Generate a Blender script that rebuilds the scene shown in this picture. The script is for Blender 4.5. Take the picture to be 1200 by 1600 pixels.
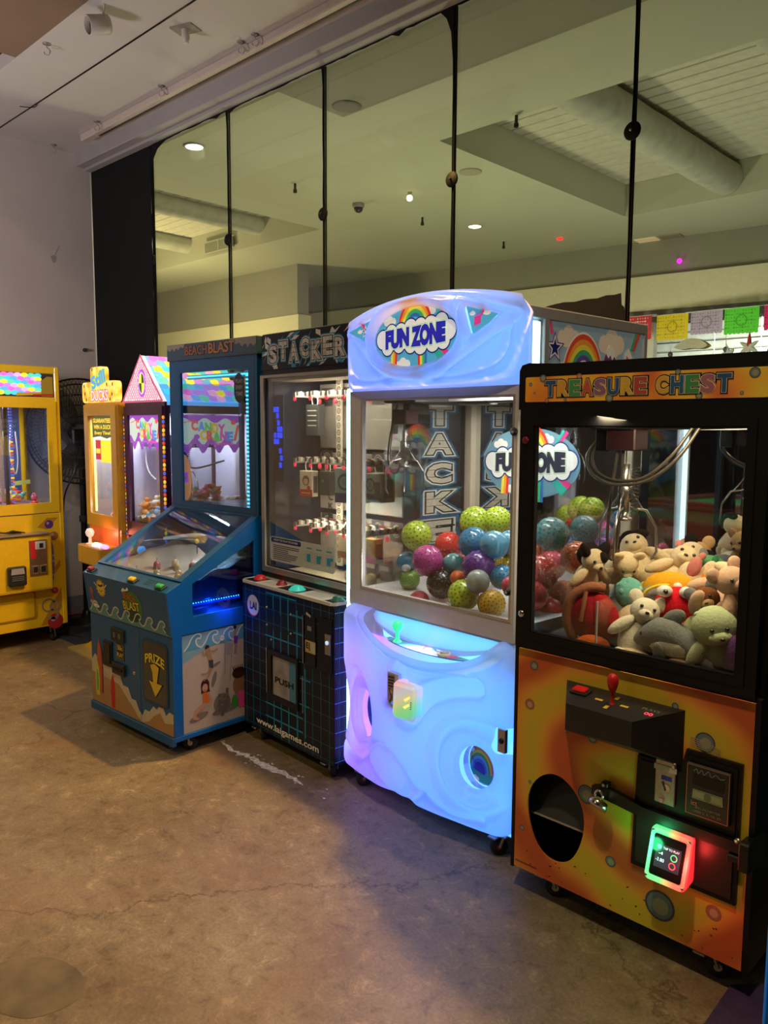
import bpy, math, random
from mathutils import Vector, Matrix
random.seed(7)
PI = math.pi
scene = bpy.context.scene
for o in list(bpy.data.objects): bpy.data.objects.remove(o)
COL = scene.collection

# ------------------------------------------------------------------ camera
cam_d = bpy.data.cameras.new('camera'); cam = bpy.data.objects.new('camera', cam_d); COL.objects.link(cam)
cam_d.sensor_fit = 'HORIZONTAL'; cam_d.sensor_width = 36; cam_d.lens = 36*1241.5/1200
cam_d.clip_end = 100; cam_d.clip_start = .05
yw, pt, ro = math.radians(43.74), math.radians(6.136), math.radians(.298)
fwd = Vector((-math.sin(yw)*math.cos(pt), math.cos(yw)*math.cos(pt), -math.sin(pt)))
rt = Vector((math.cos(yw), math.sin(yw), 0)); up = rt.cross(fwd)
rt2 = rt*math.cos(ro)+up*math.sin(ro); up2 = up*math.cos(ro)-rt*math.sin(ro)
cam.matrix_world = Matrix(((rt2.x, up2.x, -fwd.x, 0), (rt2.y, up2.y, -fwd.y, 0), (rt2.z, up2.z, -fwd.z, 1.55), (0, 0, 0, 1)))
scene.camera = cam

# ------------------------------------------------------------------ view, world, room lights
vs = scene.view_settings
scene.display_settings.display_device = 'sRGB'
vs.view_transform = 'Standard'; vs.look = 'None'; vs.gamma = 1; vs.use_curve_mapping = False; vs.exposure = 0.0
w = bpy.data.worlds.new('world'); scene.world = w; w.use_nodes = True
bg = w.node_tree.nodes['Background']; bg.inputs[0].default_value = (.62, .50, .42, 1); bg.inputs[1].default_value = .07

def light(kind, name, loc, energy, color, size=.1, target=None, angle=None, blend=.6, size_y=None, parent=None):
    d = bpy.data.lights.new(name, kind); d.energy = energy; d.color = color
    if kind == 'AREA':
        d.size = size
        if size_y: d.shape = 'RECTANGLE'; d.size_y = size_y
    else: d.shadow_soft_size = size
    if kind == 'SPOT' and angle: d.spot_size = math.radians(angle); d.spot_blend = blend
    o = bpy.data.objects.new(name, d); COL.objects.link(o); o.location = loc
    if parent: o.parent = parent
    if target is not None:
        v = Vector(target)-Vector(loc); o.rotation_euler = v.to_track_quat('-Z', 'Y').to_euler()
    return o
WARM = (1, .74, .45); WARM2 = (1, .83, .62)
light('SPOT', 'track_spot_light', (-2.74, 2.66, 3.58), 360, (1, .57, .16), .045, (-2.75, 1.5, 0), 124, .6)
light('SPOT', 'hall_ceiling_light', (-.75, .15, 4.8), 250, (1, .75, .42), .10, (-2.1, .9, 0), 140, 1)
light('SPOT', 'hall_ceiling_light_near_left', (-2.5, -2.2, 4.6), 230, (1, .76, .30), .10, (-3.9, .0, 0), 78, 1)
light('SPOT', 'hall_bounce_fill', (-4.4, .2, 2.1), 165, (.95, .83, .86), .25, (-5.6, 2.6, 2.9), 140, 1)  # added fill standing in for light bounced onto left wall and ceiling
light('POINT', 'banner_fill', (-3.4, 8.0, 2.3), 14, (1, .98, .85), .1)  # added fill to brighten the paper banners, no fitting there
# the room behind the glass
light('SPOT', 'downlight_beam', (-5.63, 3.69, 3.70), 90, (.98, 1, .80), .06, (-5.63, 3.69, 0), 150, .9)
light('SPOT', 'downlight_beam_far', (-5.53, 7.2, 3.70), 90, (.98, 1, .80), .06, (-5.53, 7.2, 0), 150, .9)
light('POINT', 'back_room_fill', (-5.0, 5.4, 1.2), 150, (.90, .92, .56), .25)  # added unseen fills, here and below, lighting the ceiling like bounce
light('POINT', 'back_room_fill_right', (-2.2, 6.4, 1.5), 68, (.88, .92, .66), .25)
light('POINT', 'back_room_fill_left', (-9.6, 5.2, 2.3), 200, (1, .86, .44), .2)

# ------------------------------------------------------------------ materials
MATS = {}
def M(name, col=(.5, .5, .5), rough=.5, metal=0, emit=None, es=1.0, var=.06, bump=0, scale=30, spec=.5, alpha=1, trans=0, coat=0):
    if name in MATS: return MATS[name]
    m = bpy.data.materials.new(name); m.use_nodes = True; nt = m.node_tree; N = nt.nodes; L = nt.links
    p = N['Principled BSDF']
    tc = N.new('ShaderNodeTexCoord'); nz = N.new('ShaderNodeTexNoise'); nz.inputs['Scale'].default_value = scale
    nz.inputs['Detail'].default_value = 3
    L.new(tc.outputs['Object'], nz.inputs['Vector'])
    mr = N.new('ShaderNodeMapRange'); mr.inputs['From Min'].default_value = .25; mr.inputs['From Max'].default_value = .75
    mr.inputs['To Min'].default_value = 1-var; mr.inputs['To Max'].default_value = 1+var
    L.new(nz.outputs['Fac'], mr.inputs['Value'])
    mx = N.new('ShaderNodeVectorMath'); mx.operation = 'SCALE'; mx.inputs[0].default_value = col
    L.new(mr.outputs[0], mx.inputs['Scale']); L.new(mx.outputs[0], p.inputs['Base Color'])
    p.inputs['Roughness'].default_value = rough; p.inputs['Metallic'].default_value = metal
    p.inputs['Specular IOR Level'].default_value = spec
    if coat: p.inputs['Coat Weight'].default_value = coat
    if emit: p.inputs['Emission Color'].default_value = (*emit, 1); p.inputs['Emission Strength'].default_value = es
    if bump:
        b = N.new('ShaderNodeBump'); b.inputs['Strength'].default_value = bump; b.inputs['Distance'].default_value = .01
        L.new(nz.outputs['Fac'], b.inputs['Height']); L.new(b.outputs[0], p.inputs['Normal'])
    MATS[name] = m; return m
def glass(name, tint=(1, 1, 1), refl=.06, rough=0.0):
    if name in MATS: return MATS[name]
    m = bpy.data.materials.new(name); m.use_nodes = True; nt = m.node_tree; N = nt.nodes; L = nt.links
    N.remove(N['Principled BSDF']); out = N['Material Output']
    t = N.new('ShaderNodeBsdfTransparent'); t.inputs[0].default_value = (*tint, 1)
    g = N.new('ShaderNodeBsdfGlossy'); g.inputs['Roughness'].default_value = rough
    lw = N.new('ShaderNodeLayerWeight'); lw.inputs[0].default_value = .35
    mm = N.new('ShaderNodeMath'); mm.operation = 'MULTIPLY_ADD'; mm.inputs[1].default_value = refl*3; mm.inputs[2].default_value = refl*.5
    L.new(lw.outputs['Fresnel'], mm.inputs[0])
    x = N.new('ShaderNodeMixShader'); L.new(mm.outputs[0], x.inputs[0]); L.new(t.outputs[0], x.inputs[1]); L.new(g.outputs[0], x.inputs[2])
    L.new(x.outputs[0], out.inputs[0]); MATS[name] = m; return m
def ramp_mat(name, build):
    if name in MATS: return MATS[name]
    m = bpy.data.materials.new(name); m.use_nodes = True; build(m.node_tree, m.node_tree.nodes, m.node_tree.links, m.node_tree.nodes['Principled BSDF']); MATS[name] = m; return m
def ramp(N, stops):
    r = N.new('ShaderNodeValToRGB'); e = r.color_ramp.elements
    while len(e) < len(stops): e.new(.5)
    for el, (p, c) in zip(e, stops): el.position = p; el.color = (*c, 1)
    return r

# ------------------------------------------------------------------ mesh builder
class F:                                    # drawing frame: origin, x axis, y axis, outward normal
    def __init__(s, o, x, y, n=None):
        s.o = Vector(o); s.x = Vector(x).normalized(); s.y = Vector(y).normalized()
        s.n = Vector(n).normalized() if n is not None else s.x.cross(s.y)
    def p(s, x, y, h=0): return s.o+s.x*x+s.y*y+s.n*h
def front(v=0, u=0, z=0): return F((u, v, z), (1, 0, 0), (0, 0, 1), (0, -1, 0))
def rside(u=0, v=0, z=0): return F((u, v, z), (0, 1, 0), (0, 0, 1), (1, 0, 0))
def topf(z=0, u=0, v=0): return F((u, v, z), (1, 0, 0), (0, 1, 0), (0, 0, 1))
GLY = {}
def glyphs(s, off):
    k = (s, off)
    if k not in GLY:
        c = bpy.data.curves.new('t', 'FONT'); c.body = s; c.offset = off; c.resolution_u = 3; c.size = 1
        o = bpy.data.objects.new('t', c); COL.objects.link(o)
        me = bpy.data.meshes.new_from_object(o)
        vs_ = [(v.co.x, v.co.y) for v in me.vertices]; fs = [tuple(p.vertices) for p in me.polygons]
        bpy.data.objects.remove(o); bpy.data.curves.remove(c); bpy.data.meshes.remove(me)
        GLY[k] = (vs_, fs)
    return GLY[k]
class MB:
    def __init__(s): s.v = []; s.f = []; s.m = []; s.sm = []; s.mats = []
    def mi(s, m):
        if m not in s.mats: s.mats.append(m)
        return s.mats.index(m)
    def add(s, vs_, fs, m, smooth=False):
        b = len(s.v); s.v += [tuple(v) for v in vs_]; i = s.mi(m)
        for f in fs: s.f.append(tuple(b+k for k in f)); s.m.append(i); s.sm.append(smooth)
        return s
    def box(s, x0, y0, z0, x1, y1, z1, m, c=0):
        if x1 < x0: x0, x1 = x1, x0
        if y1 < y0: y0, y1 = y1, y0
        if z1 < z0: z0, z1 = z1, z0
        c = min(c, (x1-x0)*.45, (y1-y0)*.45, (z1-z0)*.45)
        if c <= 0:
            V = [(x, y, z) for x in (x0, x1) for y in (y0, y1) for z in (z0, z1)]
            return s.add(V, [(0, 1, 3, 2), (4, 6, 7, 5), (0, 4, 5, 1), (2, 3, 7, 6), (0, 2, 6, 4), (1, 5, 7, 3)], m)
        V = []; idx = {}
        X = (x0, x1); Y = (y0, y1); Z = (z0, z1)
        for i in (0, 1):
            for j in (0, 1):
                for k in (0, 1):
                    sx, sy, sz = (1, -1)[i]*c, (1, -1)[j]*c, (1, -1)[k]*c
                    idx[i, j, k, 0] = len(V); V.append((X[i], Y[j]+sy, Z[k]+sz))
                    idx[i, j, k, 1] = len(V); V.append((X[i]+sx, Y[j], Z[k]+sz))
                    idx[i, j, k, 2] = len(V); V.append((X[i]+sx, Y[j]+sy, Z[k]))
        fs = []
        for i in (0, 1):
            fs.append([idx[i, a, b, 0] for a, b in ((0, 0), (0, 1), (1, 1), (1, 0))])
            fs.append([idx[a, i, b, 1] for a, b in ((0, 0), (0, 1), (1, 1), (1, 0))])
            fs.append([idx[a, b, i, 2] for a, b in ((0, 0), (0, 1), (1, 1), (1, 0))])
        for a in (0, 1):
            for b in (0, 1):
                fs.append([idx[0, a, b, 1], idx[1, a, b, 1], idx[1, a, b, 2], idx[0, a, b, 2]])
                fs.append([idx[a, 0, b, 0], idx[a, 1, b, 0], idx[a, 1, b, 2], idx[a, 0, b, 2]])
                fs.append([idx[a, b, 0, 0], idx[a, b, 1, 0], idx[a, b, 1, 1], idx[a, b, 0, 1]])
                for k in (0, 1): fs.append([idx[a, b, k, 0], idx[a, b, k, 1], idx[a, b, k, 2]])
        return s.add(V, fs, m)
    def prism(s, fr, pts, h0, h1, m, m2=None):
        n = len(pts)
        V = [fr.p(x, y, h0) for x, y in pts]+[fr.p(x, y, h1) for x, y in pts]
        s.add(V, [tuple(range(n, 2*n))], m2 or m)
        s.add(V, [tuple(range(n-1, -1, -1))]+[(i, (i+1) % n, n+(i+1) % n, n+i) for i in range(n)], m); return s
    def poly(s, fr, pts, m, h=.0006): return s.add([fr.p(x, y, h) for x, y in pts], [tuple(range(len(pts)))], m)
    def disc(s, fr, x, y, r, m, h=.0006, ry=None, n=28, a=0):
        ry = ry or r; ca, sa = math.cos(a), math.sin(a)
        P = [(r*math.cos(2*PI*i/n), ry*math.sin(2*PI*i/n)) for i in range(n)]
        return s.poly(fr, [(x+p*ca-q*sa, y+p*sa+q*ca) for p, q in P], m, h)
    def ring(s, fr, x, y, r0, r1, m, h=.0006, n=32, k=1.0, a0=0, a1=2*PI):
        V = []
        for i in range(n+1):
            a = a0+(a1-a0)*i/n
            V += [fr.p(x+r0*math.cos(a), y+r0*k*math.sin(a), h), fr.p(x+r1*math.cos(a), y+r1*k*math.sin(a), h)]
        return s.add(V, [(2*i, 2*i+1, 2*i+3, 2*i+2) for i in range(n)], m)
    def stroke(s, fr, pts, w, m, h=.0006, closed=False, w2=None):
        n = len(pts); V = []
        for i, (x, y) in enumerate(pts):
            if closed: a, b = pts[i-1], pts[(i+1) % n]
            else: a, b = pts[max(i-1, 0)], pts[min(i+1, n-1)]
            dx, dy = b[0]-a[0], b[1]-a[1]; L = math.hypot(dx, dy) or 1
            ww = (w+((w2-w)*i/(n-1) if w2 is not None else 0))/2
            nx, ny = -dy/L*ww, dx/L*ww
            V += [fr.p(x+nx, y+ny, h), fr.p(x-nx, y-ny, h)]
        k = n if closed else n-1
        return s.add(V, [(2*i, 2*i+1, (2*i+3) % (2*n), (2*i+2) % (2*n)) for i in range(k)], m)
    def text(s, fr, t, x, y, w, h, m, off=0, z=.0012, warp=None, ang=0, ext=0):
        b, _ = glyphs(t, 0); vs_, fs = glyphs(t, off)
        if not b: return s
        x0, x1 = min(p[0] for p in b), max(p[0] for p in b); y0, y1 = min(p[1] for p in b), max(p[1] for p in b)
        sx, sy = w/(x1-x0), h/(y1-y0); ca, sa = math.cos(ang), math.sin(ang); V = []
        for p in vs_:
            a, c = (p[0]-x0)*sx-w/2, (p[1]-y0)*sy-h/2
            if warp: a, c = warp(a, c)
            V.append(fr.p(x+a*ca-c*sa, y+a*sa+c*ca, z))
        return s.add(V, fs, m)
    def tube(s, pts, r, m, seg=8, cap=True, r2=None):
        pts = [Vector(p) for p in pts]; n = len(pts); V = []; prev = None
        for i, p in enumerate(pts):
            d = (pts[min(i+1, n-1)]-pts[max(i-1, 0)]).normalized()
            if prev is None: a = d.orthogonal().normalized()
            else: a = (prev-d*prev.dot(d)); a = a.normalized() if a.length > 1e-6 else d.orthogonal().normalized()
            prev = a; b = d.cross(a); rr = r+((r2-r)*i/(n-1) if r2 is not None else 0)
            for k in range(seg): V.append(p+(a*math.cos(2*PI*k/seg)+b*math.sin(2*PI*k/seg))*rr)
        fs = [(i*seg+k, i*seg+(k+1) % seg, (i+1)*seg+(k+1) % seg, (i+1)*seg+k) for i in range(n-1) for k in range(seg)]
        s.add(V, fs, m, True)
        if cap: s.add(V[:seg], [tuple(range(seg-1, -1, -1))], m); s.add(V[-seg:], [tuple(range(seg))], m)
        return s
    def lathe(s, prof, o, m, seg=20, ax=(0, 0, 1), smooth=True):
        ax = Vector(ax).normalized(); a = ax.orthogonal().normalized(); b = ax.cross(a); o = Vector(o); V = []
        for r, h in prof:
            for k in range(seg): V.append(o+ax*h+(a*math.cos(2*PI*k/seg)+b*math.sin(2*PI*k/seg))*r)
        n = len(prof)
        fs = [(i*seg+k, i*seg+(k+1) % seg, (i+1)*seg+(k+1) % seg, (i+1)*seg+k) for i in range(n-1) for k in range(seg)]
        s.add(V, fs, m, smooth)
        s.add(V[:seg], [tuple(range(seg-1, -1, -1))], m); s.add(V[-seg:], [tuple(range(seg))], m); return s
    def ell(s, c, r, m, rot=None, seg=14, rings=9, sq=None):
        c = Vector(c); r = Vector(r) if hasattr(r, '__len__') else Vector((r, r, r)); V = []
        R = rot or Matrix.Identity(3)
        for i in range(rings+1):
            t = PI*i/rings
            for k in range(seg):
                a = 2*PI*k/seg; p = Vector((math.sin(t)*math.cos(a), math.sin(t)*math.sin(a), math.cos(t)))
                q = Vector((p.x*r.x, p.y*r.y, p.z*r.z))
                if sq: q = sq(q, p)
                V.append(c+R @ q)
        fs = [(i*seg+k, i*seg+(k+1) % seg, (i+1)*seg+(k+1) % seg, (i+1)*seg+k) for i in range(rings) for k in range(seg)]
        return s.add(V, fs, m, True)
    def build(s, name, parent=None, loc=None):
        me = bpy.data.meshes.new(name); me.from_pydata(s.v, [], s.f)
        for m in s.mats: me.materials.append(m)
        me.polygons.foreach_set('material_index', s.m); me.polygons.foreach_set('use_smooth', s.sm)
        me.validate(); me.update()
        o = bpy.data.objects.new(name, me); COL.objects.link(o)
        if parent: o.parent = parent
        if loc: o.location = loc
        return o
def crom(pts, n=8, closed=False):
    out = []; N = len(pts); dim = len(pts[0])
    for i in range(N if closed else N-1):
        g = lambda k: pts[k % N] if closed else pts[max(0, min(N-1, k))]
        p0, p1, p2, p3 = g(i-1), g(i), g(i+1), g(i+2)
        for j in range(n):
            t = j/n
            out.append(tuple(.5*((2*p1[d])+(-p0[d]+p2[d])*t+(2*p0[d]-5*p1[d]+4*p2[d]-p3[d])*t*t+(-p0[d]+3*p1[d]-3*p2[d]+p3[d])*t**3) for d in range(dim)))
    if not closed: out.append(tuple(pts[-1]))
    return out
def rrect(x0, y0, x1, y1, r, n=5):
    P = []
    for cx, cy, a in ((x1-r, y1-r, 0), (x0+r, y1-r, PI/2), (x0+r, y0+r, PI), (x1-r, y0+r, 1.5*PI)):
        for i in range(n+1): P.append((cx+r*math.cos(a+PI/2*i/n), cy+r*math.sin(a+PI/2*i/n)))
    return P
def thing(name, label, cat, loc=(0, 0, 0), rz=0, group=None):
    o = bpy.data.objects.new(name, None); COL.objects.link(o); o.empty_display_size = .1
    o.location = loc; o.rotation_euler = (0, 0, math.radians(rz)); o['label'] = label; o['category'] = cat
    if group: o['group'] = group
    return o
def tag(o, label, cat, group=None, kind=None):
    o['label'] = label; o['category'] = cat
    if group: o['group'] = group
    if kind: o['kind'] = kind
    return o
def struct(name, mb, label=None):
    o = mb.build(name); o['kind'] = 'structure'
    if label: o['label'] = label
    return o
def star(x, y, r, r2, n=5, a0=PI/2):
    return [(x+(r if i % 2 == 0 else r2)*math.cos(a0+PI*i/n), y+(r if i % 2 == 0 else r2)*math.sin(a0+PI*i/n)) for i in range(2*n)]
def cloud(mb, fr, x, y, s, m, h):
    for dx, dy, r in ((-.9, 0, .55), (0, .25, .75), (.85, .05, .6), (.3, -.2, .6), (-.35, -.2, .55)):
        mb.disc(fr, x+dx*s, y+dy*s, r*s, m, h, n=16)
        h += .00005

# common materials
black = M('black_laminate', (.006, .006, .008), .42, var=.15, spec=.3)
blackm = M('black_metal', (.009, .009, .011), .34, spec=.4)
blackp = M('black_plastic', (.02, .02, .022), .45)
rubber = M('black_rubber', (.018, .018, .018), .7)
chrome = M('chrome', (.75, .75, .75), .18, 1)
steel = M('brushed_steel', (.48, .47, .45), .38, 1, scale=80, var=.15)
alu = M('silver_aluminium', (.55, .55, .56), .42, .6)
white = M('white_print', (.8, .8, .78), .5)
cream = M('cream_print', (.75, .68, .55), .5)
red = M('red_plastic', (.55, .012, .015), .35)
yellowp = M('yellow_print', (.75, .5, .03), .5)
cg = glass('clear_acrylic', (.97, .98, .98), .05)
cg_front = glass('machine_front_glass', (.93, .94, .95), .09)
mirror = M('mirror', (.72, .74, .75), .02, 1, var=.0)
GC = dict(white=white, black=black, cream=cream)
def P(name, *c): return M('print_'+name, c, .45, var=.03)
navy = P('navy', .01, .02, .12); royal = P('royal_blue', .02, .03, .45); skyb = P('sky_blue', .13, .42, .70); teal = P('teal', .02, .35, .38)
pred = P('red', .6, .02, .03); porange = P('orange', .75, .25, .02); pyellow = P('yellow', .8, .62, .03); pgreen = P('green', .06, .4, .08)
ppurple = P('purple', .18, .03, .35); ppink = P('pink', .75, .08, .35); pblue = P('blue', .03, .18, .6); pbrown = P('brown', .22, .09, .03); ptan = P('tan', .5, .33, .2)
pgrey = P('grey', .25, .25, .25); pviolet = P('violet', .35, .2, .6)
# ------------------------------------------------------------------ the room
def b_floor(nt, N, L, p):
    tc = N.new('ShaderNodeTexCoord')
    def noise(sc, det, rg=.6, dist=0):
        n = N.new('ShaderNodeTexNoise'); n.inputs['Scale'].default_value = sc; n.inputs['Detail'].default_value = det
        n.inputs['Roughness'].default_value = rg; n.inputs['Distortion'].default_value = dist
        L.new(tc.outputs['Object'], n.inputs['Vector']); return n
    a = noise(1.3, 9, .68, .5); b = noise(16, 8, .75, .5); c = noise(95, 4, .75)
    r1 = ramp(N, [(.28, (.17, .12, .068)), (.48, (.235, .175, .105)), (.68, (.31, .245, .155))]); L.new(a.outputs['Fac'], r1.inputs[0])
    r2 = ramp(N, [(.34, (.58, .55, .50)), (.46, (.92, .91, .90)), (.56, (1.0, 1.0, 1.0)), (.66, (1.5, 1.47, 1.4))]); L.new(b.outputs['Fac'], r2.inputs[0])
    r3 = ramp(N, [(.35, (.8, .8, .8)), (.65, (1.15, 1.15, 1.15))]); L.new(c.outputs['Fac'], r3.inputs[0])
    m1 = N.new('ShaderNodeMix'); m1.data_type = 'RGBA'; m1.blend_type = 'MULTIPLY'; m1.inputs[0].default_value = 1
    L.new(r1.outputs[0], m1.inputs[6]); L.new(r2.outputs[0], m1.inputs[7])
    m2 = N.new('ShaderNodeMix'); m2.data_type = 'RGBA'; m2.blend_type = 'MULTIPLY'; m2.inputs[0].default_value = 1
    L.new(m1.outputs[2], m2.inputs[6]); L.new(r3.outputs[0], m2.inputs[7])
    # reddish acid stain patches
    d = noise(.8, 6, .6, 1.0); rs = ramp(N, [(.56, (0, 0, 0)), (.70, (.5, .5, .5))]); L.new(d.outputs['Fac'], rs.inputs[0])
    m3 = N.new('ShaderNodeMix'); m3.data_type = 'RGBA'; L.new(rs.outputs[0], m3.inputs[0])
    L.new(m2.outputs[2], m3.inputs[6]); m3.inputs[7].default_value = (.24, .12, .075, 1)
    # hairline cracks
    vo = N.new('ShaderNodeTexVoronoi'); vo.feature = 'DISTANCE_TO_EDGE'; vo.inputs['Scale'].default_value = .55
    ad = N.new('ShaderNodeVectorMath'); ad.operation = 'MULTIPLY_ADD'; n4 = noise(2.2, 6, .7)
    ad.inputs[1].default_value = (.55, .55, .55); L.new(n4.outputs['Color'], ad.inputs[0]); L.new(tc.outputs['Object'], ad.inputs[2])
    L.new(ad.outputs[0], vo.inputs['Vector'])
    cr = ramp(N, [(.0, (.45, .4, .36)), (.006, (1, 1, 1))]); L.new(vo.outputs['Distance'], cr.inputs[0])
    m4 = N.new('ShaderNodeMix'); m4.data_type = 'RGBA'; m4.blend_type = 'MULTIPLY'; m4.inputs[0].default_value = .8
    L.new(m3.outputs[2], m4.inputs[6]); L.new(cr.outputs[0], m4.inputs[7])
    L.new(m4.outputs[2], p.inputs['Base Color'])
    rr = N.new('ShaderNodeMapRange'); rr.inputs[3].default_value = .34; rr.inputs[4].default_value = .6; L.new(b.outputs['Fac'], rr.inputs[0]); L.new(rr.outputs[0], p.inputs['Roughness'])
    p.inputs['Specular IOR Level'].default_value = .35
    bm = N.new('ShaderNodeBump'); bm.inputs['Strength'].default_value = .12; bm.inputs['Distance'].default_value = .01
    L.new(b.outputs['Fac'], bm.inputs['Height']); L.new(bm.outputs[0], p.inputs['Normal'])
concrete = ramp_mat('stained_concrete', b_floor)
chalk = M('white_patching_compound', (.66, .64, .60), .7, var=.5, scale=60)
wallp = M('wall_paint', (.50, .455, .43), .75, var=.05, scale=3, bump=.02)
ceilp = M('ceiling_paint', (.50, .47, .46), .75, var=.04, scale=3)
beamp = M('beam_paint', (.34, .33, .33), .7, var=.05, scale=4)
bluew = M('blue_grey_baseboard_paint', (.19, .20, .27), .6, var=.1, scale=6)
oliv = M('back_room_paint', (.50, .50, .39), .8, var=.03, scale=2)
oliv2 = M('back_room_shaded_paint', (.26, .25, .20), .8, var=.04, scale=2)  # darker copy of the back room paint, shade put into the colour
plank = M('painted_planks', (.60, .57, .46), .7, var=.10, scale=14)
logm = M('painted_log', (.46, .46, .38), .7, var=.14, scale=9, bump=.3)
film = M('black_window_film', (.005, .0055, .007), .6, var=.2, scale=8, spec=.2)
dark = M('dark_carpet', (.03, .028, .035), .9)
tanp = M('warm_lit_wall_paint', (.42, .27, .12), .8, var=.04, scale=2)  # warmer light of the upper level put into a tan wall colour
brownb = M('brown_fascia_paint', (.20, .13, .085), .8, var=.06, scale=3)

mb = MB(); mb.box(-6.24, -6, -.1, 4, 3.13, 0, concrete)
fr = F((0, 0, 0), (1, 0, 0), (0, 1, 0))
rnd = random.Random(3)
base = [(-3.19, 2.18), (-3.05, 2.155), (-2.93, 2.165), (-2.8, 2.15), (-2.66, 2.165), (-2.53, 2.14)]
pts = crom(base, 6); pts = [(x, y+rnd.uniform(-.008, .008)) for x, y in pts]
L_ = len(pts)
V = []
for i, (x, y) in enumerate(pts):
    wd = .016*math.sin(PI*(i+.5)/L_)*rnd.uniform(.5, 1.5)+.002
    V += [(x, y+wd, .0012), (x, y-wd, .0012)]
mb.add(V, [(2*i, 2*i+1, 2*i+3, 2*i+2) for i in range(L_-1)], chalk)
for i in range(46):
    t = rnd.random(); x, y = pts[int(t*(L_-1))]; x += rnd.uniform(-.2, .2); y += rnd.uniform(-.05, .05)
    r = rnd.uniform(.001, .006); mb.poly(fr, [(x+r*1.8*math.cos(a)*rnd.uniform(.6, 1.4), y+r*math.sin(a)*rnd.uniform(.6, 1.4)) for a in [k*PI/3 for k in range(6)]], chalk, .0012)
stainm = M('old_ring_stain', (.15, .108, .055), .5, var=.4, scale=9)
mb.poly(fr, crom([(-2.28, .80), (-2.2, .90), (-2.07, .93), (-1.98, .88), (-2.0, .76), (-2.12, .70), (-2.25, .72)], 5, True), stainm, .0008)
struct('floor', mb)

mb = MB(); mb.box(-6.44, -6, 0, -6.24, 3.13, 3.66, wallp); mb.box(-6.44, -6, 3.66, -6.24, 2.02, 5.0, tanp)
for y, z in ((2.80, 2.83),):       # scuff where a fixing was pulled out
    mb.poly(rside(-6.24), [(y+.02*math.cos(a)*(1+.3*math.sin(3*a)), z+.03*math.sin(a)) for a in [k*PI/5 for k in range(10)]], M('scuffed_plaster', (.30, .28, .27), .9), .002)
    mb.stroke(rside(-6.24), [(y+.01, z+.03), (y+.05, z+.11)], .004, M('scuffed_plaster'), .002)
struct('wall_left', mb)
mb = MB(); mb.box(-6.24, -6, 0, -6.228, 3.11, .165, bluew, .003); struct('baseboard_left', mb)
mb = MB()
mb.box(-6.44, 2.02, 3.66, 4, 2.378, 3.74, ceilp); mb.box(-6.44, 2.384, 3.66, 4, 3.13, 3.74, ceilp); mb.box(-6.44, 2.376, 3.6575, 4, 2.386, 3.74, black)
mb.box(-6.44, -6, 4.9, 4, 2.1, 5.0, tanp)
struct('ceiling', mb)
mb = MB(); mb.prism(F((0, 2.02, 0), (1, 0, 0), (0, 0, 1), (0, -1, 0)), [(-4.9, 3.66), (4, 3.66), (4, 4.9), (-5.02, 4.9), (-5.02, 3.78)], 0, .35, brownb); struct('trim_1', mb)
mb = MB(); mb.box(-6.24, 3.0, 3.565, 4, 3.15, 3.66, beamp, .004); mb.box(-6.24, 3.07, 3.545, 4, 3.15, 3.567, beamp, .003)
# ragged dark sealant along the head of the glass
V = []; rnd = random.Random(5); n = 120
for i in range(n+1):
    x = -5.3+6.0*i/n; d = .010+rnd.random()*.007+(.016 if rnd.random() > .96 else 0)
    V += [(x, 3.122, 3.548), (x, 3.122, 3.548-d)]
mb.add(V, [(2*i, 2*i+1, 2*i+3, 2*i+2) for i in range(n)], film)
struct('trim_2', mb)
mb = MB(); mb.box(-14, 3.15, -.1, 6, 17, 0, dark); struct('floor.001', mb)

seams = [-6.24, -5.325, -4.39, -3.475, -2.54, -1.604, -.668, .27, 1.2]
gm = glass('tinted_shop_glass', (.93, .93, .88), .035)
for i in range(len(seams)-1):
    mb = MB(); mb.box(seams[i]+.003, 3.130, 0, seams[i+1]-.003, 3.142, 3.552, gm); struct('window_%d' % (i+1), mb)
for i, x in enumerate(seams[1:-2]):
    mb = MB(); V = []; rnd = random.Random(i)
    wd = .0055
    prof = [(3.55, .10 if i == 3 else .02, .01), (3.50, .05 if i == 3 else .012, .012), (3.43, .022 if i == 3 else .007, .009), (3.3, .009, .007)]+[(3.3-.14*k, .0055+rnd.random()*.004, .0055+rnd.random()*.003) for k in range(1, 22)]
    for z, l, r in prof:
        if x < -5: l = 0.004
        V += [(x-l, 3.124, z), (x+r, 3.124, z)]
    mb.add(V, [(2*k, 2*k+1, 2*k+3, 2*k+2) for k in range(len(prof)-1)], film)
    mb.box(x-.003, 3.124, 0, x+.003, 3.146, 3.55, film)
    struct('trim_%d' % (i+10), mb)
where = ['beside the black film', 'above the tall blue machine', 'above the black grid machine', 'above the glowing machine', 'top right, above the orange machine']
for i, x in enumerate(seams[1:6]):
    t = thing('glass_clamp', 'round black clamp on the glass seam '+where[i], 'glass clamp', (x, 3.118, 2.745), 0, 'round clamps on the glass seams')
    mb = MB(); mb.lathe([(.0, 0), (.034, .002), (.038, .008), (.034, .014), (.0, .016)], (0, .008, 0), M('clamp_black', (.006, .006, .007), .7, spec=.2), 16, (0, -1, 0)); mb.build('disc', t)
    mb = MB(); mb.lathe([(.006, 0), (.006, .010), (.003, .012)], (0, -.008, 0), steel if i == 4 else blackm, 8, (0, -1, 0)); mb.build('screw', t)

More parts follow.
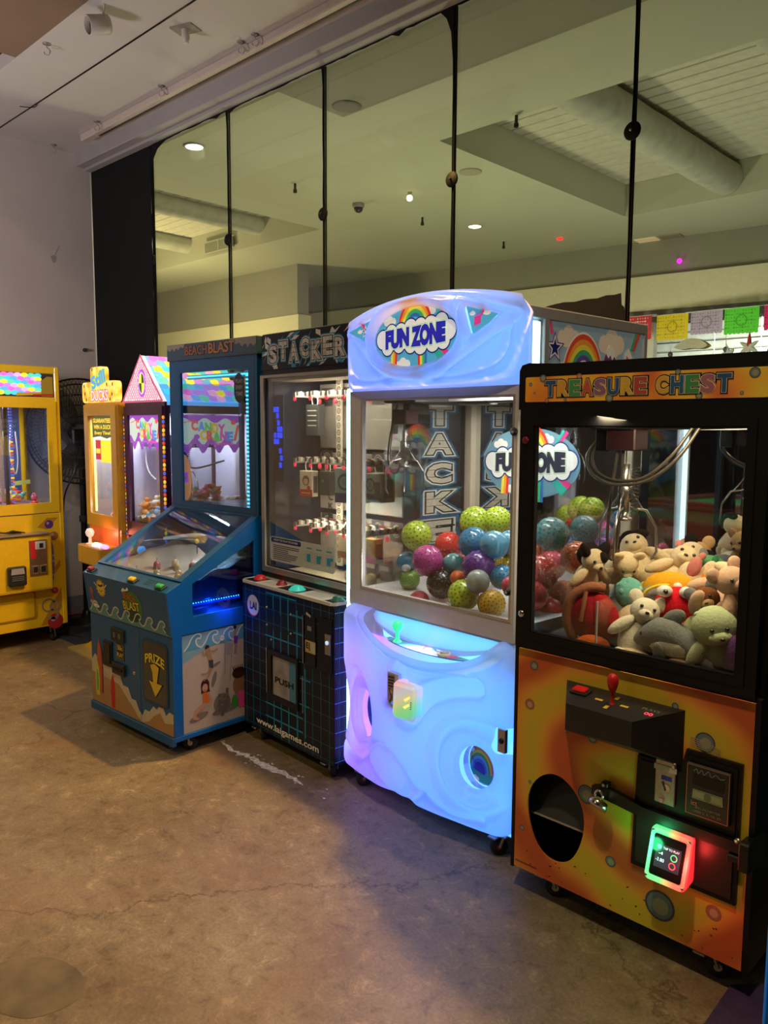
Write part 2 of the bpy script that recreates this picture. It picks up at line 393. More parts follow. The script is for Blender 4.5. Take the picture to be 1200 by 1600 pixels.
# black film on the glass
fy = 3.127; ff = F((0, fy, 0), (1, 0, 0), (0, 0, 1), (0, -1, 0))
rnd = random.Random(9)
edge = [(-5.335+rnd.uniform(-.004, .010), 3.34-.12*k) for k in range(0, 28)]
pl_ = [(-6.235, .0), (-6.235, 3.545), (-5.06, 3.545), (-5.16, 3.525), (-5.235, 3.50), (-5.285, 3.45), (-5.315, 3.39)]+edge+[(-5.33, 0)]
mb = MB(); mb.prism(ff, pl_[::-1], 0, .0015, film); tag(mb.build('window_film'), 'tall black film covering the glass pane beside the left wall', 'window film')
rg = [(-2.14, 2.062), (-2.09, 2.09), (-2.06, 2.084), (-2.03, 2.092), (-2.0, 2.087), (-1.95, 2.094), (-1.9, 2.098), (-1.85, 2.094), (-1.8, 2.10), (-1.74, 2.098), (-1.70, 2.106), (-1.66, 2.104), (-1.632, 2.108), (-1.628, 2.06), (-1.616, 2.05), (-1.612, 2.02), (-1.608, 0)]
mb = MB(); mb.prism(ff, ([(-5.32, 0), (-5.32, 1.74), (-4.6, 1.75), (-3.2, 1.73), (-2.6, 1.75), (-2.3, 1.98)]+rg)[::-1], 0, .0015, film)
tag(mb.build('window_film'), 'torn black film on the lower glass, ragged top above the glowing machine', 'window film')

# ------------------------------------------------------------------ ceiling fittings of the near room
t = thing('ceiling_track', 'long cream track rail screwed to the ceiling above the glass', 'track rail', (-4.6, 2.87, 3.66))
mb = MB(); mb.box(-1.17, -.035, -.045, 3.4, .02, 0, M('cream_rail', (.50, .43, .38), .6), .006); mb.build('rail', t)
mb = MB(); mb.box(-1.0, .004, -.048, 3.4, .018, -.044, M('slot_dark_brown', (.05, .03, .02), .7)); mb.build('slot', t)
mb = MB(); mb.box(-1.2, -.04, -.05, -1.0, .025, 0, M('cream_rail'), .008); mb.build('end_feed', t)
hooks = [(-4.598, 2.07, 'bare screw hook on the ceiling near the spotlight'), (-6.158, 2.797, 'small screw hook on the ceiling by the left wall corner'), (-5.476, 2.80, 'screw hook at the left end of the track rail'), (-4.624, 2.80, 'screw hook beside the middle of the track rail'), (-3.79, 2.80, 'screw hook on the ceiling, second from the right along the track rail'), (-3.666, 2.80, 'screw hook on the ceiling, rightmost along the track rail')]
def mk_hook(x, y, lab):
    t = thing('ceiling_hook', lab, 'hook', (x, y, 3.66), 30, 'screw hooks in the ceiling')
    mb = MB(); mb.lathe([(.022, 0), (.022, -.004), (.008, -.008)], (0, 0, 0), M('hook_plate', (.25, .23, .22), .5, .5), 12); mb.build('base', t)
    mb = MB(); mb.tube(crom([(0, 0, 0), (0, 0, -.02), (.012, 0, -.03), (.02, 0, -.045), (.008, 0, -.062), (-.014, 0, -.055), (-.018, 0, -.042)], 5), .0032, M('hook_wire', (.42, .38, .36), .4, .5), 7); mb.build('hook', t)
for h in hooks: mk_hook(*h)
mb = MB(); mb.tube(crom([(-5.475, 2.385, 3.66), (-5.49, 2.375, 3.64), (-5.51, 2.33, 3.632), (-5.52, 2.29, 3.628)], 6), .003, blackm, 6); tag(mb.build('loose_wire'), 'short bent wire hanging from the black slot in the ceiling', 'wire')
t = thing('spotlight', 'unlit white can spotlight hanging from the ceiling at the top left', 'spotlight', (-3.97, 2.09, 3.66))
mb = MB(); mb.tube([(0, 0, 0), (.0, 0, -.02), (-.02, 0, -.06)], .006, M('spot_white', (.55, .52, .48), .4), 8); mb.build('arm', t)
d = Vector((-.15, -.93, -.30)).normalized(); o = Vector((-.05, -.01, -.085))
mb = MB(); mb.lathe([(.03, -.06), (.044, -.055), (.047, -.04), (.047, .055), (.044, .058), (.042, .055), (.040, .02)], o, M('spot_white'), 24, d); mb.build('lamp_can', t)
mb = MB(); mb.lathe([(.040, .022), (.036, .030), (.012, .026), (.001, .022)], o, M('dark_reflector', (.03, .025, .02), .3), 20, d); mb.build('reflector', t)
t = thing('smoke_detector', 'white cylinder sensor under a square grey plate on the ceiling', 'sensor', (-3.889, 2.509, 3.66), 20)
mb = MB(); mb.box(-.07, -.05, -.006, .07, .05, 0, M('grey_plate', (.22, .2, .18), .5), .002); mb.build('plate', t)
mb = MB(); mb.lathe([(.022, -.004), (.022, -.05), (.018, -.055), (.016, -.07), (.008, -.072)], (0, 0, 0), M('spot_white'), 16); mb.build('sensor', t)
mb = MB(); mb.lathe([(.014, 0), (.016, .01), (.012, .02), (.01, .04), (.004, .05)], (-6.24, 3.02, 2.15), blackp, 10, (1, 0, 0)); tag(mb.build('wall_knob'), 'small black knob on the left wall beside the black film', 'knob')

# ------------------------------------------------------------------ the room behind the glass
mb = MB()
top = 4.4
for x0, x1, y0, y1 in ((-6.9, 6, 3.14, 4.92), (-14, -6.9, 3.14, 3.5), (-6.9, -4.14, 4.92, 7.95), (-6.9, 6, 7.95, 13), (-14, -6.9, 6.15, 13), (-.2, 6, 4.92, 7.95)):
    mb.box(x0, y0, 3.75, x1, y1, top, oliv)
mb.box(-14, 3.14, top, 6, 13, top+.05, oliv)
struct('ceiling.001', mb)
mb = MB(); mb.box(-4.24, 3.16, 3.70, 6, 4.0, 3.75, oliv2); mb.box(-6.2, 3.16, 3.70, -4.24, 3.42, 3.75, oliv2); struct('trim_20', mb)  # dark slabs added in place of a reflection in the glass
mb = MB(); y = 4.92
while y < 7.95: mb.box(-4.14, y, 4.07, -.2, min(y+.145, 7.95), 4.12, plank, .006); y += .160
mb.box(-4.14, 4.93, 4.115, -.2, 7.94, 4.125, black); mb.box(-14, 3.5, 4.105, -6.9, 6.15, 4.115, black)
y = 3.5
while y < 6.15: mb.box(-14, y, 4.06, -6.9, min(y+.145, 6.15), 4.11, plank, .006); y += .158
struct('ceiling.002', mb)
def log(name, x, y0, y1, z, r):
    rnd = random.Random(int(x*10)); P_ = []; n = 14
    mb = MB(); V = []; seg = 18
    for i in range(n+1):
        for k in range(seg):
            rr = r*(1+rnd.uniform(-.025, .025)); a = 2*PI*k/seg
            V.append((x+rr*math.cos(a), y0+(y1-y0)*i/n, z+rr*math.sin(a)))
    mb.add(V, [(i*seg+k, i*seg+(k+1) % seg, (i+1)*seg+(k+1) % seg, (i+1)*seg+k) for i in range(n) for k in range(seg)], logm, True)
    mb.add(V[:seg], [tuple(range(seg))], logm); mb.add(V[-seg:], [tuple(range(seg))], logm)
    struct(name, mb)
log('trim_22', -3.10, 4.93, 7.94, 3.92, .155); log('trim_23', -1.75, 4.93, 7.94, 3.92, .155)
log('trim_24', -8.02, 3.5, 6.15, 3.97, .11); log('trim_25', -9.6, 3.5, 6.15, 3.98, .11); log('trim_26', -11.2, 3.5, 6.15, 3.98, .11)
# far walls, slightly askew
ang = math.radians(6.3); fx = F((-3.15, 9.28, 0), (math.cos(ang), math.sin(ang), 0), (0, 0, 1), (math.sin(ang), -math.cos(ang), 0))
mb = MB()
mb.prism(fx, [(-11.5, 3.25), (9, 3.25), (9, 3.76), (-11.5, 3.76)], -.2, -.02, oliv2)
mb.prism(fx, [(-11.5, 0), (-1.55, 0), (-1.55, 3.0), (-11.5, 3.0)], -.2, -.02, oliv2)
struct('wall_far', mb)
mb = MB(); mb.box(-14, 7.2, 3.07, -8.55, 7.4, 3.75, oliv2); struct('trim_30', mb)
mb = MB(); mb.box(-14, 7.17, 2.5, -8.50, 7.4, 3.07, M('far_beam_lit_paint', (.66, .62, .45), .8)); struct('trim_31', mb)  # light caught by the far beams put into this paler colour
mb = MB(); mb.prism(fx, [(-11.5, 2.93), (9, 2.93), (9, 3.33), (-11.5, 3.33)], -.2, .06, M('far_beam_lit_paint', (.66, .62, .45), .8)); struct('trim_27', mb)
mb = MB(); mb.prism(fx, [(-1.6, 2.80), (9, 2.80), (9, 2.94), (-1.6, 2.94)], -.18, .0, M('grey_header', (.2, .2, .19), .7)); struct('trim_28', mb)
mb = MB(); mb.prism(fx, [(-1.32, 1.2), (-1.20, 1.2), (-1.20, 2.81), (-1.32, 2.81)], -.15, -.02, M('white_post', (.72, .74, .66), .6)); struct('trim_29', mb)
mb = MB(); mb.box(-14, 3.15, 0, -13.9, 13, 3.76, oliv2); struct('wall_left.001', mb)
# bright shop seen through the far opening
corr = M('pale_corrugated_metal', (.60, .62, .58), .55, var=.12, scale=9)
mb = MB()
for k in range(16): mb.box(-8, 13.0+.03*(k % 2), .8+k*.155, 6, 13.2, .94+k*.155, corr, .02)
struct('wall_back', mb)
mb = MB(); mb.box(-8, 9.6, 3.4, 6, 13.4, 3.5, corr); struct('ceiling.003', mb)
for i, (x, y, z) in enumerate(((-4.6, 11, 3.1), (-2.6, 11.2, 3.1), (-3.4, 12.2, 3.1))):
    light('AREA', 'shop_lamp_light', (x, y, z), 110, (.95, 1, .88), .5, (x, y+.6, 1.5))
bulbm = M('lit_lamp', (1, 1, 1), emit=(1, 1, .9), es=14)
for i, (x, y, z, l) in enumerate(((-4.36, 11.0, 2.86, 'above the red banner gap'), (-4.9, 12.4, 2.45, 'low behind the white post'), (-3.96, 11.5, 2.9, 'behind the yellow banner'), (-4.15, 12.2, 2.62, 'behind the lavender banner'), (-3.3, 11.8, 2.45, 'right of the paper star'))):
    mb = MB(); mb.ell((x, y, z), (.09, .05, .02), bulbm if i != 4 else M('lit_blue_lamp', (1, 1, 1), emit=(.5, .8, 1), es=14), seg=12, rings=6); mb.tube([(x, y, z+.015), (x, y, 3.42)], .008, steel, 6); tag(mb.build('shop_light'), 'small bright lamp in the far shop '+l, 'lamp')
flags = [('red', (.60, .03, .06), -4.62, -4.25, 2.845, 2.585, 'red cut-paper banner with white dots'), ('yellow', (.72, .55, .02), -4.185, -3.82, 2.83, 2.555, 'yellow cut-paper banner'), ('lavender', (.42, .34, .50), -3.79, -3.44, 2.835, 2.595, 'lavender cut-paper banner'), ('green', (.10, .62, .04), -3.42, -3.06, 2.833, 2.57, 'bright green cut-paper banner'), ('pink', (.65, .02, .16), -3.01, -2.65, 2.833, 2.585, 'deep pink cut-paper banner')]
hole = M('banner_hole_paper', (.75, .72, .62), .8)
for nme, c, x0, x1, z1, z0, lab in flags:
    m = M('paper_'+nme, c, .8, emit=None, var=.08); w_, h_ = x1-x0, z1-z0
    t = thing('paper_banner', lab+' strung across the far opening', 'banner', (x0, 8.9, z0), 0, 'cut-paper banners'); fr = F((0, 0, 0), (1, 0, 0), (0, 0, 1), (0, -1, 0))
    bot = []; n = 8
    for k in range(n): bot += [(w_*k/n, 0), (w_*(k+.25)/n, -.012), (w_*(k+.75)/n, -.012)]
    mb = MB(); mb.prism(fr, bot+[(w_, 0), (w_, h_), (0, h_)], 0, .002, m)
    for r in range(7):
        for q in range(11):
            if (r, q) and (r+q*3) % 7 != 0: mb.poly(fr, [(w_*(q+.6)/12.2+a*.008*(1+(r % 2)), h_*(r+.6)/7.4+b*(.006 if q % 3 else .012)) for a, b in ((-1, 0), (0, -1), (1, 0), (0, 1))], hole if nme in ('red',) else M('dim_'+nme, tuple(v*.55 for v in c), .8), .003)
    mb.ring(fr, w_/2, h_/2, .05, .062, M('dim_'+nme, tuple(v*.55 for v in c), .8), .0035, 20)
    mb.build('paper', t)
    mb = MB(); mb.tube([(-.06, 0, h_+.003), (w_+.06, 0, h_+.003)], .004, M('string', (.7, .7, .6), .8), 5); mb.build('string', t)
mb = MB(); fr = F((-4.03, 9.6, 2.52), (1, 0, 0), (0, 0, 1), (0, -1, 0))
mb.prism(fr, crom([(-.2, 0), (-.14, .05), (-.05, .09), (.06, .09), (.15, .05), (.2, 0), (.12, -.03), (0, -.02), (-.12, -.03)], 4, True), 0, .12, M('ochre_paper', (.45, .32, .08), .8), M('cream_paper', (.7, .66, .5), .8)); tag(mb.build('paper_cloud'), 'cream and ochre paper cloud hanging below the yellow banner', 'decoration')
for i, (x, z, s, l) in enumerate(((-3.36, 2.47, .17, 'tall white star-shaped piñata hanging under the green banner'), (-3.58, 2.40, .12, 'smaller pale star-shaped piñata left of the tall one'))):
    t = thing('star_pinata', l, 'decoration', (x, 9.5, z))
    for k in range(6):
        a = PI/2+k*PI/3+.3*i; mb = MB(); d = Vector((math.cos(a), .2*math.sin(k), math.sin(a)))
        mb.lathe([(.03, 0), (.022, s*.5), (.001, s*(1.15 if k == 0 else .8))], (0, 0, 0), M('pinata_red', (.5, .05, .04), .7) if (k == 0 and i == 0) else M('pinata_white', (.68, .68, .62), .7), 8, d); mb.build('point', t)
for i, (x, z, l) in enumerate(((-3.13, 2.42, 'round grey pendant lamp far right in the far shop'), (-3.62, 2.46, 'small round dark pendant beside the white star'), (-4.28, 2.44, 'small dark hanging ornament beside the white post'))):
    t = thing('hanging_ornament', l, 'ornament', (x, 9.5, z)); mb = MB(); mb.ell((0, 0, 0), (.03, .03, .034), M('dark_ornament', (.1, .1, .09), .4)); mb.build('ball', t)
    mb = MB(); mb.tube([(0, 0, .03), (0, 0, .3)], .003, steel, 5); mb.build('cord', t)

lampw = M('downlight_lens', (1, 1, 1), emit=(1, 1, .86), es=9)
for x, y, l in ((-5.63, 3.69, 'bright round recessed downlight behind the glass at upper left'), (-5.53, 7.2, 'bright round recessed downlight far behind the glass in the middle')):
    t = thing('downlight', l, 'ceiling light', (x, y, 3.75)); mb = MB(); mb.lathe([(.085, 0), (.085, -.008), (.07, -.010)], (0, 0, 0), oliv, 24); mb.build('trim_ring', t)
    mb = MB(); mb.lathe([(.068, -.010), (.05, -.016), (.001, -.018)], (0, 0, 0), lampw, 20); mb.build('lens', t)
t = thing('square_downlight', 'unlit square twin recessed light in the back room ceiling', 'ceiling light', (-4.3, 9.12, 3.75), 6)
for k in (0, 1):
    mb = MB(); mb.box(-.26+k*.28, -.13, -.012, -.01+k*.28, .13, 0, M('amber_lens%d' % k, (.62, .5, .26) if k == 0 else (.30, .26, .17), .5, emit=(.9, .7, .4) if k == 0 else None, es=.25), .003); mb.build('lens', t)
for x, y, l in ((-5.775, 4.844, 'sprinkler head behind the glass, leftmost of those hanging from the flat ceiling'), (-5.692, 6.509, 'sprinkler head behind the glass just left of the tall seam'), (-5.703, 7.988, 'farthest sprinkler head, right of the round downlight'), (-3.4, 4.885, 'nearest sprinkler head, in front of the planked coffer')):
    t = thing('sprinkler', l, 'sprinkler', (x, y, 3.75), 0, 'sprinkler heads behind the glass')
    mb = MB(); mb.lathe([(.035, 0), (.03, -.006), (.012, -.01)], (0, 0, 0), oliv, 14); mb.build('flange', t)
    mb = MB(); mb.lathe([(.012, -.008), (.012, -.06), (.018, -.065), (.018, -.09), (.006, -.095)], (0, 0, 0), blackm, 10); mb.build('head', t)
t = thing('dome_camera', 'small dark dome security camera on the back room ceiling', 'camera', (-5.843, 5.715, 3.75)); mb = MB(); mb.lathe([(.06, 0), (.06, -.03), (.05, -.04)], (0, 0, 0), M('grey_plate'), 16); mb.build('base', t); mb = MB(); mb.ell((0, 0, -.05), (.045, .045, .04), blackp); mb.build('dome', t)
mb = MB(); mb.lathe([(.10, 0), (.10, -.006), (.08, -.01), (.001, -.01)], (-4.419, 5.678, 3.75), M('speaker_grille', (.38, .36, .27), .8), 24); tag(mb.build('ceiling_speaker'), 'round ceiling speaker beside the planked coffer', 'speaker')
mb = MB(); mb.lathe([(.10, 0), (.10, -.006), (.08, -.01), (.001, -.01)], (-4.08, 3.88, 3.70), M('speaker_grille_dark', (.16, .155, .13), .8), 24); tag(mb.build('ceiling_speaker'), 'dark round ceiling speaker close behind the glass top', 'speaker')
t = thing('lit_spotlight', 'small glowing bulb standing in for a reflected spotlight near the dome camera', 'spotlight', (-5.209, 5.77, 3.75))  # glowing bulb added where a spotlight is reflected
mb = MB(); mb.lathe([(.02, 0), (.02, -.03)], (0, 0, 0), oliv, 10); mb.build('base', t); mb = MB(); mb.ell((0, 0, -.055), .03, M('spot_reflection_glow', (1, .9, .6), emit=(1, .85, .5), es=3)); mb.build('bulb', t)
mb = MB(); mb.ell((-5.144, 8.325, 3.74), (.035, .035, .012), M('red_laser_glow', (1, 0, 0), emit=(1, .01, .01), es=5)); tag(mb.build('red_laser_dot'), 'tiny red laser dot, built as a glowing bead, on the back room ceiling', 'laser dot')  # glowing bead stands in for a laser dot on the ceiling
mb = MB(); mb.ell((-4.05, 9.12, 3.46), (.028, .012, .028), M('magenta_laser_glow', (1, 0, 1), emit=(1, .01, .9), es=4)); tag(mb.build('magenta_laser_dot'), 'tiny magenta laser dot, built as a glowing bead, high on the far wall', 'laser dot')  # likewise a bead for the laser dot on the wall
t = thing('air_vent', 'slatted air vent in the lit left coffer behind the glass', 'vent', (-8.82, 6.13, 3.86)); fr = F((0, 0, 0), (1, 0, 0), (0, 0, 1), (0, -1, 0))
mb = MB(); mb.prism(fr, [(-.32, -.07), (.32, -.07), (.32, .07), (-.32, .07)], 0, .01, M('vent_dark', (.1, .1, .08), .7)); mb.build('backing', t)
mb = MB()
for k in range(26): mb.box(-.31+k*.024, -.018, -.065, -.30+k*.024, -.01, .065, oliv)
mb.box(-.33, -.02, .062, .33, -.008, .075, oliv); mb.box(-.33, -.02, -.075, .33, -.008, -.062, oliv); mb.box(-.006, -.022, -.07, .006, -.008, .07, oliv); mb.build('grille', t)
# what the dark glass and mirrors pick up: the games hall around and behind
def neon(x0, y0, z0, x1, y1, z1, c, lab, es=5, r=.008):
    mb = MB(); mb.tube([(x0, y0, z0), (x1, y1, z1)], r, M('neon_%d%d%d' % tuple(int(v*9) for v in c), c, emit=c, es=es), 8); tag(mb.build('neon_strip'), lab, 'light strip')
neon(-4.2, -4.2, 2.0, -1.2, -4.4, 2.0, (.05, 1, .2), 'long green light strip on the wall of the hall, reflected in the right machine', 6, .015)
neon(-5.6, -4.2, 2.25, -3.6, -4.25, 2.2, (1, .05, .06), 'red light strip on the wall of the hall, reflected in the machines', 6, .015)
neon(-5.4, -4.0, 1.95, -4.0, -4.1, 2.05, (.2, .1, 1), 'violet light strip on the wall of the hall, reflected in the machines', 6, .015)
t = thing('pool_table', 'brown pool table with green cloth behind the camera, seen in the mirror', 'pool table', (-2.6, -2.2, 0), 8)
mb = MB(); mb.box(-1.1, -.6, .45, 1.1, .6, .78, M('maroon_wood', (.16, .05, .04), .45), .02); mb.build('body', t)
mb = MB(); mb.box(-1.0, -.5, .78, 1.0, .5, .80, M('green_cloth', (.03, .30, .13), .9)); mb.build('cloth', t)
mb = MB()
for a in ((-1.12, -.62, 1.12, -.5), (-1.12, .5, 1.12, .62), (-1.12, -.5, -1.0, .5), (1.0, -.5, 1.12, .5)): mb.box(a[0], a[1], .76, a[2], a[3], .84, M('maroon_wood'), .01)
mb.build('rail', t)
for sx in (-.95, .95):
    for sy in (-.45, .45): mb = MB(); mb.box(sx-.07, sy-.07, 0, sx+.07, sy+.07, .46, M('maroon_wood'), .01); mb.build('leg', t)
mb = MB(); mb.box(-6.2, -6.0, 0, 4, -5.9, 4.9, M('hall_wall', (.05, .045, .06), .8)); struct('wall_near', mb)
light('AREA', 'pool_table_light', (-2.6, -2.2, 2.2), 10, (.9, .9, .7), .5, (-2.6, -2.2, 0))
# ------------------------------------------------------------------ shared machine pieces
def place(org, u, v, z):
    a = math.radians(org[2]); return (org[0]+u*math.cos(a)-v*math.sin(a), org[1]+u*math.sin(a)+v*math.cos(a), z)
TC = (-1.425, 2.128, -.9); FZ = (-2.456, 2.309, -3.8); ST = (-3.158, 2.296, -4.5); BB = (-3.947, 1.894, 1.1)
def caster(par, x, y, ztop, col=None, a=.4):
    r = min(.034, ztop*.40)
    mb = MB(); mb.box(x-.03, y-.03, ztop-.006, x+.03, y+.03, ztop, steel)
    ca, sa = math.cos(a), math.sin(a)
    for s in (-1, 1):
        ox, oy = x+sa*.016*s, y-ca*.016*s
        mb.tube([(ox-ca*.0, oy-sa*.0, ztop), (ox+ca*.018, oy+sa*.018, r)], .006, steel, 6)
    mb.box(x-.035, y-.05, ztop-.016, x+.0, y-.02, ztop-.008, steel, .002)
    c = mb.build('caster', par)
    mb = MB(); mb.lathe([(r*.4, -.012), (r*.92, -.012), (r, -.008), (r, .008), (r*.92, .012), (r*.4, .012)], (x+ca*.018, y+sa*.018, r), rubber, 20, (-sa, ca, 0))
    mb.lathe([(r*.35, -.014), (r*.35, .014)], (x+ca*.018, y+sa*.018, r), col or steel, 12, (-sa, ca, 0)); mb.build('wheel', c)
def hole_plate(mb, fr, outer, hole, h0, h1, m):      # outer rect (x0,y0,x1,y1) with one hole polygon
    x0, y0, x1, y1 = outer; cx = sum(p[0] for p in hole)/len(hole); cy = sum(p[1] for p in hole)/len(hole)
    n = len(hole); V = []; ring = []
    for px, py in hole:
        dx, dy = px-cx, py-cy; t = min(((x1 if dx > 0 else x0)-cx)/dx if abs(dx) > 1e-9 else 1e9, ((y1 if dy > 0 else y0)-cy)/dy if abs(dy) > 1e-9 else 1e9)
        ring.append((cx+dx*t, cy+dy*t))
    for h in (h1, h0):
        b = [fr.p(x, y, h) for x, y in hole]; o = [fr.p(x, y, h) for x, y in ring]
        fs = []
        for i in range(n):
            j = (i+1) % n; fs.append((i, j, n+j, n+i))
            (ax, ay), (bx, by) = ring[i], ring[j]
            if abs(ax-bx) > 1e-6 and abs(ay-by) > 1e-6:
                c = (ax if abs(ax-x0) < 1e-6 or abs(ax-x1) < 1e-6 else bx, ay if abs(ay-y0) < 1e-6 or abs(ay-y1) < 1e-6 else by)
                o.append(fr.p(c[0], c[1], h)); fs.append((n+i, n+j, n+len(o)-1))
        mb.add(b+o, fs, m)
    mb.add([fr.p(x, y, h0) for x, y in hole]+[fr.p(x, y, h1) for x, y in hole], [(i, (i+1) % n, n+(i+1) % n, n+i) for i in range(n)], m, True)
    R_ = [(x0, y0), (x1, y0), (x1, y1), (x0, y1)]
    mb.add([fr.p(x, y, h0) for x, y in R_]+[fr.p(x, y, h1) for x, y in R_], [(i, (i+1) % 4, 4+(i+1) % 4, 4+i) for i in range(4)], m)
def frame(mb, fr, o, i, h0, h1, m):                   # rectangular frame: outer and inner rects
    hole_plate(mb, fr, o, [(i[0], i[1]), ((i[0]+i[2])/2, i[1]), (i[2], i[1]), (i[2], (i[1]+i[3])/2), (i[2], i[3]), ((i[0]+i[2])/2, i[3]), (i[0], i[3]), (i[0], (i[1]+i[3])/2)], h0, h1, m)
def claw(par, x, y, zt, zh, s=1.0, a0=.3, hose=True, mat=None):
    mat = mat or chrome
    c = MB()
    c.box(x-.05*s, y-.045*s, zt-.07*s, x+.05*s, y+.045*s, zt, M('gantry_maroon', (.02, .004, .006), .4), .004)
    c.lathe([(.013*s, 0), (.013*s, -.05*s), (.02*s, -.055*s), (.02*s, -.065*s), (.001, -.065*s)], (x, y, zh+.16*s), mat, 14)
    c.tube([(x, y, zt-.07*s), (x, y, zh+.15*s)], .0022, mat, 6)
    co = c.build('claw_assembly', par)
    mb = MB(); mb.lathe([(.008*s, .11*s), (.022*s, .11*s), (.022*s, .04*s), (.014*s, .035*s), (.014*s, -.01*s), (.026*s, -.014*s), (.026*s, -.022*s), (.001, -.026*s)], (x, y, zh), mat, 16); mb.build('solenoid', co)
    n = 90; mb = MB(); mb.tube([(x+.034*s+.011*s*math.cos(i*.9), y+.011*s*math.sin(i*.9), zh+.15*s-(.15*s)*i/n) for i in range(n)], .0018*s, blackp, 5); mb.build('coiled_cable', co)
    for k in range(3):
        a = a0+k*2*PI/3; dx, dy = math.cos(a), math.sin(a); mb = MB()
        mb.tube([(x+dx*.018*s, y+dy*.018*s, zh+.02*s), (x+dx*.07*s, y+dy*.07*s, zh+.01*s), (x+dx*.105*s, y+dy*.105*s, zh-.045*s), (x+dx*.108*s, y+dy*.108*s, zh-.125*s), (x+dx*.092*s, y+dy*.092*s, zh-.15*s)], .0045*s, mat, 7)
        mb.tube([(x+dx*.02*s, y+dy*.02*s, zh+.07*s), (x+dx*.06*s, y+dy*.06*s, zh+.012*s)], .003*s, mat, 6); mb.build('claw_prong', co)
    return co

# ------------------------------------------------------------------ right machine: black crane with the orange space panel
def b_orange(nt, N, L, p):
    tc = N.new('ShaderNodeTexCoord'); mp = N.new('ShaderNodeMapping'); mp.inputs['Location'].default_value = (-.40, 0, -.46); mp.inputs['Scale'].default_value = (1, 0, 1.0)
    L.new(tc.outputs['Object'], mp.inputs[0])
    w_ = N.new('ShaderNodeTexWave'); w_.wave_type = 'RINGS'; w_.rings_direction = 'SPHERICAL'; w_.inputs['Scale'].default_value = 1.25; w_.inputs['Distortion'].default_value = 3.2; w_.inputs['Detail'].default_value = 1.5; w_.inputs['Detail Scale'].default_value = 2.2; w_.inputs['Phase Offset'].default_value = 1.0
    L.new(mp.outputs[0], w_.inputs['Vector'])
    r = ramp(N, [(.08, (.62, .12, .035)), (.42, (.85, .29, .05)), (.70, (.86, .43, .05)), (.95, (.72, .52, .04))]); L.new(w_.outputs['Fac'], r.inputs[0])
    L.new(r.outputs[0], p.inputs['Base Color']); p.inputs['Roughness'].default_value = .42
orange_art = ramp_mat('orange_space_print', b_orange)
def b_orange2(nt, N, L, p):
    tc = N.new('ShaderNodeTexCoord'); n = N.new('ShaderNodeTexNoise'); n.inputs['Scale'].default_value = 6.5; n.inputs['Detail'].default_value = 1.5
    L.new(tc.outputs['Object'], n.inputs['Vector'])
    r = ramp(N, [(.36, (.75, .50, .03)), (.5, (.78, .30, .025)), (.62, (.62, .12, .02))]); L.new(n.outputs['Fac'], r.inputs[0])
    L.new(r.outputs[0], p.inputs['Base Color']); L.new(r.outputs[0], p.inputs['Emission Color']); p.inputs['Emission Strength'].default_value = .10; p.inputs['Roughness'].default_value = .3
orange_lit = ramp_mat('orange_marquee_print', b_orange2)
pl_d = P('planet_dark', .06, .07, .10); pl_m = P('planet_mid', .16, .22, .28); pl_l = P('planet_light', .35, .36, .26); pl_p = P('planet_pink', .42, .16, .12); pl_pl = P('planet_pale', .6, .38, .25)
def planet(mb, fr, x, y, r, pink=False, h=.0008):
    a, b, c = (pl_p, pl_p, pl_pl) if pink else (pl_d, pl_m, pl_l)
    mb.disc(fr, x, y, r, a, h); mb.disc(fr, x, y, r*.86, b, h+.0002); mb.disc(fr, x+r*.05, y-r*.05, r*.55, c, h+.0004)
t = thing('claw_machine', 'black crane machine with orange space artwork, full of plush animals, at the far right', 'claw machine', (TC[0], TC[1], 0), TC[2])
tcE = t
mb = MB()
mb.box(-.014, .0, .085, -.003, .86, .85, black); mb.box(.744, .0, .085, .757, .86, .85, black)
mb.box(-.003, .22, .085, .744, .86, .80, black); mb.box(-.003, .012, .80, .744, .86, .852, black); mb.box(-.003, .012, .085, .744, .86, .10, black)
mb.box(-.003, .012, .10, .03, .22, .80, black); mb.box(.30, .012, .10, .744, .22, .80, black)
for x in (-.014, .717): mb.box(x, .82, .85, x+.04, .86, 1.61, black)
mb.box(-.014, .02, .85, .010, .05, 1.61, black); mb.box(.737, .02, .85, .757, .05, 1.61, black)
mb.build('cabinet', t)
mb = MB(); mb.prism(front(0), [(-.014, 1.605), (.757, 1.605), (.757, 1.72), (.752, 1.735), (.735, 1.742), (.12, 1.742), (.02, 1.748), (-.005, 1.742), (-.014, 1.725)], -.86, .012, black)
mb.box(.02, .05, 1.597, .73, .8, 1.607, M('inner_roof', (.1, .1, .1), .5)); mb.build('roof', t)
mb = MB(); fr = front(-.0125)
mb.prism(fr, rrect(.011, 1.628, .735, 1.704, .004, 2), 0, .002, orange_lit); fr = front(-.0145)
for x, y, r, pk in ((.03, 1.682, .006, 0), (.075, 1.699, .012, 0), (.045, 1.655, .004, 0), (.09, 1.632, .007, 1), (.155, 1.632, .005, 0), (.30, 1.636, .013, 0), (.20, 1.70, .009, 1), (.40, 1.685, .006, 0), (.56, 1.636, .01, 0), (.67, 1.64, .005, 0), (.70, 1.69, .014, 0), (.50, 1.70, .008, 0)): planet(mb, fr, x, y, r, pk)
word = [('T', (.03, .10, .30)), ('R', (.80, .42, .05)), ('E', (.06, .35, .12)), ('A', (.60, .10, .06)), ('S', (.30, .14, .30)), ('U', (.03, .10, .32)), ('R', (.80, .50, .05)), ('E', (.50, .08, .06)), (' ', 0), ('C', (.80, .45, .05)), ('H', (.03, .12, .35)), ('E', (.06, .32, .12)), ('S', (.42, .15, .25)), ('T', (.03, .10, .32))]
x = .083; xs = []
for ch, c in word:
    if ch == ' ': x += .022; continue
    wd = .038 if ch != 'T' else .040; xs.append((ch, c, x+wd/2, wd)); x += wd+.0035
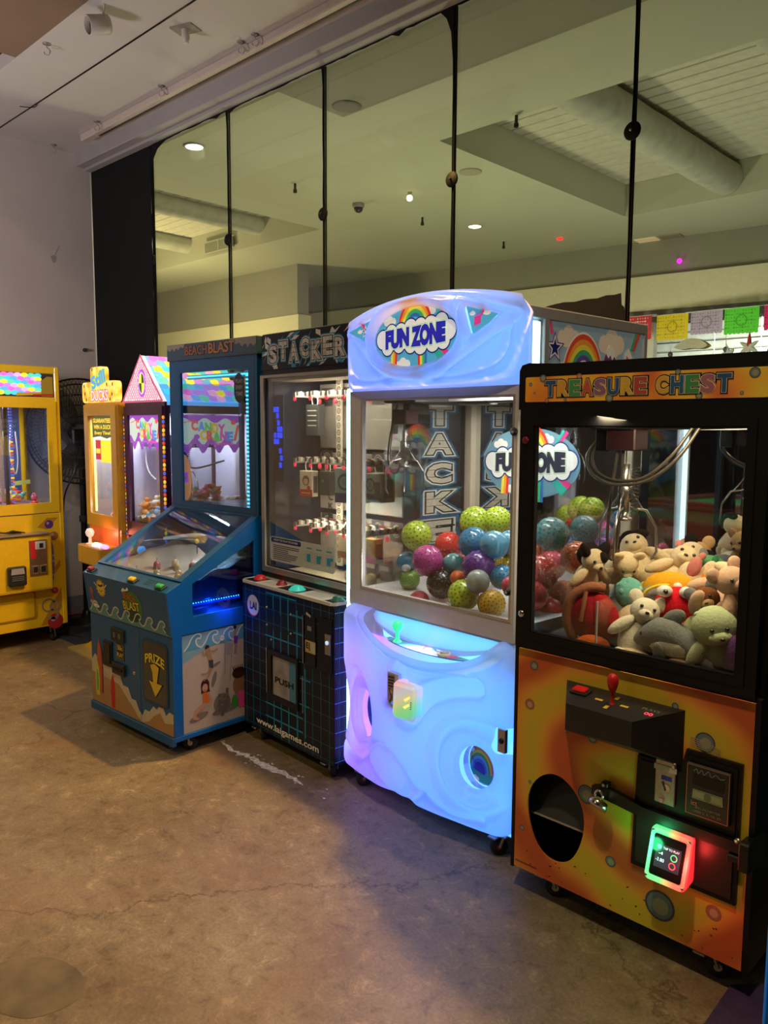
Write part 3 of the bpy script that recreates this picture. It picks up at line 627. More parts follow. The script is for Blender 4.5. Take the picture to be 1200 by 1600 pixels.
cw = M('marquee_letter_edge', (.85, .78, .65), .4)
for ch, c, cx, wd in xs: mb.text(fr, ch, cx, 1.667, wd*.80, .042, black, .125, .0012)
for ch, c, cx, wd in xs: mb.text(fr, ch, cx, 1.667, wd*.80, .042, cw, .075, .0018)
for ch, c, cx, wd in xs: mb.text(fr, ch, cx, 1.667, wd*.80, .042, M('letter_%d_%d' % (c[0]*100, c[1]*100), c, .4), .05, .0024)
mb.build('marquee_sign', t)
mb = MB(); frame(mb, front(0), (-.003, .85, .745, 1.605), (.056, .906, .689, 1.550), 0, .018, black)
frame(mb, front(-.018), (.03, .88, .715, 1.577), (.05, .90, .695, 1.556), 0, .004, black); dr = mb.build('door', t)
mb = MB(); mb.box(.05, .004, .90, .695, .008, 1.556, cg_front); mb.build('glass', dr)
for x, z, m_ in ((.022, 1.510, M('red_lock', (.25, .03, .04), .3, .6)), (.022, .958, chrome)):
    mb = MB(); mb.lathe([(.011, 0), (.011, .006), (.006, .008), (.001, .008)], (x, -.02, z), m_, 14, (0, -1, 0)); mb.build('lock', dr)
mb = MB(); mb.box(-.010, .05, .85, -.006, .82, 1.60, cg); mb.build('side_glass', t)
mb = MB(); mb.box(.747, .05, .85, .751, .82, 1.60, cg); mb.build('side_glass', t)
mb = MB(); mb.box(.03, .795, .85, .72, .802, 1.60, mirror); mb.build('back_mirror', t)
# front panel with prize hole
E_ = [(.152+.104*math.cos(a)*(1+.04*math.sin(3*a)), .311+.144*math.sin(a)) for a in [2*PI*i/40 for i in range(40)]]
mb = MB(); hole_plate(mb, front(.006), (0, .092, .742, .838), E_, 0, .006, orange_art); fr = front(0)
for x, y, r, pk in ((.06, .791, .015, 0), (.047, .66, .018, 1), (.262, .428, .030, 0), (.616, .697, .028, 0), (.35, .246, .017, 0), (.509, .176, .045, 0), (.662, .224, .022, 1), (.029, .234, .009, 0), (.528, .777, .010, 0), (.276, .612, .016, 0), (.055, .40, .006, 0), (.185, .60, .005, 0)): planet(mb, fr, x, y, r, pk)
for k in range(5): mb.stroke(fr, [(.575, .705-.006*k), (.66, .688-.005*k)], .0018, P('ring_pale', .6, .5, .3), .0018)
rnd = random.Random(4)
for k in range(26):
    x, y = rnd.uniform(.02, .72), rnd.uniform(.1, .2); mb.stroke(fr, [(x, y), (x+rnd.uniform(-.008, .008), y-.003)], .003, black, .0009)
for k in range(14): mb.poly(fr, [(.006+k*.006, .112), (.010+k*.006, .112), (.0095+k*.006, .118), (.007+k*.006, .117)], black, .0009)
mb.build('front_panel', t)
mb = MB(); mb.add([(.03, .014, .10), (.30, .014, .10), (.30, .20, .10), (.03, .20, .10)], [(0, 1, 2, 3)], blackp); mb.build('chute_floor', t); mb = MB()
mb.add([(.03, .05, .275), (.30, .05, .275), (.30, .16, .50), (.03, .16, .50)], [(0, 1, 2, 3)], M('chute_flap', (.035, .035, .04), .5))
mb.add([(.03, .046, .272), (.30, .046, .272), (.30, .050, .277), (.03, .050, .277)], [(0, 1, 2, 3)], M('flap_edge', (.3, .25, .22), .4)); mb.build('prize_flap', t)
# control box
mb = MB(); cb = M('control_box_black', (.022, .022, .025), .42)
A = [(.181, 0), (.262, -.137), (.470, -.137), (.557, 0)]
zt = [.772, .752, .752, .772]; zb = [.61, .672, .680, .61]
V = [(x, y, z) for (x, y), z in zip(A, zt)]+[(x, y, z) for (x, y), z in zip(A, zb)]
mb.add(V, [(0, 1, 2, 3), (4, 7, 6, 5), (0, 4, 5, 1), (1, 5, 6, 2), (2, 6, 7, 3)], cb)
ft = F((.37, -.068, .7622), (1, 0, 0), (0, .137, .020))
for dx, dy, a in ((0, .035, 0), (0, -.03, 0), (.04, 0, 1), (-.04, 0, 1)): mb.poly(ft, [(dx-(.012 if a else .006), dy-(.005 if a else .010)), (dx+(.012 if a else .006), dy-(.005 if a else .010)), (dx+(.012 if a else .006), dy+(.005 if a else .010)), (dx-(.012 if a else .006), dy+(.005 if a else .010))], yellowp, .001)
mb.text(ft, 'PLAYS', .112, .018, .05, .012, P('dull_letter', .25, .23, .2), .01, .001)
mb.text(ft, '00', .116, -.006, .024, .015, M('red_led_digits', (.8, .02, .02), emit=(1, .05, .08), es=2.2), 0, .001)
cbx = mb.build('control_box', t)
mb = MB(); mb.box(-.028, -.02, 0, .028, .02, .008, blackp, .002); mb.box(-.021, -.015, .008, .021, .015, .016, M('red_button', (.5, .01, .01), .35, emit=(1, .02, .02), es=.12), .003)
o = mb.build('button', cbx); o.location = (.262, -.055, .764); o.rotation_euler = (.14, 0, 0)
mb = MB(); mb.lathe([(.010, 0), (.005, .006), (.005, .035), (.008, .036), (.013, .05), (.0165, .065), (.0155, .078), (.010, .088), (.001, .091)], (.372, -.068, .760), red, 20); o = mb.build('joystick', cbx)
# coin door, lock bar
mb = MB(); fr = front(0)
mb.prism(fr, [(.420, .275), (.722, .275), (.722, .668), (.570, .668), (.557, .61), (.429, .61)], 0, .012, black)
mb.prism(fr, [(.435, .29), (.710, .29), (.710, .43), (.435, .43)], .012, .016, M('door_black', (.018, .012, .013), .35)); mb.prism(fr, [(.440, .47), (.712, .47), (.712, .655), (.578, .655), (.562, .60), (.440, .60)], .012, .016, black)
cd = mb.build('coin_door', t)
mb = MB(); mb.box(.489, -.024, .495, .548, -.016, .622, steel, .002); fr = front(-.024)
mb.poly(fr, [(.486, .592), (.552, .592), (.552, .608), (.486, .608)], M('pale_tape', (.5, .46, .44), .6), .002)
mb.poly(fr, [(.508, .566), (.538, .566), (.538, .578), (.508, .578)], royal, .001); mb.disc(fr, .524, .545, .010, chrome, .001); mb.stroke(fr, [(.512, .560), (.522, .536)], .006, blackp, .0015)
mb.box(.505, -.030, .498, .518, -.022, .512, chrome, .001); mb.lathe([(.004, 0), (.004, .004)], (.543, -.025, .612), chrome, 8, (0, -1, 0)); mb.build('coin_mechanism', cd)
mb = MB(); mb.box(.578, -.026, .492, .700, -.016, .640, blackp, .003); fr = front(-.026)
mb.stroke(fr, [(.582, .497), (.696, .497), (.696, .636), (.582, .636)], .0022, P('copper_line', .55, .2, .08), .0008, True)
mb.stroke(fr, crom([(.600,.620),(.608,.628),(.612,.616),(.622,.628),(.628,.616),(.640,.630),(.648,.616),(.660,.626),(.672,.618),(.684,.622)],4), .002, P('dull_letter'), .001)
mb.poly(fr, [(.597, .582), (.682, .582), (.682, .612), (.597, .612)], M('slot_black', (.004, .004, .004), .2), .001)
mb.poly(fr, [(.598, .543), (.682, .543), (.680, .570), (.600, .570)], P('bill_green', .30, .34, .22), .001); mb.disc(fr, .64, .556, .010, P('bill_dark', .12, .16, .1), .0014, .012); mb.stroke(fr, [(.602, .546), (.678, .546), (.677, .567), (.603, .567)], .0016, P('bill_dark'), .0013, True)
mb.text(fr, 'ict', .605, .530, .016, .012, P('copper_line'), .01, .001); mb.text(fr, 'BILL ACCEPTOR', .643, .520, .068, .006, P('dull_letter'), 0, .001); mb.text(fr, 'USD 1, 5, 10, 20', .641, .508, .074, .007, P('dull_letter'), 0, .001); mb.build('bill_acceptor', cd)
mb = MB(); fr = front(-.014)
mb.prism(fr, [(.295, .452), (.295, .478), (.32, .486), (.36, .484), (.46, .466), (.76, .462), (.76, .432), (.46, .434), (.35, .447)], 0, .016, blackm)
mb.box(.327, -.036, .487, .35, -.012, .503, blackm, .003); mb.lathe([(.005, 0), (.005, .004)], (.338, -.036, .495), steel, 8, (0, -1, 0))
mb.box(.70, -.034, .405, .757, -.012, .425, blackm, .003); mb.box(.735, -.05, .395, .765, .06, .475, blackm, .004); mb.lathe([(.009, 0), (.009, .003), (.002, .006)], (.727, -.03, .468), steel, 12, (0, -1, 0)); mb.build('lock_bar', t)
pd = thing('padlock', 'round silver padlock hanging on the black lock bar of the orange machine', 'padlock', place(TC, .330, -.048, .447), TC[2])
mb = MB(); mb.lathe([(.001, -.013), (.026, -.013), (.032, -.007), (.032, .007), (.026, .013), (.001, .013)], (0, 0, -.01), chrome, 26, (.2, .6, .8)); mb.build('body', pd)
mb = MB(); mb.tube(crom([(-.010, 0, .006), (-.012, 0, .022), (0, 0, .032), (.012, 0, .022), (.010, 0, .006)], 5), .004, chrome, 8); mb.build('shackle', pd)
# glowing card reader
t2 = thing('card_reader', 'small card reader with green and red glowing rim on the orange machine', 'card reader', place(TC, .553, -.012, .36), TC[2])
def b_reader(nt, N, L, p):
    tc = N.new('ShaderNodeTexCoord'); sx = N.new('ShaderNodeSeparateXYZ'); L.new(tc.outputs['Object'], sx.inputs[0])
    mr = N.new('ShaderNodeMapRange'); mr.inputs[1].default_value = -.06; mr.inputs[2].default_value = .06; L.new(sx.outputs[0], mr.inputs[0])
    r = ramp(N, [(.0, (.0, .85, .25)), (.40, (.0, .80, .25)), (.56, (.9, .42, .10)), (.72, (1, .05, .04)), (1, (1, .02, .03))]); L.new(mr.outputs[0], r.inputs[0])
    p.inputs['Base Color'].default_value = (.6, .6, .6, 1); L.new(r.outputs[0], p.inputs['Emission Color']); p.inputs['Emission Strength'].default_value = .95; p.inputs['Roughness'].default_value = .3
rdr = ramp_mat('reader_lit_rim', b_reader)
mb = MB(); V = []
pr = rrect(-.060, -.070, .060, .072, .014, 4)
n = len(pr)
tilt = lambda y, h: h+(.072-y)*.30
for k, (s_, h) in enumerate(((.92, 0), (1.0, .010), (1.0, .022), (.95, .028))):
    for x, y in pr: V.append((x*s_, -(h if k == 0 else tilt(y, h)), y*(s_ if k else 1)))
fs = [(k*n+i, k*n+(i+1) % n, (k+1)*n+(i+1) % n, (k+1)*n+i) for k in range(3) for i in range(n)]+[tuple(range(3*n, 4*n))]
mb.add(V, fs, rdr, False); mb.build('body', t2)
fr = F((0, -.0495, 0), (1, 0, 0), (0, .30, 1)); 
mb = MB(); mb.prism(fr, rrect(-.046, -.054, .046, .058, .006, 3), 0, .0015, M('reader_bezel', (.008, .008, .01), .15))
mb.prism(fr, [(-.036, -.030), (.036, -.030), (.036, .034), (-.036, .034)], .0015, .0022, M('reader_screen', (.02, .02, .03), .2, emit=(.12, .10, .16), es=.28))
mb.build('screen', t2)
mb = MB(); fr2 = F((0, -.0495, 0), (1, 0, 0), (0, .30, 1)); wt = M('reader_text', (.8, .8, 1), emit=(.55, .6, 1), es=.9)
mb.disc(fr2, -.026, .026, .006, M('reader_logo', (.2, .3, 1), emit=(.2, .3, .9), es=.8), .003); mb.text(fr2, 'TAP TO PLAY', .008, .026, .046, .006, wt, .01, .003)
mb.text(fr2, '-4', -.020, .010, .012, .008, wt, .01, .003); mb.text(fr2, '-3.80', -.020, -.008, .024, .009, wt, .01, .003)
mb.ring(fr2, .018, .008, .007, .010, M('reader_green', (.1, .8, .4), emit=(.1, .8, .4), es=.6), .003, 18); mb.ring(fr2, .016, -.014, .007, .010, M('reader_red', (.8, .1, .1), emit=(.9, .1, .12), es=.7), .003, 18); mb.build('display_text', t2)
for x, y in ((-.052, .063), (.052, .063), (-.052, -.060), (.052, -.060)): mb = MB(); mb.lathe([(.004, 0), (.004, .003), (.001, .004)], fr.p(x, y, 0), chrome, 8, fr.n); mb.build('screw', t2)
light('POINT', 'reader_glow_green', (-.05, -.075, .03), .35, (.05, 1, .3), .02, parent=t2); light('POINT', 'reader_glow_red', (.055, -.075, .01), .45, (1, .05, .04), .02, parent=t2)
for x, y in ((.10, .07), (.64, .06), (.10, .78), (.64, .78)): caster(t, x, y, .09)
# gantry, claw, hoses
mb = MB(); gold = M('brass_rail', (.35, .26, .12), .35, .8)
mb.box(.02, .24, 1.555, .73, .26, 1.575, gold); mb.box(.02, .62, 1.555, .73, .64, 1.575, gold); mb.box(.04, .06, 1.57, .06, .82, 1.59, steel); mb.box(.69, .06, 1.57, .71, .82, 1.59, steel)
mb.box(.12, .2, 1.545, .26, .66, 1.56, blackm); mb.box(.10, .26, 1.47, .15, .31, 1.555, blackm, .005); mb.build('gantry', t)
claw(t, .215, .26, 1.548, 1.275, 1.0, .75, mat=M('dark_chrome', (.35, .34, .33), .25, .9))
hm = M('clear_air_hose', (.05, .042, .034), .2, .1, var=.2); 
for i, P_ in enumerate(([(.10, .3, 1.52), (.085, .24, 1.46), (.13, .20, 1.40), (.22, .18, 1.372), (.33, .17, 1.39), (.42, .18, 1.46), (.47, .22, 1.56)], [(.11, .3, 1.53), (.098, .25, 1.46), (.14, .21, 1.41), (.22, .19, 1.384), (.32, .18, 1.40), (.40, .19, 1.47), (.45, .22, 1.56)], [(.20, .24, 1.50), (.185, .235, 1.38), (.175, .23, 1.24), (.178, .23, 1.16), (.19, .23, 1.125), (.205, .23, 1.15), (.21, .235, 1.26), (.215, .24, 1.50)])):
    mb = MB(); mb.tube(crom(P_, 8), .0055, hm, 8); mb.build('hose', t)
mb = MB()
mb.box(.262, .02, .852, .266, .30, 1.03, cg); mb.box(.0, .30, .852, .266, .304, 1.03, cg); mb.box(.262, .018, .852, .267, .022, 1.03, M('acrylic_edge', (.6, .62, .65), .2)); mb.build('chute_divider', t)
light('AREA', 'crane_interior_lamp', (.50, .065, 1.585), 6.5, (1, .80, .47), .5, (.42, .30, .9), size_y=.08, parent=t)
light('AREA', 'crane_interior_lamp_back', (.40, .60, 1.55), 1.6, (1, .78, .5), .4, (.42, .6, .9), parent=t)

# plush animals ------------------------------------------------------
def fur(n, c=(.5, .5, .5)):
    return M('plush_'+n, c, .95, var=.10, bump=.25, scale=120, spec=.1)
cr = fur('cream', (.68, .55, .35)); crw = fur('white', (.70, .66, .52)); gy = fur('grey', (.20, .22, .21)); bk = fur('black', (.012, .012, .012)); rd = fur('red', (.55, .012, .02)); yl = fur('orange_yellow', (.72, .36, .02)); gn = fur('green', (.10, .30, .14)); pgn = fur('pale_green', (.50, .58, .33)); pk = fur('pink', (.62, .40, .28)); bg_ = fur('burgundy', (.28, .012, .02)); bn = fur('brown', (.16, .06, .02)); tl = fur('teal', (.15, .42, .36)); pu = fur('purple', (.10, .03, .14)); org_ = fur('orange', (.70, .28, .02)); tn = fur('tan', (.45, .28, .13)); pk2 = fur('rose', (.6, .22, .2))
eyeM = M('toy_eye', (.01, .008, .006), .1, coat=1); eyeW = M('toy_eye_white', (.75, .74, .7), .3)
def toy(u, v, z, lab, rot=(0, 0, 40), cat='plush toy', name='plush_animal'):
    o = thing(name, lab, cat, place(TC, u, v, z), 0, 'plush animals in the orange machine'); o.rotation_euler = tuple(math.radians(a) for a in rot); return o
def part(par, name, c, r, m, rot=None, sq=None, label=None):
    mb = MB(); R = Matrix.Rotation(math.radians(rot[0]), 3, rot[1]) if rot else None
    mb.ell(c, r, m, R, 16, 10, sq); o = mb.build(name, par)
    if label: o['label'] = label
    return o
def animal(u, v, z, lab, rot, c, ear=None, muz=None, s=1.0, patch=None, earshape=(.020, .010, .022), legs=True, head=1.0):
    o = toy(u, v, z, lab, rot); muz = muz or c; ear = ear or c
    part(o, 'body', (0, 0, 0), (.044*s, .038*s, .060*s), c); h = (0, -.012*s, .082*s)
    part(o, 'head', h, (.040*s*head, .038*s*head, .037*s*head), c)
    part(o, 'muzzle', (0, -.044*s*head, .073*s), (.020*s*head, .017*s, .015*s), muz)
    part(o, 'nose', (0, -.061*s*head, .078*s), (.006*s, .004*s, .004*s), eyeM)
    for q in (-1, 1):
        part(o, 'eye', (q*.017*s, -.044*s*head, .092*s), .0052*s, eyeM)
        part(o, 'ear', (q*.034*s, -.004*s, .112*s), tuple(k*s for k in earshape), ear, (q*25, 'Y'))
        part(o, 'arm', (q*.048*s, -.024*s, .026*s), (.017*s, .018*s, .042*s), c, (-q*38, 'Y'))
        if legs: part(o, 'leg', (q*.030*s, -.035*s, -.052*s), (.020*s, .042*s, .020*s), c)
    if patch: part(o, 'patch', (.016*s, -.030*s, .097*s), (.020*s, .020*s, .020*s), patch)
    return o
animal(.355, .085, .918, 'cream polar bear plush standing upright at the front glass with one arm raised', (-12, 18, 30), crw, s=1.10, legs=True)
o = toy(.462, .075, .940, 'grey dolphin plush lying across the front of the pile', (0, 0, 0), name='plush_dolphin'); o.scale = (1.12, 1.12, 1.2)
mb = MB(); sp = crom([(-.085, -.01, -.012), (-.065, -.005, .0), (-.03, 0, .012), (.02, 0, .012), (.07, 0, -.012), (.115, 0, -.04), (.150, 0, -.062)], 5); rp = [.010, .024, .038, .040, .032, .020, .009]
V = []; seg = 16; n = len(sp)
for i, p in enumerate(sp):
    f_ = i/(n-1)*6; k = min(int(f_), 5); rr = rp[k]+(rp[k+1]-rp[k])*(f_-k)
    for j in range(seg): a = 2*PI*j/seg; V.append((p[0], p[1]+rr*math.cos(a), p[2]+rr*math.sin(a)))
mb.add(V, [(i*seg+j, i*seg+(j+1) % seg, (i+1)*seg+(j+1) % seg, (i+1)*seg+j) for i in range(n-1) for j in range(seg)], gy, True); mb.ell(sp[0], (.016, .010, .010), gy); mb.build('body', o)
part(o, 'dorsal_fin', (.015, 0, .055), (.034, .010, .020), gy, (-30, 'Y')); part(o, 'flipper', (-.005, -.035, -.03), (.016, .012, .034), gy, (25, 'X'), label='drooping flipper'); part(o, 'tail_fin', (.168, -.01, -.075), (.034, .010, .022), gy, (50, 'Y'))
part(o, 'eye', (-.058, -.026, .010), .0055, eyeM); part(o, 'belly', (.02, -.008, -.008), (.07, .032, .030), crw)
o = animal(.590, .11, .915, 'pale green frog plush with big round head at the right front', (10, -10, 35), pgn, s=1.15, earshape=(.010, .008, .010), head=1.35)
part(toy(.50, .15, .965, 'pale green plush foot poking up behind the grey dolphin', (0, 15, 0)), 'foot', (0, 0, 0), (.026, .026, .042), pgn)
o = toy(.437, .20, 1.012, 'bright red crab plush with two white goggle eyes in the middle of the pile', (0, 0, 25), name='plush_crab'); o.scale = (1.2, 1.2, 1.2)
part(o, 'body', (0, 0, 0), (.062, .050, .052), rd); part(o, 'lower_body', (-.005, -.01, -.045), (.085, .055, .024), rd)
for q in (-1, 1):
    part(o, 'eye', (q*.026-.01, -.038, .046), (.019, .014, .015), eyeW); part(o, 'pupil', (q*.024-.01, -.052, .047), .0065, eyeM); part(o, 'claw_arm', (q*.075, -.01, -.022), (.038, .018, .018), rd, (q*28, 'Y'))
o = toy(.385, .25, 1.048, 'orange yellow fish plush with grey side fin behind the red crab', (0, 0, 20), name='plush_fish'); o.scale = (1.15, 1.1, 1.15)
part(o, 'body', (0, 0, 0), (.075, .04, .052), yl); part(o, 'side_fin', (-.045, -.028, -.03), (.034, .02, .045), gy); mb = MB(); mb.tube(crom([(-.07, -.045, -.04), (-.06, -.055, .0), (-.03, -.055, .02), (.0, -.052, .024)], 5), .004, fur('yellow', (.75, .6, .05)), 7); mb.build('stripe', o)
part(o, 'eye', (.02, -.038, .018), (.012, .008, .012), eyeW)
o = toy(.275, .20, 1.03, 'teal and cream patchwork turtle plush ball left of the orange fish', (0, 0, 30), name='plush_turtle'); part(o, 'shell', (0, 0, 0), (.046, .044, .050), tl)
rnd = random.Random(8)
for k in range(26):
    a, b = rnd.uniform(0, 2*PI), rnd.uniform(-.6, 1.2); part(o, 'shell_patch', (.036*math.cos(a)*math.cos(b), .034*math.sin(a)*math.cos(b), .040*math.sin(b)), .0125, [tl, fur('mint', (.40, .55, .40)), crw, fur('deep_teal', (.05, .28, .28)), tl][k % 5])
o = toy(.18, .13, .955, 'large burgundy plush with beige rim slumped against the glass at the lower left', (0, -18, 20), name='plush_bundle')
part(o, 'body', (0, 0, 0), (.072, .06, .085), bg_); part(o, 'side', (.045, -.02, -.01), (.045, .045, .075), fur('crimson', (.38, .015, .02)))
mb = MB(); mb.tube(crom([(-.070, -.02, -.07), (-.068, -.03, .01), (-.035, -.035, .072), (.025, -.03, .092), (.07, -.015, .075)], 6), .016, fur('beige', (.32, .13, .07)), 10); mb.build('rim', o)
mb = MB(); mb.tube(crom([(.02, -.056, .085), (.0, -.066, .04), (-.02, -.068, .0)], 5), .007, fur('beige'), 8); mb.build('trim_strip', o)
o = toy(.215, .085, .873, 'orange plush foot with a white tag at the bottom left of the pile', (0, 0, 20)); part(o, 'foot', (0, 0, 0), (.055, .03, .032), fur('rust', (.5, .10, .02))); mb = MB(); mb.box(.0, -.036, -.024, .028, -.033, .004, M('fabric_tag', (.6, .58, .5), .8)); mb.build('tag', o)
o = animal(.120, .20, 1.052, 'black and cream puppy plush looking right at the left end of the pile', (20, 0, 62), cr, ear=bk, s=1.0, patch=bk, earshape=(.016, .022, .03), legs=False); part(o, 'hood', (0, .018, .085), (.042, .035, .040), bk)
animal(.170, .30, 1.075, 'cream bear plush with its head bent down behind the black puppy', (55, 0, 50), cr, s=1.05)
part(toy(.215, .34, 1.150, 'upright cream plush paws at the top left of the pile', (0, -10, 0)), 'paw', (0, 0, 0), (.021, .02, .036), cr)
o = animal(.252, .36, 1.075, 'cream cow plush with black ears at the top of the pile', (-30, -25, 40), cr, ear=bk, s=1.15, patch=None, earshape=(.026, .010, .014)); part(o, 'bow', (0, -.01, .138), (.026, .014, .016), bk)
o = animal(.285, .47, 1.065, 'cream dog plush with a grey and black side, behind the cow plush', (-20, 45, 20), cr, ear=bk, s=1.1, patch=gy); part(o, 'spot', (-.03, -.02, .03), (.026, .03, .03), bk)
animal(.355, .31, 1.055, 'cream piglet plush with pink inner ears in the middle of the pile', (-28, 25, 15), cr, ear=pk2, s=1.15, earshape=(.010, .008, .014))
o = toy(.43, .30, 1.065, 'cream plush with a long folded pink-lined ear, right of the piglet', (0, 20, 20)); part(o, 'body', (0, 0, 0), (.05, .04, .075), cr, (-25, 'Y')); part(o, 'ear', (-.015, -.03, .06), (.02, .01, .034), pk2); part(o, 'long_ear', (.03, -.01, .055), (.024, .018, .042), cr)
o = toy(.475, .32, 1.085, 'round orange puffball plush with a cream belly on the right of the pile', (0, 0, 0), name='plush_puffball'); part(o, 'body', (0, 0, 0), (.046, .04, .036), org_); part(o, 'belly', (0, -.004, -.026), (.044, .038, .026), cr)
o = toy(.415, .45, 1.105, 'green turtle plush at the back of the pile, top right', (0, 0, 10), name='plush_turtle'); part(o, 'body', (0, 0, 0), (.06, .045, .036), gn); part(o, 'shell_stripe', (-.02, -.012, .008), (.02, .036, .032), pgn); part(o, 'shell_stripe', (.026, -.012, .006), (.014, .036, .032), fur('dark_green', (.03, .2, .08))); part(o, 'head', (.06, -.01, -.01), (.024, .024, .022), gn); part(o, 'eye', (.0, -.045, -.012), .006, eyeM); part(o, 'eye', (.02, -.045, -.012), .006, eyeM)
o = animal(.585, .26, 1.085, 'cream dog plush with a black spot lying at the right end of the pile', (30, 60, 10), cr, s=1.2, earshape=(.016, .03, .02)); part(o, 'spot', (-.02, -.038, .06), (.016, .012, .016), bk)
animal(.54, .20, 1.035, 'peach pink pig plush lying on its back right of the red crab', (-60, 20, 10), pk, s=1.15)
o = toy(.485, .19, 1.025, 'yellow plush paws beside the peach pig', (0, 0, 0)); part(o, 'paw', (0, 0, 0), (.024, .022, .036), fur('honey', (.6, .42, .14)), (20, 'Y')); part(o, 'paw', (.045, -.01, -.02), (.02, .018, .028), fur('honey'), (70, 'Y'))
animal(.635, .16, 1.045, 'pink pig plush pressed against the right side of the window', (-10, -25, 60), pk, s=1.1)
o = animal(.575, .165, .995, 'dark brown monkey plush with grey ear half hidden behind the frog', (0, -30, 20), bn, ear=gy, muz=tn, s=.95); 
part(toy(.665, .05, .935, 'dark purple plush in the bottom right corner of the window', (0, 0, 0)), 'body', (0, 0, 0), (.028, .03, .062), pu)
part(toy(.40, .045, .872, 'cream plush leg along the bottom edge of the window', (0, 0, 0)), 'leg', (0, 0, 0), (.075, .025, .024), cr, (15, 'Y'))
part(toy(.53, .05, .872, 'pale pink plush scrap under the dolphin', (0, 0, 0)), 'body', (0, 0, 0), (.055, .03, .024), pk, (15, 'Y'))
animal(.35, .56, 1.04, 'tan bear plush at the very back against the mirror', (20, 10, 200), tn, s=1.1)
animal(.53, .55, 1.00, 'cream bear plush at the back right against the mirror', (0, 0, -30), cr, s=1.15)
for k, (u, v, z, c, l) in enumerate(((.32, .2, .93, cr, 'under the teal turtle'), (.50, .28, .96, pk, 'under the puffball'), (.60, .35, .98, crw, 'under the spotted dog'), (.35, .42, .98, tn, 'under the cow'), (.45, .55, .98, gn, 'at the back under the turtle'), (.64, .55, .95, rd, 'at the back right'), (.12, .45, .95, cr, 'at the back left'), (.25, .60, .98, gy, 'at the back under the dog'), (.2, .36, .96, crw, 'under the bent bear'))):
    o = toy(u, v, z, 'buried plush toy '+l, (0, 20*k, 40*k)); part(o, 'body', (0, 0, 0), (.085, .075, .085), c)
# ------------------------------------------------------------------ glowing blue-white crane with balls
def b_shell(nt, N, L, p):
    N.remove(p); out = N['Material Output']
    tr = N.new('ShaderNodeBsdfTranslucent'); tr.inputs[0].default_value = (.93, .93, .95, 1)
    df = N.new('ShaderNodeBsdfDiffuse'); df.inputs[0].default_value = (.40, .43, .50, 1)
    gl = N.new('ShaderNodeBsdfGlossy'); gl.inputs['Roughness'].default_value = .18
    tc = N.new('ShaderNodeTexCoord'); nz = N.new('ShaderNodeTexNoise'); nz.inputs['Scale'].default_value = 3; L.new(tc.outputs['Object'], nz.inputs[0])
    bm = N.new('ShaderNodeBump'); bm.inputs['Strength'].default_value = .02; L.new(nz.outputs['Fac'], bm.inputs['Height']); L.new(bm.outputs[0], gl.inputs['Normal'])
    m1 = N.new('ShaderNodeMixShader'); m1.inputs[0].default_value = .30; L.new(tr.outputs[0], m1.inputs[1]); L.new(df.outputs[0], m1.inputs[2])
    lw = N.new('ShaderNodeLayerWeight'); lw.inputs[0].default_value = .25; mm = N.new('ShaderNodeMath'); mm.operation = 'MULTIPLY'; mm.inputs[1].default_value = .5; L.new(lw.outputs['Fresnel'], mm.inputs[0])
    m2 = N.new('ShaderNodeMixShader'); L.new(mm.outputs[0], m2.inputs[0]); L.new(m1.outputs[0], m2.inputs[1]); L.new(gl.outputs[0], m2.inputs[2]); L.new(m2.outputs[0], out.inputs[0])
shell = ramp_mat('translucent_moulded_plastic', b_shell)
def led_board(name, stops, es, x0=0, x1=.95):
    def b(nt, N, L, p):
        tc = N.new('ShaderNodeTexCoord'); sx = N.new('ShaderNodeSeparateXYZ'); L.new(tc.outputs['Object'], sx.inputs[0])
        mr = N.new('ShaderNodeMapRange'); mr.inputs[1].default_value = x0; mr.inputs[2].default_value = x1; L.new(sx.outputs[0], mr.inputs[0])
        r = ramp(N, stops); L.new(mr.outputs[0], r.inputs[0]); L.new(r.outputs[0], p.inputs['Emission Color']); p.inputs['Emission Strength'].default_value = es; p.inputs['Base Color'].default_value = (.7, .7, .7, 1)
    return ramp_mat(name, b)
boardlo = led_board('led_board_purple_to_blue', [(0, (.15, .10, 1)), (.20, (.22, .05, 1)), (.36, (.10, .15, 1)), (.55, (.05, .21, 1)), (1, (.04, .26, 1))], 3.0)
boardhi = led_board('led_board_blue', [(0, (.07, .21, 1)), (.5, (.065, .25, 1)), (1, (.05, .30, 1))], 2.1)
silver = M('silver_frame', (.62, .62, .68), .38, .15); silverw = M('white_frame', (.7, .7, .73), .4, .0)
def sst(a, b, x):
    t = max(0, min(1, (x-a)/(b-a))); return t*t*(3-2*t)
def segd(pts, x, y):
    best = 9; 
    for i in range(len(pts)-1):
        (ax, ay), (bx, by) = pts[i][:2], pts[i+1][:2]; dx, dy = bx-ax, by-ay
        t = max(0, min(1, ((x-ax)*dx+(y-ay)*dy)/(dx*dx+dy*dy+1e-12))); d = math.hypot(x-ax-dx*t, y-ay-dy*t)
        if len(pts[i]) > 2: d /= pts[i][2]+(pts[i+1][2]-pts[i][2])*t
        best = min(best, d)
    return best
def rbox(x, y, x0, y0, x1, y1, r):
    qx = abs(x-(x0+x1)/2)-(x1-x0)/2+r; qy = abs(y-(y0+y1)/2)-(y1-y0)/2+r
    return math.hypot(max(qx, 0), max(qy, 0))+min(max(qx, qy), 0)-r
def elld(x, y, cx, cy, rx, ry):
    k = math.hypot((x-cx)/rx, (y-cy)/ry); g = math.hypot((x-cx)/rx**2, (y-cy)/ry**2)
    return (k-1)*k/(g+1e-9) if k > .01 else -min(rx, ry)
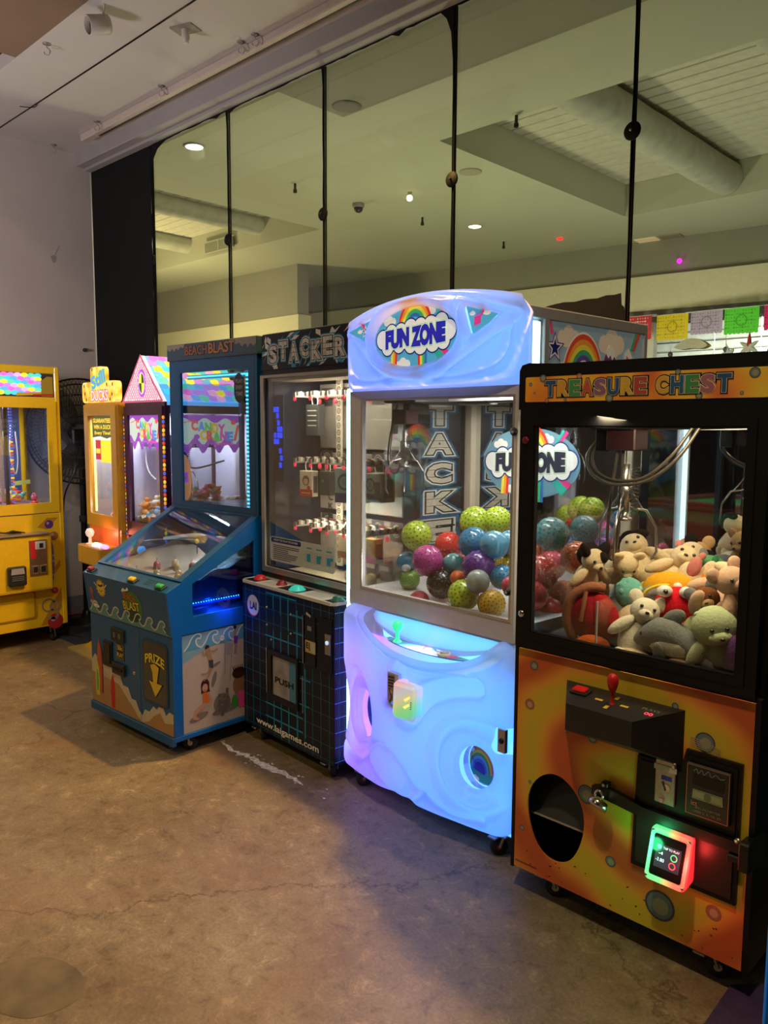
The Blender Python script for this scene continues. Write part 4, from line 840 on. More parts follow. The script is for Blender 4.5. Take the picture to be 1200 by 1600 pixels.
def field_shell(mb, x0, x1, z0, z1, st, sdf, hf, m):
    nx, nz = int((x1-x0)/st)+1, int((z1-z0)/st)+1; D = {}; V = []; id_ = {}
    for i in range(nx+1):
        for j in range(nz+1): D[i, j] = sdf(x0+i*st, z0+j*st)
    def vid(i, j):
        if (i, j) in id_: return id_[i, j]
        x, z = x0+i*st, z0+j*st; d = D[i, j]
        if d > 0:
            for _ in range(2):
                e = 1e-4; gx = (sdf(x+e, z)-sdf(x-e, z))/(2*e); gz = (sdf(x, z+e)-sdf(x, z-e))/(2*e); g = gx*gx+gz*gz+1e-9
                d = sdf(x, z); x -= d*gx/g; z -= d*gz/g
        id_[i, j] = len(V); V.append((x, hf(x, z), z)); return id_[i, j]
    fs = []
    for i in range(nx):
        for j in range(nz):
            c = [(i, j), (i+1, j), (i+1, j+1), (i, j+1)]
            if min(D[k] for k in c) < -st*.15: fs.append(tuple(vid(*k) for k in c))
    mb.add(V, fs, m, True)

t = thing('claw_machine', 'glowing blue and white moulded crane machine full of rubber balls', 'claw machine', (FZ[0], FZ[1], 0), FZ[2])
mb = MB()
mb.box(.035, .03, .08, .925, .80, .80, silverw, .004); mb.box(.035, .01, .795, .925, .80, .858, silverw)
for x in (.03, .892): mb.box(x, .03, .80, x+.038, .07, 1.70, silver, .003)
for x in (.03, .885): mb.box(x, .735, .80, x+.045, .80, 1.70, M('beige_post', (.55, .48, .36), .5), .003)
mb.build('cabinet', t)
mb = MB(); mb.box(.03, .03, 1.69, .93, .80, 1.93, M('header_white', (.55, .56, .58), .5))
mb.box(.92, .03, 1.915, .938, .80, 1.957, silver, .004); mb.box(.03, .03, 1.925, .92, .80, 1.957, silver, .004); mb.box(.922, .12, 1.69, .938, .15, 1.92, silver, .003); mb.box(.922, .775, 1.69, .938, .80, 1.92, silver, .003); mb.box(.922, .03, 1.69, .938, .055, 1.92, silver, .003); hd = mb.build('header_box', t)
mb = MB(); fr = rside(.931, .15, 1.69); skl = M('sign_sky', (.26, .36, .36), .4, emit=(.38, .48, .48), es=.16)
cc = lambda n, c: M('sign_'+n, c, .4, emit=c, es=.16)
sc, sr, so, sy, sg, sv, sp_, spk, scr = cc('cloud', (.80, .62, .42)), cc('red', (.75, .06, .03)), cc('orange', (.85, .30, .03)), cc('yellow', (.85, .62, .05)), cc('green', (.05, .35, .14)), cc('violet', (.12, .06, .25)), cc('plum', (.18, .03, .16)), cc('pink', (.75, .08, .22)), cc('cream', (.85, .75, .55))
mb.poly(fr, [(0, 0), (.625, 0), (.625, .225), (0, .225)], skl, 0)
for x, y, s in ((.12, .175, .045), (.40, .17, .06), (.60, .08, .03), (.09, .05, .04), (.53, .03, .035)): cloud(mb, fr, x, y, s, sc, .0008)
for k, m_ in enumerate((scr, sr, so, sy, sg, sv, scr)): mb.ring(fr, .215, .02, .132 if k == 0 else .127-.0135*(k-1), .02, m_, .0012+k*.0003, 36, 1.38, 0, PI)
mb.disc(fr, .215, .02, .046, skl, .0036, .063); mb.poly(fr, [(.08, 0), (.35, 0), (.35, .021), (.08, .021)], skl, .0038)
mb.poly(fr, crom([(.325, .02), (.345, .11), (.375, .155), (.40, .16), (.43, .11), (.46, .02)], 4), sp_, .004); mb.poly(fr, [(.358, .135), (.380, .168), (.405, .164), (.428, .115), (.414, .128), (.40, .112), (.388, .132), (.374, .118)], scr, .0044)
mb.poly(fr, star(.035, .135, .06, .026), sv, .004); mb.poly(fr, star(.035, .135, .048, .02), scr, .0044); mb.poly(fr, star(.035, .135, .034, .014), royal, .0048); mb.poly(fr, [(0, .225), (.015, .225), (.03, .18), (.01, .18)], spk, .003)
mb.poly(fr, [(.56, .225), (.60, .225), (.555, .155), (.525, .155)], sg, .004); mb.poly(fr, [(.575, .225), (.60, .225), (.555, .155), (.54, .155)], sr, .0044)
mb.poly(fr, [(.49, .09), (.53, .06), (.555, .115), (.515, .165), (.49, .145)], scr, .0048); mb.poly(fr, [(.495, .095), (.525, .07), (.530, .115), (.498, .138)], spk, .0052); mb.poly(fr, [(.53, .07), (.55, .118), (.538, .13), (.533, .115)], spk, .0052)
mb.build('side_sign', hd)
ledm = M('cyan_led_strip', (.8, 1, 1), emit=(.55, .95, 1), es=3.0)
mb = MB(); mb.box(.931, .055, .80, .941, .095, 1.905, ledm, .003); mb.build('led_strip', t)
mb = MB(); mb.prism(F((0, 0, .10), (1, 0, 0), (0, 1, 0)), [(.024, .012), (.030, .0), (.034, .004), (.030, .03)], 0, 1.60, ledm); mb.build('led_strip', t)
mb = MB(); frame(mb, front(.03), (.045, .80, .930, 1.697), (.115, .862, .912, 1.665), 0, .012, silver); frame(mb, front(.018), (.052, .806, .927, 1.692), (.131, .886, .906, 1.652), 0, .018, silver)
frame(mb, front(0), (.122, .877, .915, 1.661), (.131, .886, .906, 1.652), 0, .003, M('bright_edge', (.75, .75, .75), .25, .8)); dr = mb.build('door', t)
mb = MB(); mb.box(.12, .008, .87, .912, .013, 1.66, cg_front); mb.build('glass', dr)
for x, z in ((.918, 1.535), (.905, .985)): mb = MB(); mb.lathe([(.014, 0), (.014, .008), (.009, .010), (.009, .012), (.001, .012)], (x-.004, 0, z), blackm, 16, (0, -1, 0)); mb.lathe([(.006, .012), (.001, .0135)], (x-.004, 0, z), chrome, 10, (0, -1, 0)); mb.build('lock', dr)
mb = MB(); mb.box(.926, .07, .80, .930, .735, 1.69, cg); mb.build('side_glass', t)
mb = MB(); mb.box(.035, .07, .80, .039, .735, 1.69, cg); mb.build('side_glass', t)
mb = MB(); mb.box(.075, .770, .858, .885, .775, 1.69, mirror); mb.build('back_mirror', t)
def funzone(mb, fr, cx, cy, rx, ry, k=1, em=0):
    q = (lambda n, c: M('lit_'+n, c, .35, emit=c, es=em)) if em else (lambda n, c: P('fz_'+n, *c))
    sky = q('sky', (.10, .50, .75) if em else (.16, .34, .45)); mb.disc(fr, cx, cy, rx, sky, .0003, ry, 48)
    W = rx/.21
    for x, y, s in ((-.13, .062, .022), (.07, .082, .022), (-.06, -.095, .026)): cloud(mb, fr, cx+x*W, cy+y*W, s*W, q('cloud', (.95, .95, .85)), .0006)
    cols = [q('r', (.85, .04, .04)), q('o', (.95, .40, .03)), q('y', (.95, .85, .08)), q('g', (.05, .60, .20)), q('b', (.05, .20, .60))]
    for i, m_ in enumerate(cols): mb.ring(fr, cx+.0*W, cy+.02*W, (.088-.010*i)*W, (.078-.010*i)*W, m_, .001+i*.0001, 24, 1.32, .35, PI-.35)
    for i, m_ in enumerate(cols[:1]+cols[2:]): 
        mb.stroke(fr, [(cx+(.02+.012*i)*W, cy-.04*W), (cx+(.025+.010*i)*W, cy-.135*W)], .012*W, m_, .001+i*.0001)
    for i, m_ in enumerate((cols[2], cols[1], cols[0])): mb.stroke(fr, [(cx+(-.115+.011*i)*W, cy-.04*W), (cx+(-.120+.011*i)*W, cy-.115*W)], .011*W, m_, .001+i*.0001)
    pk_ = q('pk', (.90, .05, .30)); gg = q('gg', (.03, .50, .40))
    mb.stroke(fr, [(cx+.09*W, cy-.035*W), (cx+.15*W, cy-.095*W)], .022*W, gg, .001, w2=.04*W); mb.stroke(fr, [(cx+.105*W, cy-.03*W), (cx+.17*W, cy-.075*W)], .014*W, pk_, .0012, w2=.024*W)
    mb.stroke(fr, [(cx+.10*W, cy+.05*W), (cx+.14*W, cy+.115*W)], .008*W, gg, .001, w2=.012*W); mb.stroke(fr, [(cx+.11*W, cy+.05*W), (cx+.155*W, cy+.11*W)], .008*W, pk_, .0012, w2=.014*W)
    wc, bc, gc, ic = q('w', (.95, .97, .95)), q('navy', (.02, .03, .20)), q('lime', (.35, .75, .30)), q('indigo', (.03, .03, .55) if em else (.03, .03, .06))
    bl = [(-.165, 0, .034), (-.12, .022, .03), (-.07, .02, .033), (-.02, .03, .034), (.03, .032, .032), (.08, .03, .036), (.13, .04, .032), (.165, .012, .034), (-.14, -.028, .03), (-.08, -.022, .03), (-.02, -.026, .03), (.03, -.03, .033), (.09, -.026, .032), (.14, -.022, .03), (0, 0, .04), (.06, 0, .04), (-.06, 0, .04), (.11, 0, .04), (-.11, 0, .04)]
    for x, y, r in bl: mb.disc(fr, cx+x*W, cy+y*W, (r+.005)*W, bc, .0018, n=20)
    for i, (x, y, r) in enumerate(bl): mb.disc(fr, cx+x*W, cy+y*W, r*W, wc, .0022+i*.00002, n=20)
    wp = lambda a, b: (a, b*(1+.10*math.cos(a*14))+.006*math.sin(a*9)*1)
    mb.text(fr, 'FUN', cx-.088*W, cy, .115*W, .052*W, gc, .135, .0030, wp); mb.text(fr, 'FUN', cx-.088*W, cy, .115*W, .052*W, wc, .105, .0034, wp); mb.text(fr, 'FUN', cx-.088*W, cy, .115*W, .052*W, ic, .08, .0038, wp)
    mb.text(fr, 'ZONE', cx+.070*W, cy+.004*W, .155*W, .056*W, gc, .135, .0030, wp); mb.text(fr, 'ZONE', cx+.070*W, cy+.004*W, .155*W, .056*W, wc, .105, .0034, wp); mb.text(fr, 'ZONE', cx+.070*W, cy+.004*W, .155*W, .056*W, ic, .08, .0038, wp)
mb = MB(); funzone(mb, front(.7695), .395, 1.39, .27, .158); mb.build('back_sticker', t)
# moulded cap
capb = lambda u: .02+.075*max(0, 1-((u-.49)/.47)**2)
def cap_top(u): return 2.045-.30*(u-.50)**2
def cap_sdf(x, z):
    d = rbox(x, z, .040, 1.690, .958, 2.5, .03); d2 = (z-cap_top(x))*.97
    m_ = max(d, d2); r = .05                                   # rounded shoulder
    a, b = d+r, d2+r
    if a > 0 and b > 0: m_ = math.hypot(a, b)-r
    return max(m_, -elld(x, z, .49, 1.878, .212, .106), -tri(x, z, TL_), -tri(x, z, TR_))
TL_ = [(.100, 1.926), (.255, 1.970), (.220, 1.872)]; TR_ = [(.728, 1.965), (.862, 1.925), (.762, 1.862)]
def tri(x, z, T, r=.010):
    best = -9; cxx = sum(p[0] for p in T)/3; cyy = sum(p[1] for p in T)/3
    for i in range(3):
        (ax, ay), (bx, by) = T[i], T[(i+1) % 3]; nx, ny = by-ay, ax-bx; L_ = math.hypot(nx, ny)
        d = ((x-ax)*nx+(z-ay)*ny)/L_
        if ((cxx-ax)*nx+(cyy-ay)*ny) > 0: d = -d
        best = max(best, d)
    return best
loopA = crom([(.10, 1.905), (.17, 1.85), (.26, 1.78), (.36, 1.735), (.50, 1.718), (.62, 1.735), (.74, 1.80), (.84, 1.86), (.925, 1.905), (.930, 1.94), (.88, 1.955), (.74, 1.995), (.60, 2.015), (.45, 2.02), (.30, 2.005), (.18, 1.975), (.08, 1.945)], 4)
loopB = crom([(.10, 1.76), (.16, 1.735), (.26, 1.728), (.36, 1.735)], 4); loopC = crom([(.60, 1.725), (.74, 1.735), (.85, 1.765), (.895, 1.82), (.90, 1.88)], 4)
def cap_h(x, z):
    d = -max(rbox(x, z, .040, 1.690, .958, 2.5, .03), (z-cap_top(x))*.97); k = max(0, min(1, d/.045)); e = math.sqrt(max(0, 1-(1-k)**2))
    h = capb(x)+.022
    zc = 1+.10*math.cos((z-1.86)*9)
    h *= zc*.93
    de = elld(x, z, .49, 1.878, .212, .106)
    h += .016*math.exp(-((de-.026)/.012)**2) - .018*sst(.016, .0, de)
    h -= .018*math.exp(-(segd(loopA, x, z)/.012)**2)
    h -= .016*math.exp(-(min(segd(loopB, x, z), segd(loopC, x, z))/.010)**2)
    for T in (TL_, TR_): dt = tri(x, z, T); h -= .012*sst(.012, 0, dt); h += .006*math.exp(-((dt-.018)/.008)**2)
    return -(h*e)+.028
mb = MB(); field_shell(mb, .03, .97, 1.68, 2.06, .005, cap_sdf, cap_h, shell); cp = mb.build('moulded_cap', t)
mb = MB(); mb.add([(.05, .026, 1.695), (.95, .026, 1.695), (.95, .026, 1.93), (.84, .026, 2.0), (.5, .026, 2.03), (.16, .026, 2.0), (.05, .026, 1.94)], [tuple(range(7))], boardhi); mb.build('led_board', cp)
mb = MB(); fr = F((.49, -.058, 1.878), (1, 0, 0), (0, 0, 1), (0, -1, 0)); funzone(mb, fr, 0, 0, .217, .111, em=.40); mb.build('logo_panel', cp)
for T, nm in ((TL_, 0), (TR_, 1)):
    mb = MB(); cx = sum(p[0] for p in T)/3; cz = sum(p[1] for p in T)/3
    y = -(capb(cx)+.012)+.036; fr = F((0, y, 0), (1, 0, 0), (0, 0, 1), (0, -1, 0)); mb.poly(fr, [(cx+(a-cx)*1.08, cz+(b-cz)*1.08) for a, b in T], M('lit_sky', (.10, .50, .75)), 0)
    cloud(mb, fr, cx+.035, cz+.018, .012, M('lit_cloud', (.9, .9, .8)), .0005); cloud(mb, fr, cx-.03+.0*nm, cz+.02 if nm else cz, .009, M('lit_cloud', (.9, .9, .8)), .0005)
    if nm: 
        mb.stroke(fr, [(cx-.0, cz+.01), (cx+.018, cz+.045)], .01, M('lit_gg', (.03, .5, .4)), .0008); mb.stroke(fr, [(cx+.008, cz+.01), (cx+.03, cz+.04)], .01, M('lit_pk', (.9, .05, .3)), .001)
        mb.poly(fr, [(cx-.022, cz-.022), (cx+.008, cz-.016), (cx+.010, cz+.012), (cx-.020, cz+.008)], M('lit_pk', (.9, .05, .3)), .0013); mb.poly(fr, [(cx-.020, cz+.009), (cx+.010, cz+.013), (cx+.020, cz+.022), (cx-.008, cz+.018)], M('lit_violet', (.5, .2, .8), emit=(.5, .2, .8), es=.3), .0013)
    else: 
        mb.stroke(fr, [(cx-.02, cz+.04), (cx, cz+.01)], .014, M('lit_pk', (.9, .05, .3)), .0008); mb.poly(fr, star(cx+.004, cz-.002, .026, .011), M('lit_w', (1, 1, 1)), .001); mb.poly(fr, star(cx+.004, cz-.002, .020, .008), M('lit_navy', (.02, .03, .2)), .0013); mb.poly(fr, star(cx+.004, cz-.002, .010, .004), M('lit_w', (1, 1, 1)), .0016)
    mb.build('triangle_panel', cp)
# moulded lower front
panb = lambda u: .022+.070*max(0, 1-((u-.48)/.455)**2)
def pan_outer(x, z):
    xl = .022+.022*sst(.58, .50, z)*sst(.18, .26, z)
    return rbox(x, z, xl, .085, .935, .806, .055)
HOLE_R = (.785, .318, .070, .080); HOLE_L = (.200, .365, .062, .098)
def pan_sdf(x, z):
    return max(pan_outer(x, z), -elld(x, z, .54, .835, .345, .150), -elld(x, z, *HOLE_R), -elld(x, z, *HOLE_L), -rbox(x, z, .862, .402, 1.1, .502, .035))
rec1 = crom([(.44, .60, .062), (.45, .52, .075), (.49, .46, .070), (.545, .50, .050), (.60, .56, .052), (.70, .605, .048), (.80, .625, .045)], 4)
web = crom([(.04, .22), (.10, .175), (.18, .165), (.235, .205), (.285, .165), (.36, .118), (.45, .10), (.53, .125), (.58, .165), (.64, .14), (.72, .125), (.84, .135)], 4)
lobe = crom([(.245, .21), (.30, .275), (.38, .285), (.46, .24), (.52, .19), (.57, .17)], 4)
spiral = [(.79+(.120+.012*k/20)*math.cos(PI*.15+k*PI*1.55/20)*.98, .325+(.120+.018*k/20)*math.sin(PI*.15+k*PI*1.55/20)) for k in range(21)]
arc_o = [(.80+.205*math.cos(PI*.55+k*PI*.95/20), .33+.205*math.sin(PI*.55+k*PI*.95/20)) for k in range(21)]
def pan_h(x, z):
    d = -pan_outer(x, z); k = max(0, min(1, d/.04)); e = math.sqrt(max(0, 1-(1-k)**2))
    h = panb(x)+.034
    h -= .030*sst(1.12, .72, segd(rec1, x, z))
    dr_ = math.hypot((x-.80)/1.0, z-.33); 
    if x > .60: h -= .030*sst(.205, .16, dr_)
    h += .022*math.exp(-(segd(spiral, x, z)/.020)**2)
    dl = math.hypot((x-.165)/.70, (z-.365)/1.15); h -= .036*sst(.185, .13, dl); h += .018*math.exp(-((dl-.105)/.018)**2)
    h -= .024*math.exp(-(segd(web, x, z)/.015)**2); h -= .020*math.exp(-(segd(lobe, x, z)/.014)**2)
    h -= .014*sst(.09, .04, math.hypot((x-.42)/1.25, z-.18))
    ed = elld(x, z, .54, .835, .345, .150); h += .012*math.exp(-((ed-.02)/.012)**2)*(z < .80); h -= .009*math.exp(-((ed-.045)/.008)**2)
    h -= .02*sst(.016, 0, elld(x, z, *HOLE_R)); h -= .02*sst(.016, 0, elld(x, z, *HOLE_L)); h -= .012*sst(.05, 0, rbox(x, z, .862, .402, 1.1, .502, .035))
    return -(h*e)+.028
mb = MB(); field_shell(mb, .012, .945, .075, .815, .0042, pan_sdf, pan_h, shell); pn = mb.build('moulded_front', t)
mb = MB(); fr = front(.027); hole_plate(mb, fr, (.03, .09, .925, .685), [(.785+.07*math.cos(a), .318+.08*math.sin(a)) for a in [2*PI*i/24 for i in range(24)]], 0, .002, boardlo); mb.build('led_board', pn)
# control recess: curved glowing back wall, deck
mb = MB(); V = []; n = 30; r_ = 8
for i in range(n+1):
    u = .205+.67*i/n; e = math.sqrt(max(0, 1-((u-.54)/.345)**2)); 
    for j in range(r_+1):
        s_ = j/r_; y = .010-(.055*e)*s_**2; z = .806-(.098*e)*(1-(1-s_)**1.6); V.append((u, y, z))
mb.add(V, [(i*(r_+1)+j, (i+1)*(r_+1)+j, (i+1)*(r_+1)+j+1, i*(r_+1)+j+1) for i in range(n) for j in range(r_)], shell, True); rc = mb.build('control_recess', pn)
cyb = M('cyan_led_board', (1, 1, 1), emit=(.06, .62, 1), es=1.5)
mb = MB(); mb.add([(.24, .026, .69), (.84, .026, .69), (.87, .026, .800), (.21, .026, .800)], [(0, 1, 2, 3)], cyb); mb.build('cyan_led_board', rc)
mb = MB(); P_ = []
for i in range(21): u = .335+.42*i/20; P_.append((u, -.028))
for i in range(21): a = i*PI/20; P_.append((.545+.215*math.cos(a), -.030-.062*math.sin(a)))
ft = F((0, 0, .716), (1, 0, 0), (0, 1, 0)); mb.prism(ft, P_[:21][::1]+P_[21:], -.004, 0, P('deck_blue', .10, .35, .60), P('deck_art', .12, .40, .62))
for i, m_ in enumerate((pred, porange, pyellow, pgreen, pblue)): mb.ring(ft, .60, -.02, .070-.011*i, .058-.011*i, m_, .0006+i*.0001, 20, .85, PI, 2*PI)
mb.ring(ft, .36, -.045, .035, .030, white, .001, 16, .6); mb.poly(ft, [(.665, -.035), (.72, -.035), (.70, -.07), (.64, -.075)], ppink, .0008); mb.text(ft, '00', .535, -.042, .022, .012, M('red_led_digits', (.8, .02, .02)), .02, .0014); mb.build('control_deck', pn)
mb = MB(); gg = M('green_lit_plastic', (.1, .8, .4), .2, emit=(.03, .85, .38), es=.85); mb.lathe([(.018, 0), (.016, .004), (.009, .008), (.007, .035), (.010, .040), (.018, .050), (.0215, .062), (.018, .076), (.008, .083), (.001, .084)], (.405, -.055, .716), gg, 20); mb.build('joystick', pn)
mb = MB(); mb.lathe([(.026, 0), (.026, .006), (.022, .009)], (.655, -.055, .716), M('button_ring', (.7, .7, .7), .3), 22); mb.lathe([(.018, .009), (.016, .015), (.001, .017)], (.655, -.055, .716), M('button_dome', (.45, .5, .65), .2), 20); mb.build('button', pn)
# coin slot plate and glowing reader
mb = MB(); yy = -.078; mb.box(.378, yy-.004, .452, .440, yy+.02, .596, M('white_plate', (.6, .6, .62), .3)); mb.box(.383, yy-.008, .47, .425, yy-.003, .59, steel, .001)
fr = front(yy-.008); 
for k in range(4): mb.stroke(fr, [(.388, .578-.012*k), (.420, .580-.012*k)], .006, blackp, .001)
mb.disc(fr, .404, .52, .008, chrome, .001); mb.stroke(fr, [(.392, .535), (.408, .50), (.396, .478)], .005, blackp, .0012); mb.poly(fr, [(.403, .472), (.425, .472), (.425, .486), (.410, .486)], M('blue_slot', (.03, .3, .8), .3, emit=(.03, .3, .9), es=.5), .0014); mb.build('coin_slot', pn)
def b_rr(nt, N, L, p):
    tc = N.new('ShaderNodeTexCoord'); mp = N.new('ShaderNodeMapping'); mp.inputs['Rotation'].default_value = (0, .5, 0); L.new(tc.outputs['Object'], mp.inputs[0]); sx = N.new('ShaderNodeSeparateXYZ'); L.new(mp.outputs[0], sx.inputs[0])
    mr = N.new('ShaderNodeMapRange'); mr.inputs[1].default_value = -.08; mr.inputs[2].default_value = .08; L.new(sx.outputs[2], mr.inputs[0])
    r = ramp(N, [(0, (.30, .45, .75)), (.15, (.05, .85, .35)), (.34, (.25, .80, .25)), (.52, (.75, .70, .35)), (.72, (.62, .66, .75)), (1, (1, .35, .35))]); L.new(mr.outputs[0], r.inputs[0])
    L.new(r.outputs[0], p.inputs['Emission Color']); p.inputs['Emission Strength'].default_value = .62; p.inputs['Roughness'].default_value = .25; p.inputs['Base Color'].default_value = (.5, .5, .5, 1)
rrm = ramp_mat('rainbow_reader_plastic', b_rr)
mb = MB(); mb.box(-.052, -.050, -.070, .060, .02, .074, rrm, .016); mb.box(-.028, -.056, -.062, .058, -.045, .064, rrm, .008); o = mb.build('card_reader', pn, (.505, -.085, .515)); o.rotation_euler = (-.05, 0, .12)
mb = MB(); fr = F((0, -.0565, 0), (1, 0, 0), (0, 0, 1), (0, -1, 0)); ylw = M('reader_arrow', (1, .8, .2), emit=(1, .8, .2), es=1.0)
mb.poly(fr, [(.015, -.012), (.045, .006), (.045, -.002), (.025, -.018)], ylw, .001); mb.poly(fr, [(.018, .016), (.046, .034), (.046, .026), (.026, .010)], ylw, .001)
for k in range(4): mb.stroke(fr, [(.050, .012-.008*k), (.056, .012-.008*k)], .004, pgrey, .001)
mb.build('reader_marks', o)
# side openings
mb = MB(); fr = front(.020); mb.disc(fr, .21, .365, .066, P('plain_blue', .02, .10, .55), .0, .10, 32); mb.stroke(fr, [(.235, .40), (.27, .33)], .03, pred, .0006); mb.poly(fr, [(.222, .335), (.252, .335), (.252, .365), (.222, .365)], cream, .0012); mb.text(fr, 'P', .237, .350, .010, .016, pblue, .02, .0018)
mb.build('left_opening_art', pn)
mb = MB(); fr = front(.0285); mb.disc(fr, .775, .32, .085, P('plain_cyan', .20, .55, .62), 0, .09, 32)
for i, m_ in enumerate((pred, porange, pyellow, pgreen, skyb, pblue)): mb.ring(fr, .765, .285, .075-.008*i, .066-.008*i, m_, .0006+i*.0001, 32, 1.35, 0, PI)
mb.ring(fr, .765, .285, .027, 0, royal, .0014, 20, 1.3); mb.poly(fr, [(.825, .27), (.850, .27), (.850, .325), (.838, .33), (.825, .32)], ppink, .002); mb.poly(fr, [(.70, .245), (.86, .245), (.86, .285), (.79, .278), (.71, .292)], P('hill_green', .02, .35, .28), .0022); cloud(mb, fr, .745, .252, .014, white, .0026); cloud(mb, fr, .725, .36, .012, white, .0026)
for k in range(4): mb.ring(fr, .725+.008*k, .335-.010*k, .006, .004, ppurple, .003, 10)
mb.build('prize_opening_art', pn)
mb = MB(); V = []
for i in range(29): a = 2*PI*i/28; c_, s_ = math.cos(a), math.sin(a); V += [(.785+.072*c_, -.005, .318+.082*s_), (.785+.072*c_, .026, .318+.082*s_)]
mb.add(V, [(2*i, 2*i+1, 2*i+3, 2*i+2) for i in range(28)], shell, True); mb.build('opening_sleeve', pn)
mb = MB(); mb.box(.885, -.022, .412, .920, -.006, .498, steel, .002); mb.lathe([(.010, 0), (.010, .004), (.004, .005)], (.903, -.022, .455), blackm, 14, (0, -1, 0)); mb.build('side_lock', pn)
for x, y, c in ((.87, .045, M('red_hub', (.2, .02, .03), .4)), (.12, .045, M('red_hub')), (.12, .74, None), (.87, .74, None)): caster(t, x, y, .082, c, -2.2)
# gantry and claw
mb = MB(); mb.box(.05, .30, 1.655, .91, .33, 1.68, steel); mb.box(.05, .55, 1.655, .91, .58, 1.68, steel); mb.box(.15, .10, 1.645, .33, .62, 1.69, blackm, .005); mb.box(.16, .16, 1.60, .24, .28, 1.65, blackp, .005); mb.build('gantry', t)
co = claw(t, .215, .16, 1.62, 1.40, .85, .3, mat=M('dark_chrome', (.35, .34, .33), .25, .9))
mb = MB(); mb.box(.165, .13, 1.52, .205, .16, 1.645, M('clear_bracket', (.45, .45, .42), .3)); mb.tube(crom([(.19, .13, 1.62), (.17, .12, 1.52), (.155, .12, 1.42), (.17, .125, 1.365), (.20, .13, 1.36), (.215, .135, 1.40)], 7), .0035, blackp, 7); mb.tube(crom([(.20, .13, 1.64), (.185, .12, 1.55), (.17, .12, 1.45), (.175, .12, 1.40)], 6), .0025, hm, 6); mb.build('cable_loop', t)
light('AREA', 'crane_interior_lamp', (.55, .14, 1.675), 6.5, (1, .95, .84), .6, (.55, .40, .9), size_y=.06, parent=t)
light('AREA', 'crane_interior_lamp_back', (.50, .6, 1.665), 6.0, (1, .95, .85), .5, (.5, .5, .9), size_y=.06, parent=t)
light('SPOT', 'led_spill', (.54, -.035, .79), 15, (.50, .46, 1), .03, (.50, -1.0, 0), 125, 1, parent=t)
# acrylic chute walls inside
mb = MB(); mb.box(.19, .02, .86, .194, .25, .98, cg); mb.build('chute_divider', t)

# balls ------------------------------------------------------
bc = dict(lime=(.42, .58, .03), pink=(.55, .06, .30), red=(.60, .03, .02), teal=(.10, .28, .30), blue=(.03, .22, .42), sky=(.10, .32, .50), purple=(.16, .04, .30), yellow=(.70, .45, .03), black=(.010, .010, .012), orange=(.68, .12, .02), green=(.15, .30, .05), magenta=(.60, .04, .10), clear=(.30, .36, .33), panda=(.04, .18, .30), spikyred=(.62, .04, .03))
dotm = {k: M('nub_'+k, tuple(v*.22 for v in c), .4) for k, c in bc.items()}
def ball(kind, u, v, z, r, lab, nubs='dot', extra=None):
    m = M('rubber_'+kind, bc[kind], .22, spec=.6, var=.08, scale=20, coat=.3); mb = MB(); mb.ell((0, 0, 0), r, m, None, 28, 18)
    n = 150 if nubs in ('dot', 'spike') else 0
    for i in range(n):
        z_ = 1-2*(i+.5)/n; a = i*2.39996; q = math.sqrt(1-z_*z_); d = Vector((q*math.cos(a), q*math.sin(a), z_)); o_ = d*r*.99; a_ = d.orthogonal().normalized(); b_ = d.cross(a_)
        w_ = r*.078; tip = d*r*(1.06 if nubs == 'spike' else 1.03); V = [o_+a_*w_*math.cos(k*PI/2.5)+b_*w_*math.sin(k*PI/2.5) for k in range(5)]+[tip]
        mb.add(V, [(k, (k+1) % 5, 5) for k in range(5)], dotm[kind] if nubs == 'dot' else m)
    if extra == 'capsule':
        mb.ell((0, 0, 0), (r*1.004, r*1.004, r*.5), M('capsule_band', (.35, .42, .36), .15), None, 28, 8); mb.box(-r*.35, -r*1.02, -r*.1, r*.3, -r*.9, r*.55, cream)
    if extra in ('cow', 'panda'):
        fr = F((0, -r*1.0, 0), (1, 0, 0), (0, 0, 1), (0, -1, 0))
        for x, y, s, mm_ in ((0, 0, .42, white), (-.16, .12, .13, black), (.16, .12, .13, black), (0, -.12, .12, black)):
            R = Vector((x, -1, y)).normalized(); mb.ell(R*r*.93, (s*r, s*r*.35 if mm_ is white else s*r*.8, s*r), mm_, None, 12, 8)
    o = mb.build('rubber_ball'); o.location = place(FZ, u, v, z); o.rotation_euler = (.3*u*9, .2, 1.0 if not extra else .75)
    tag(o, lab, 'ball', 'rubber balls in the glowing machine'); return o
S_ = 'in the glowing crane machine, '
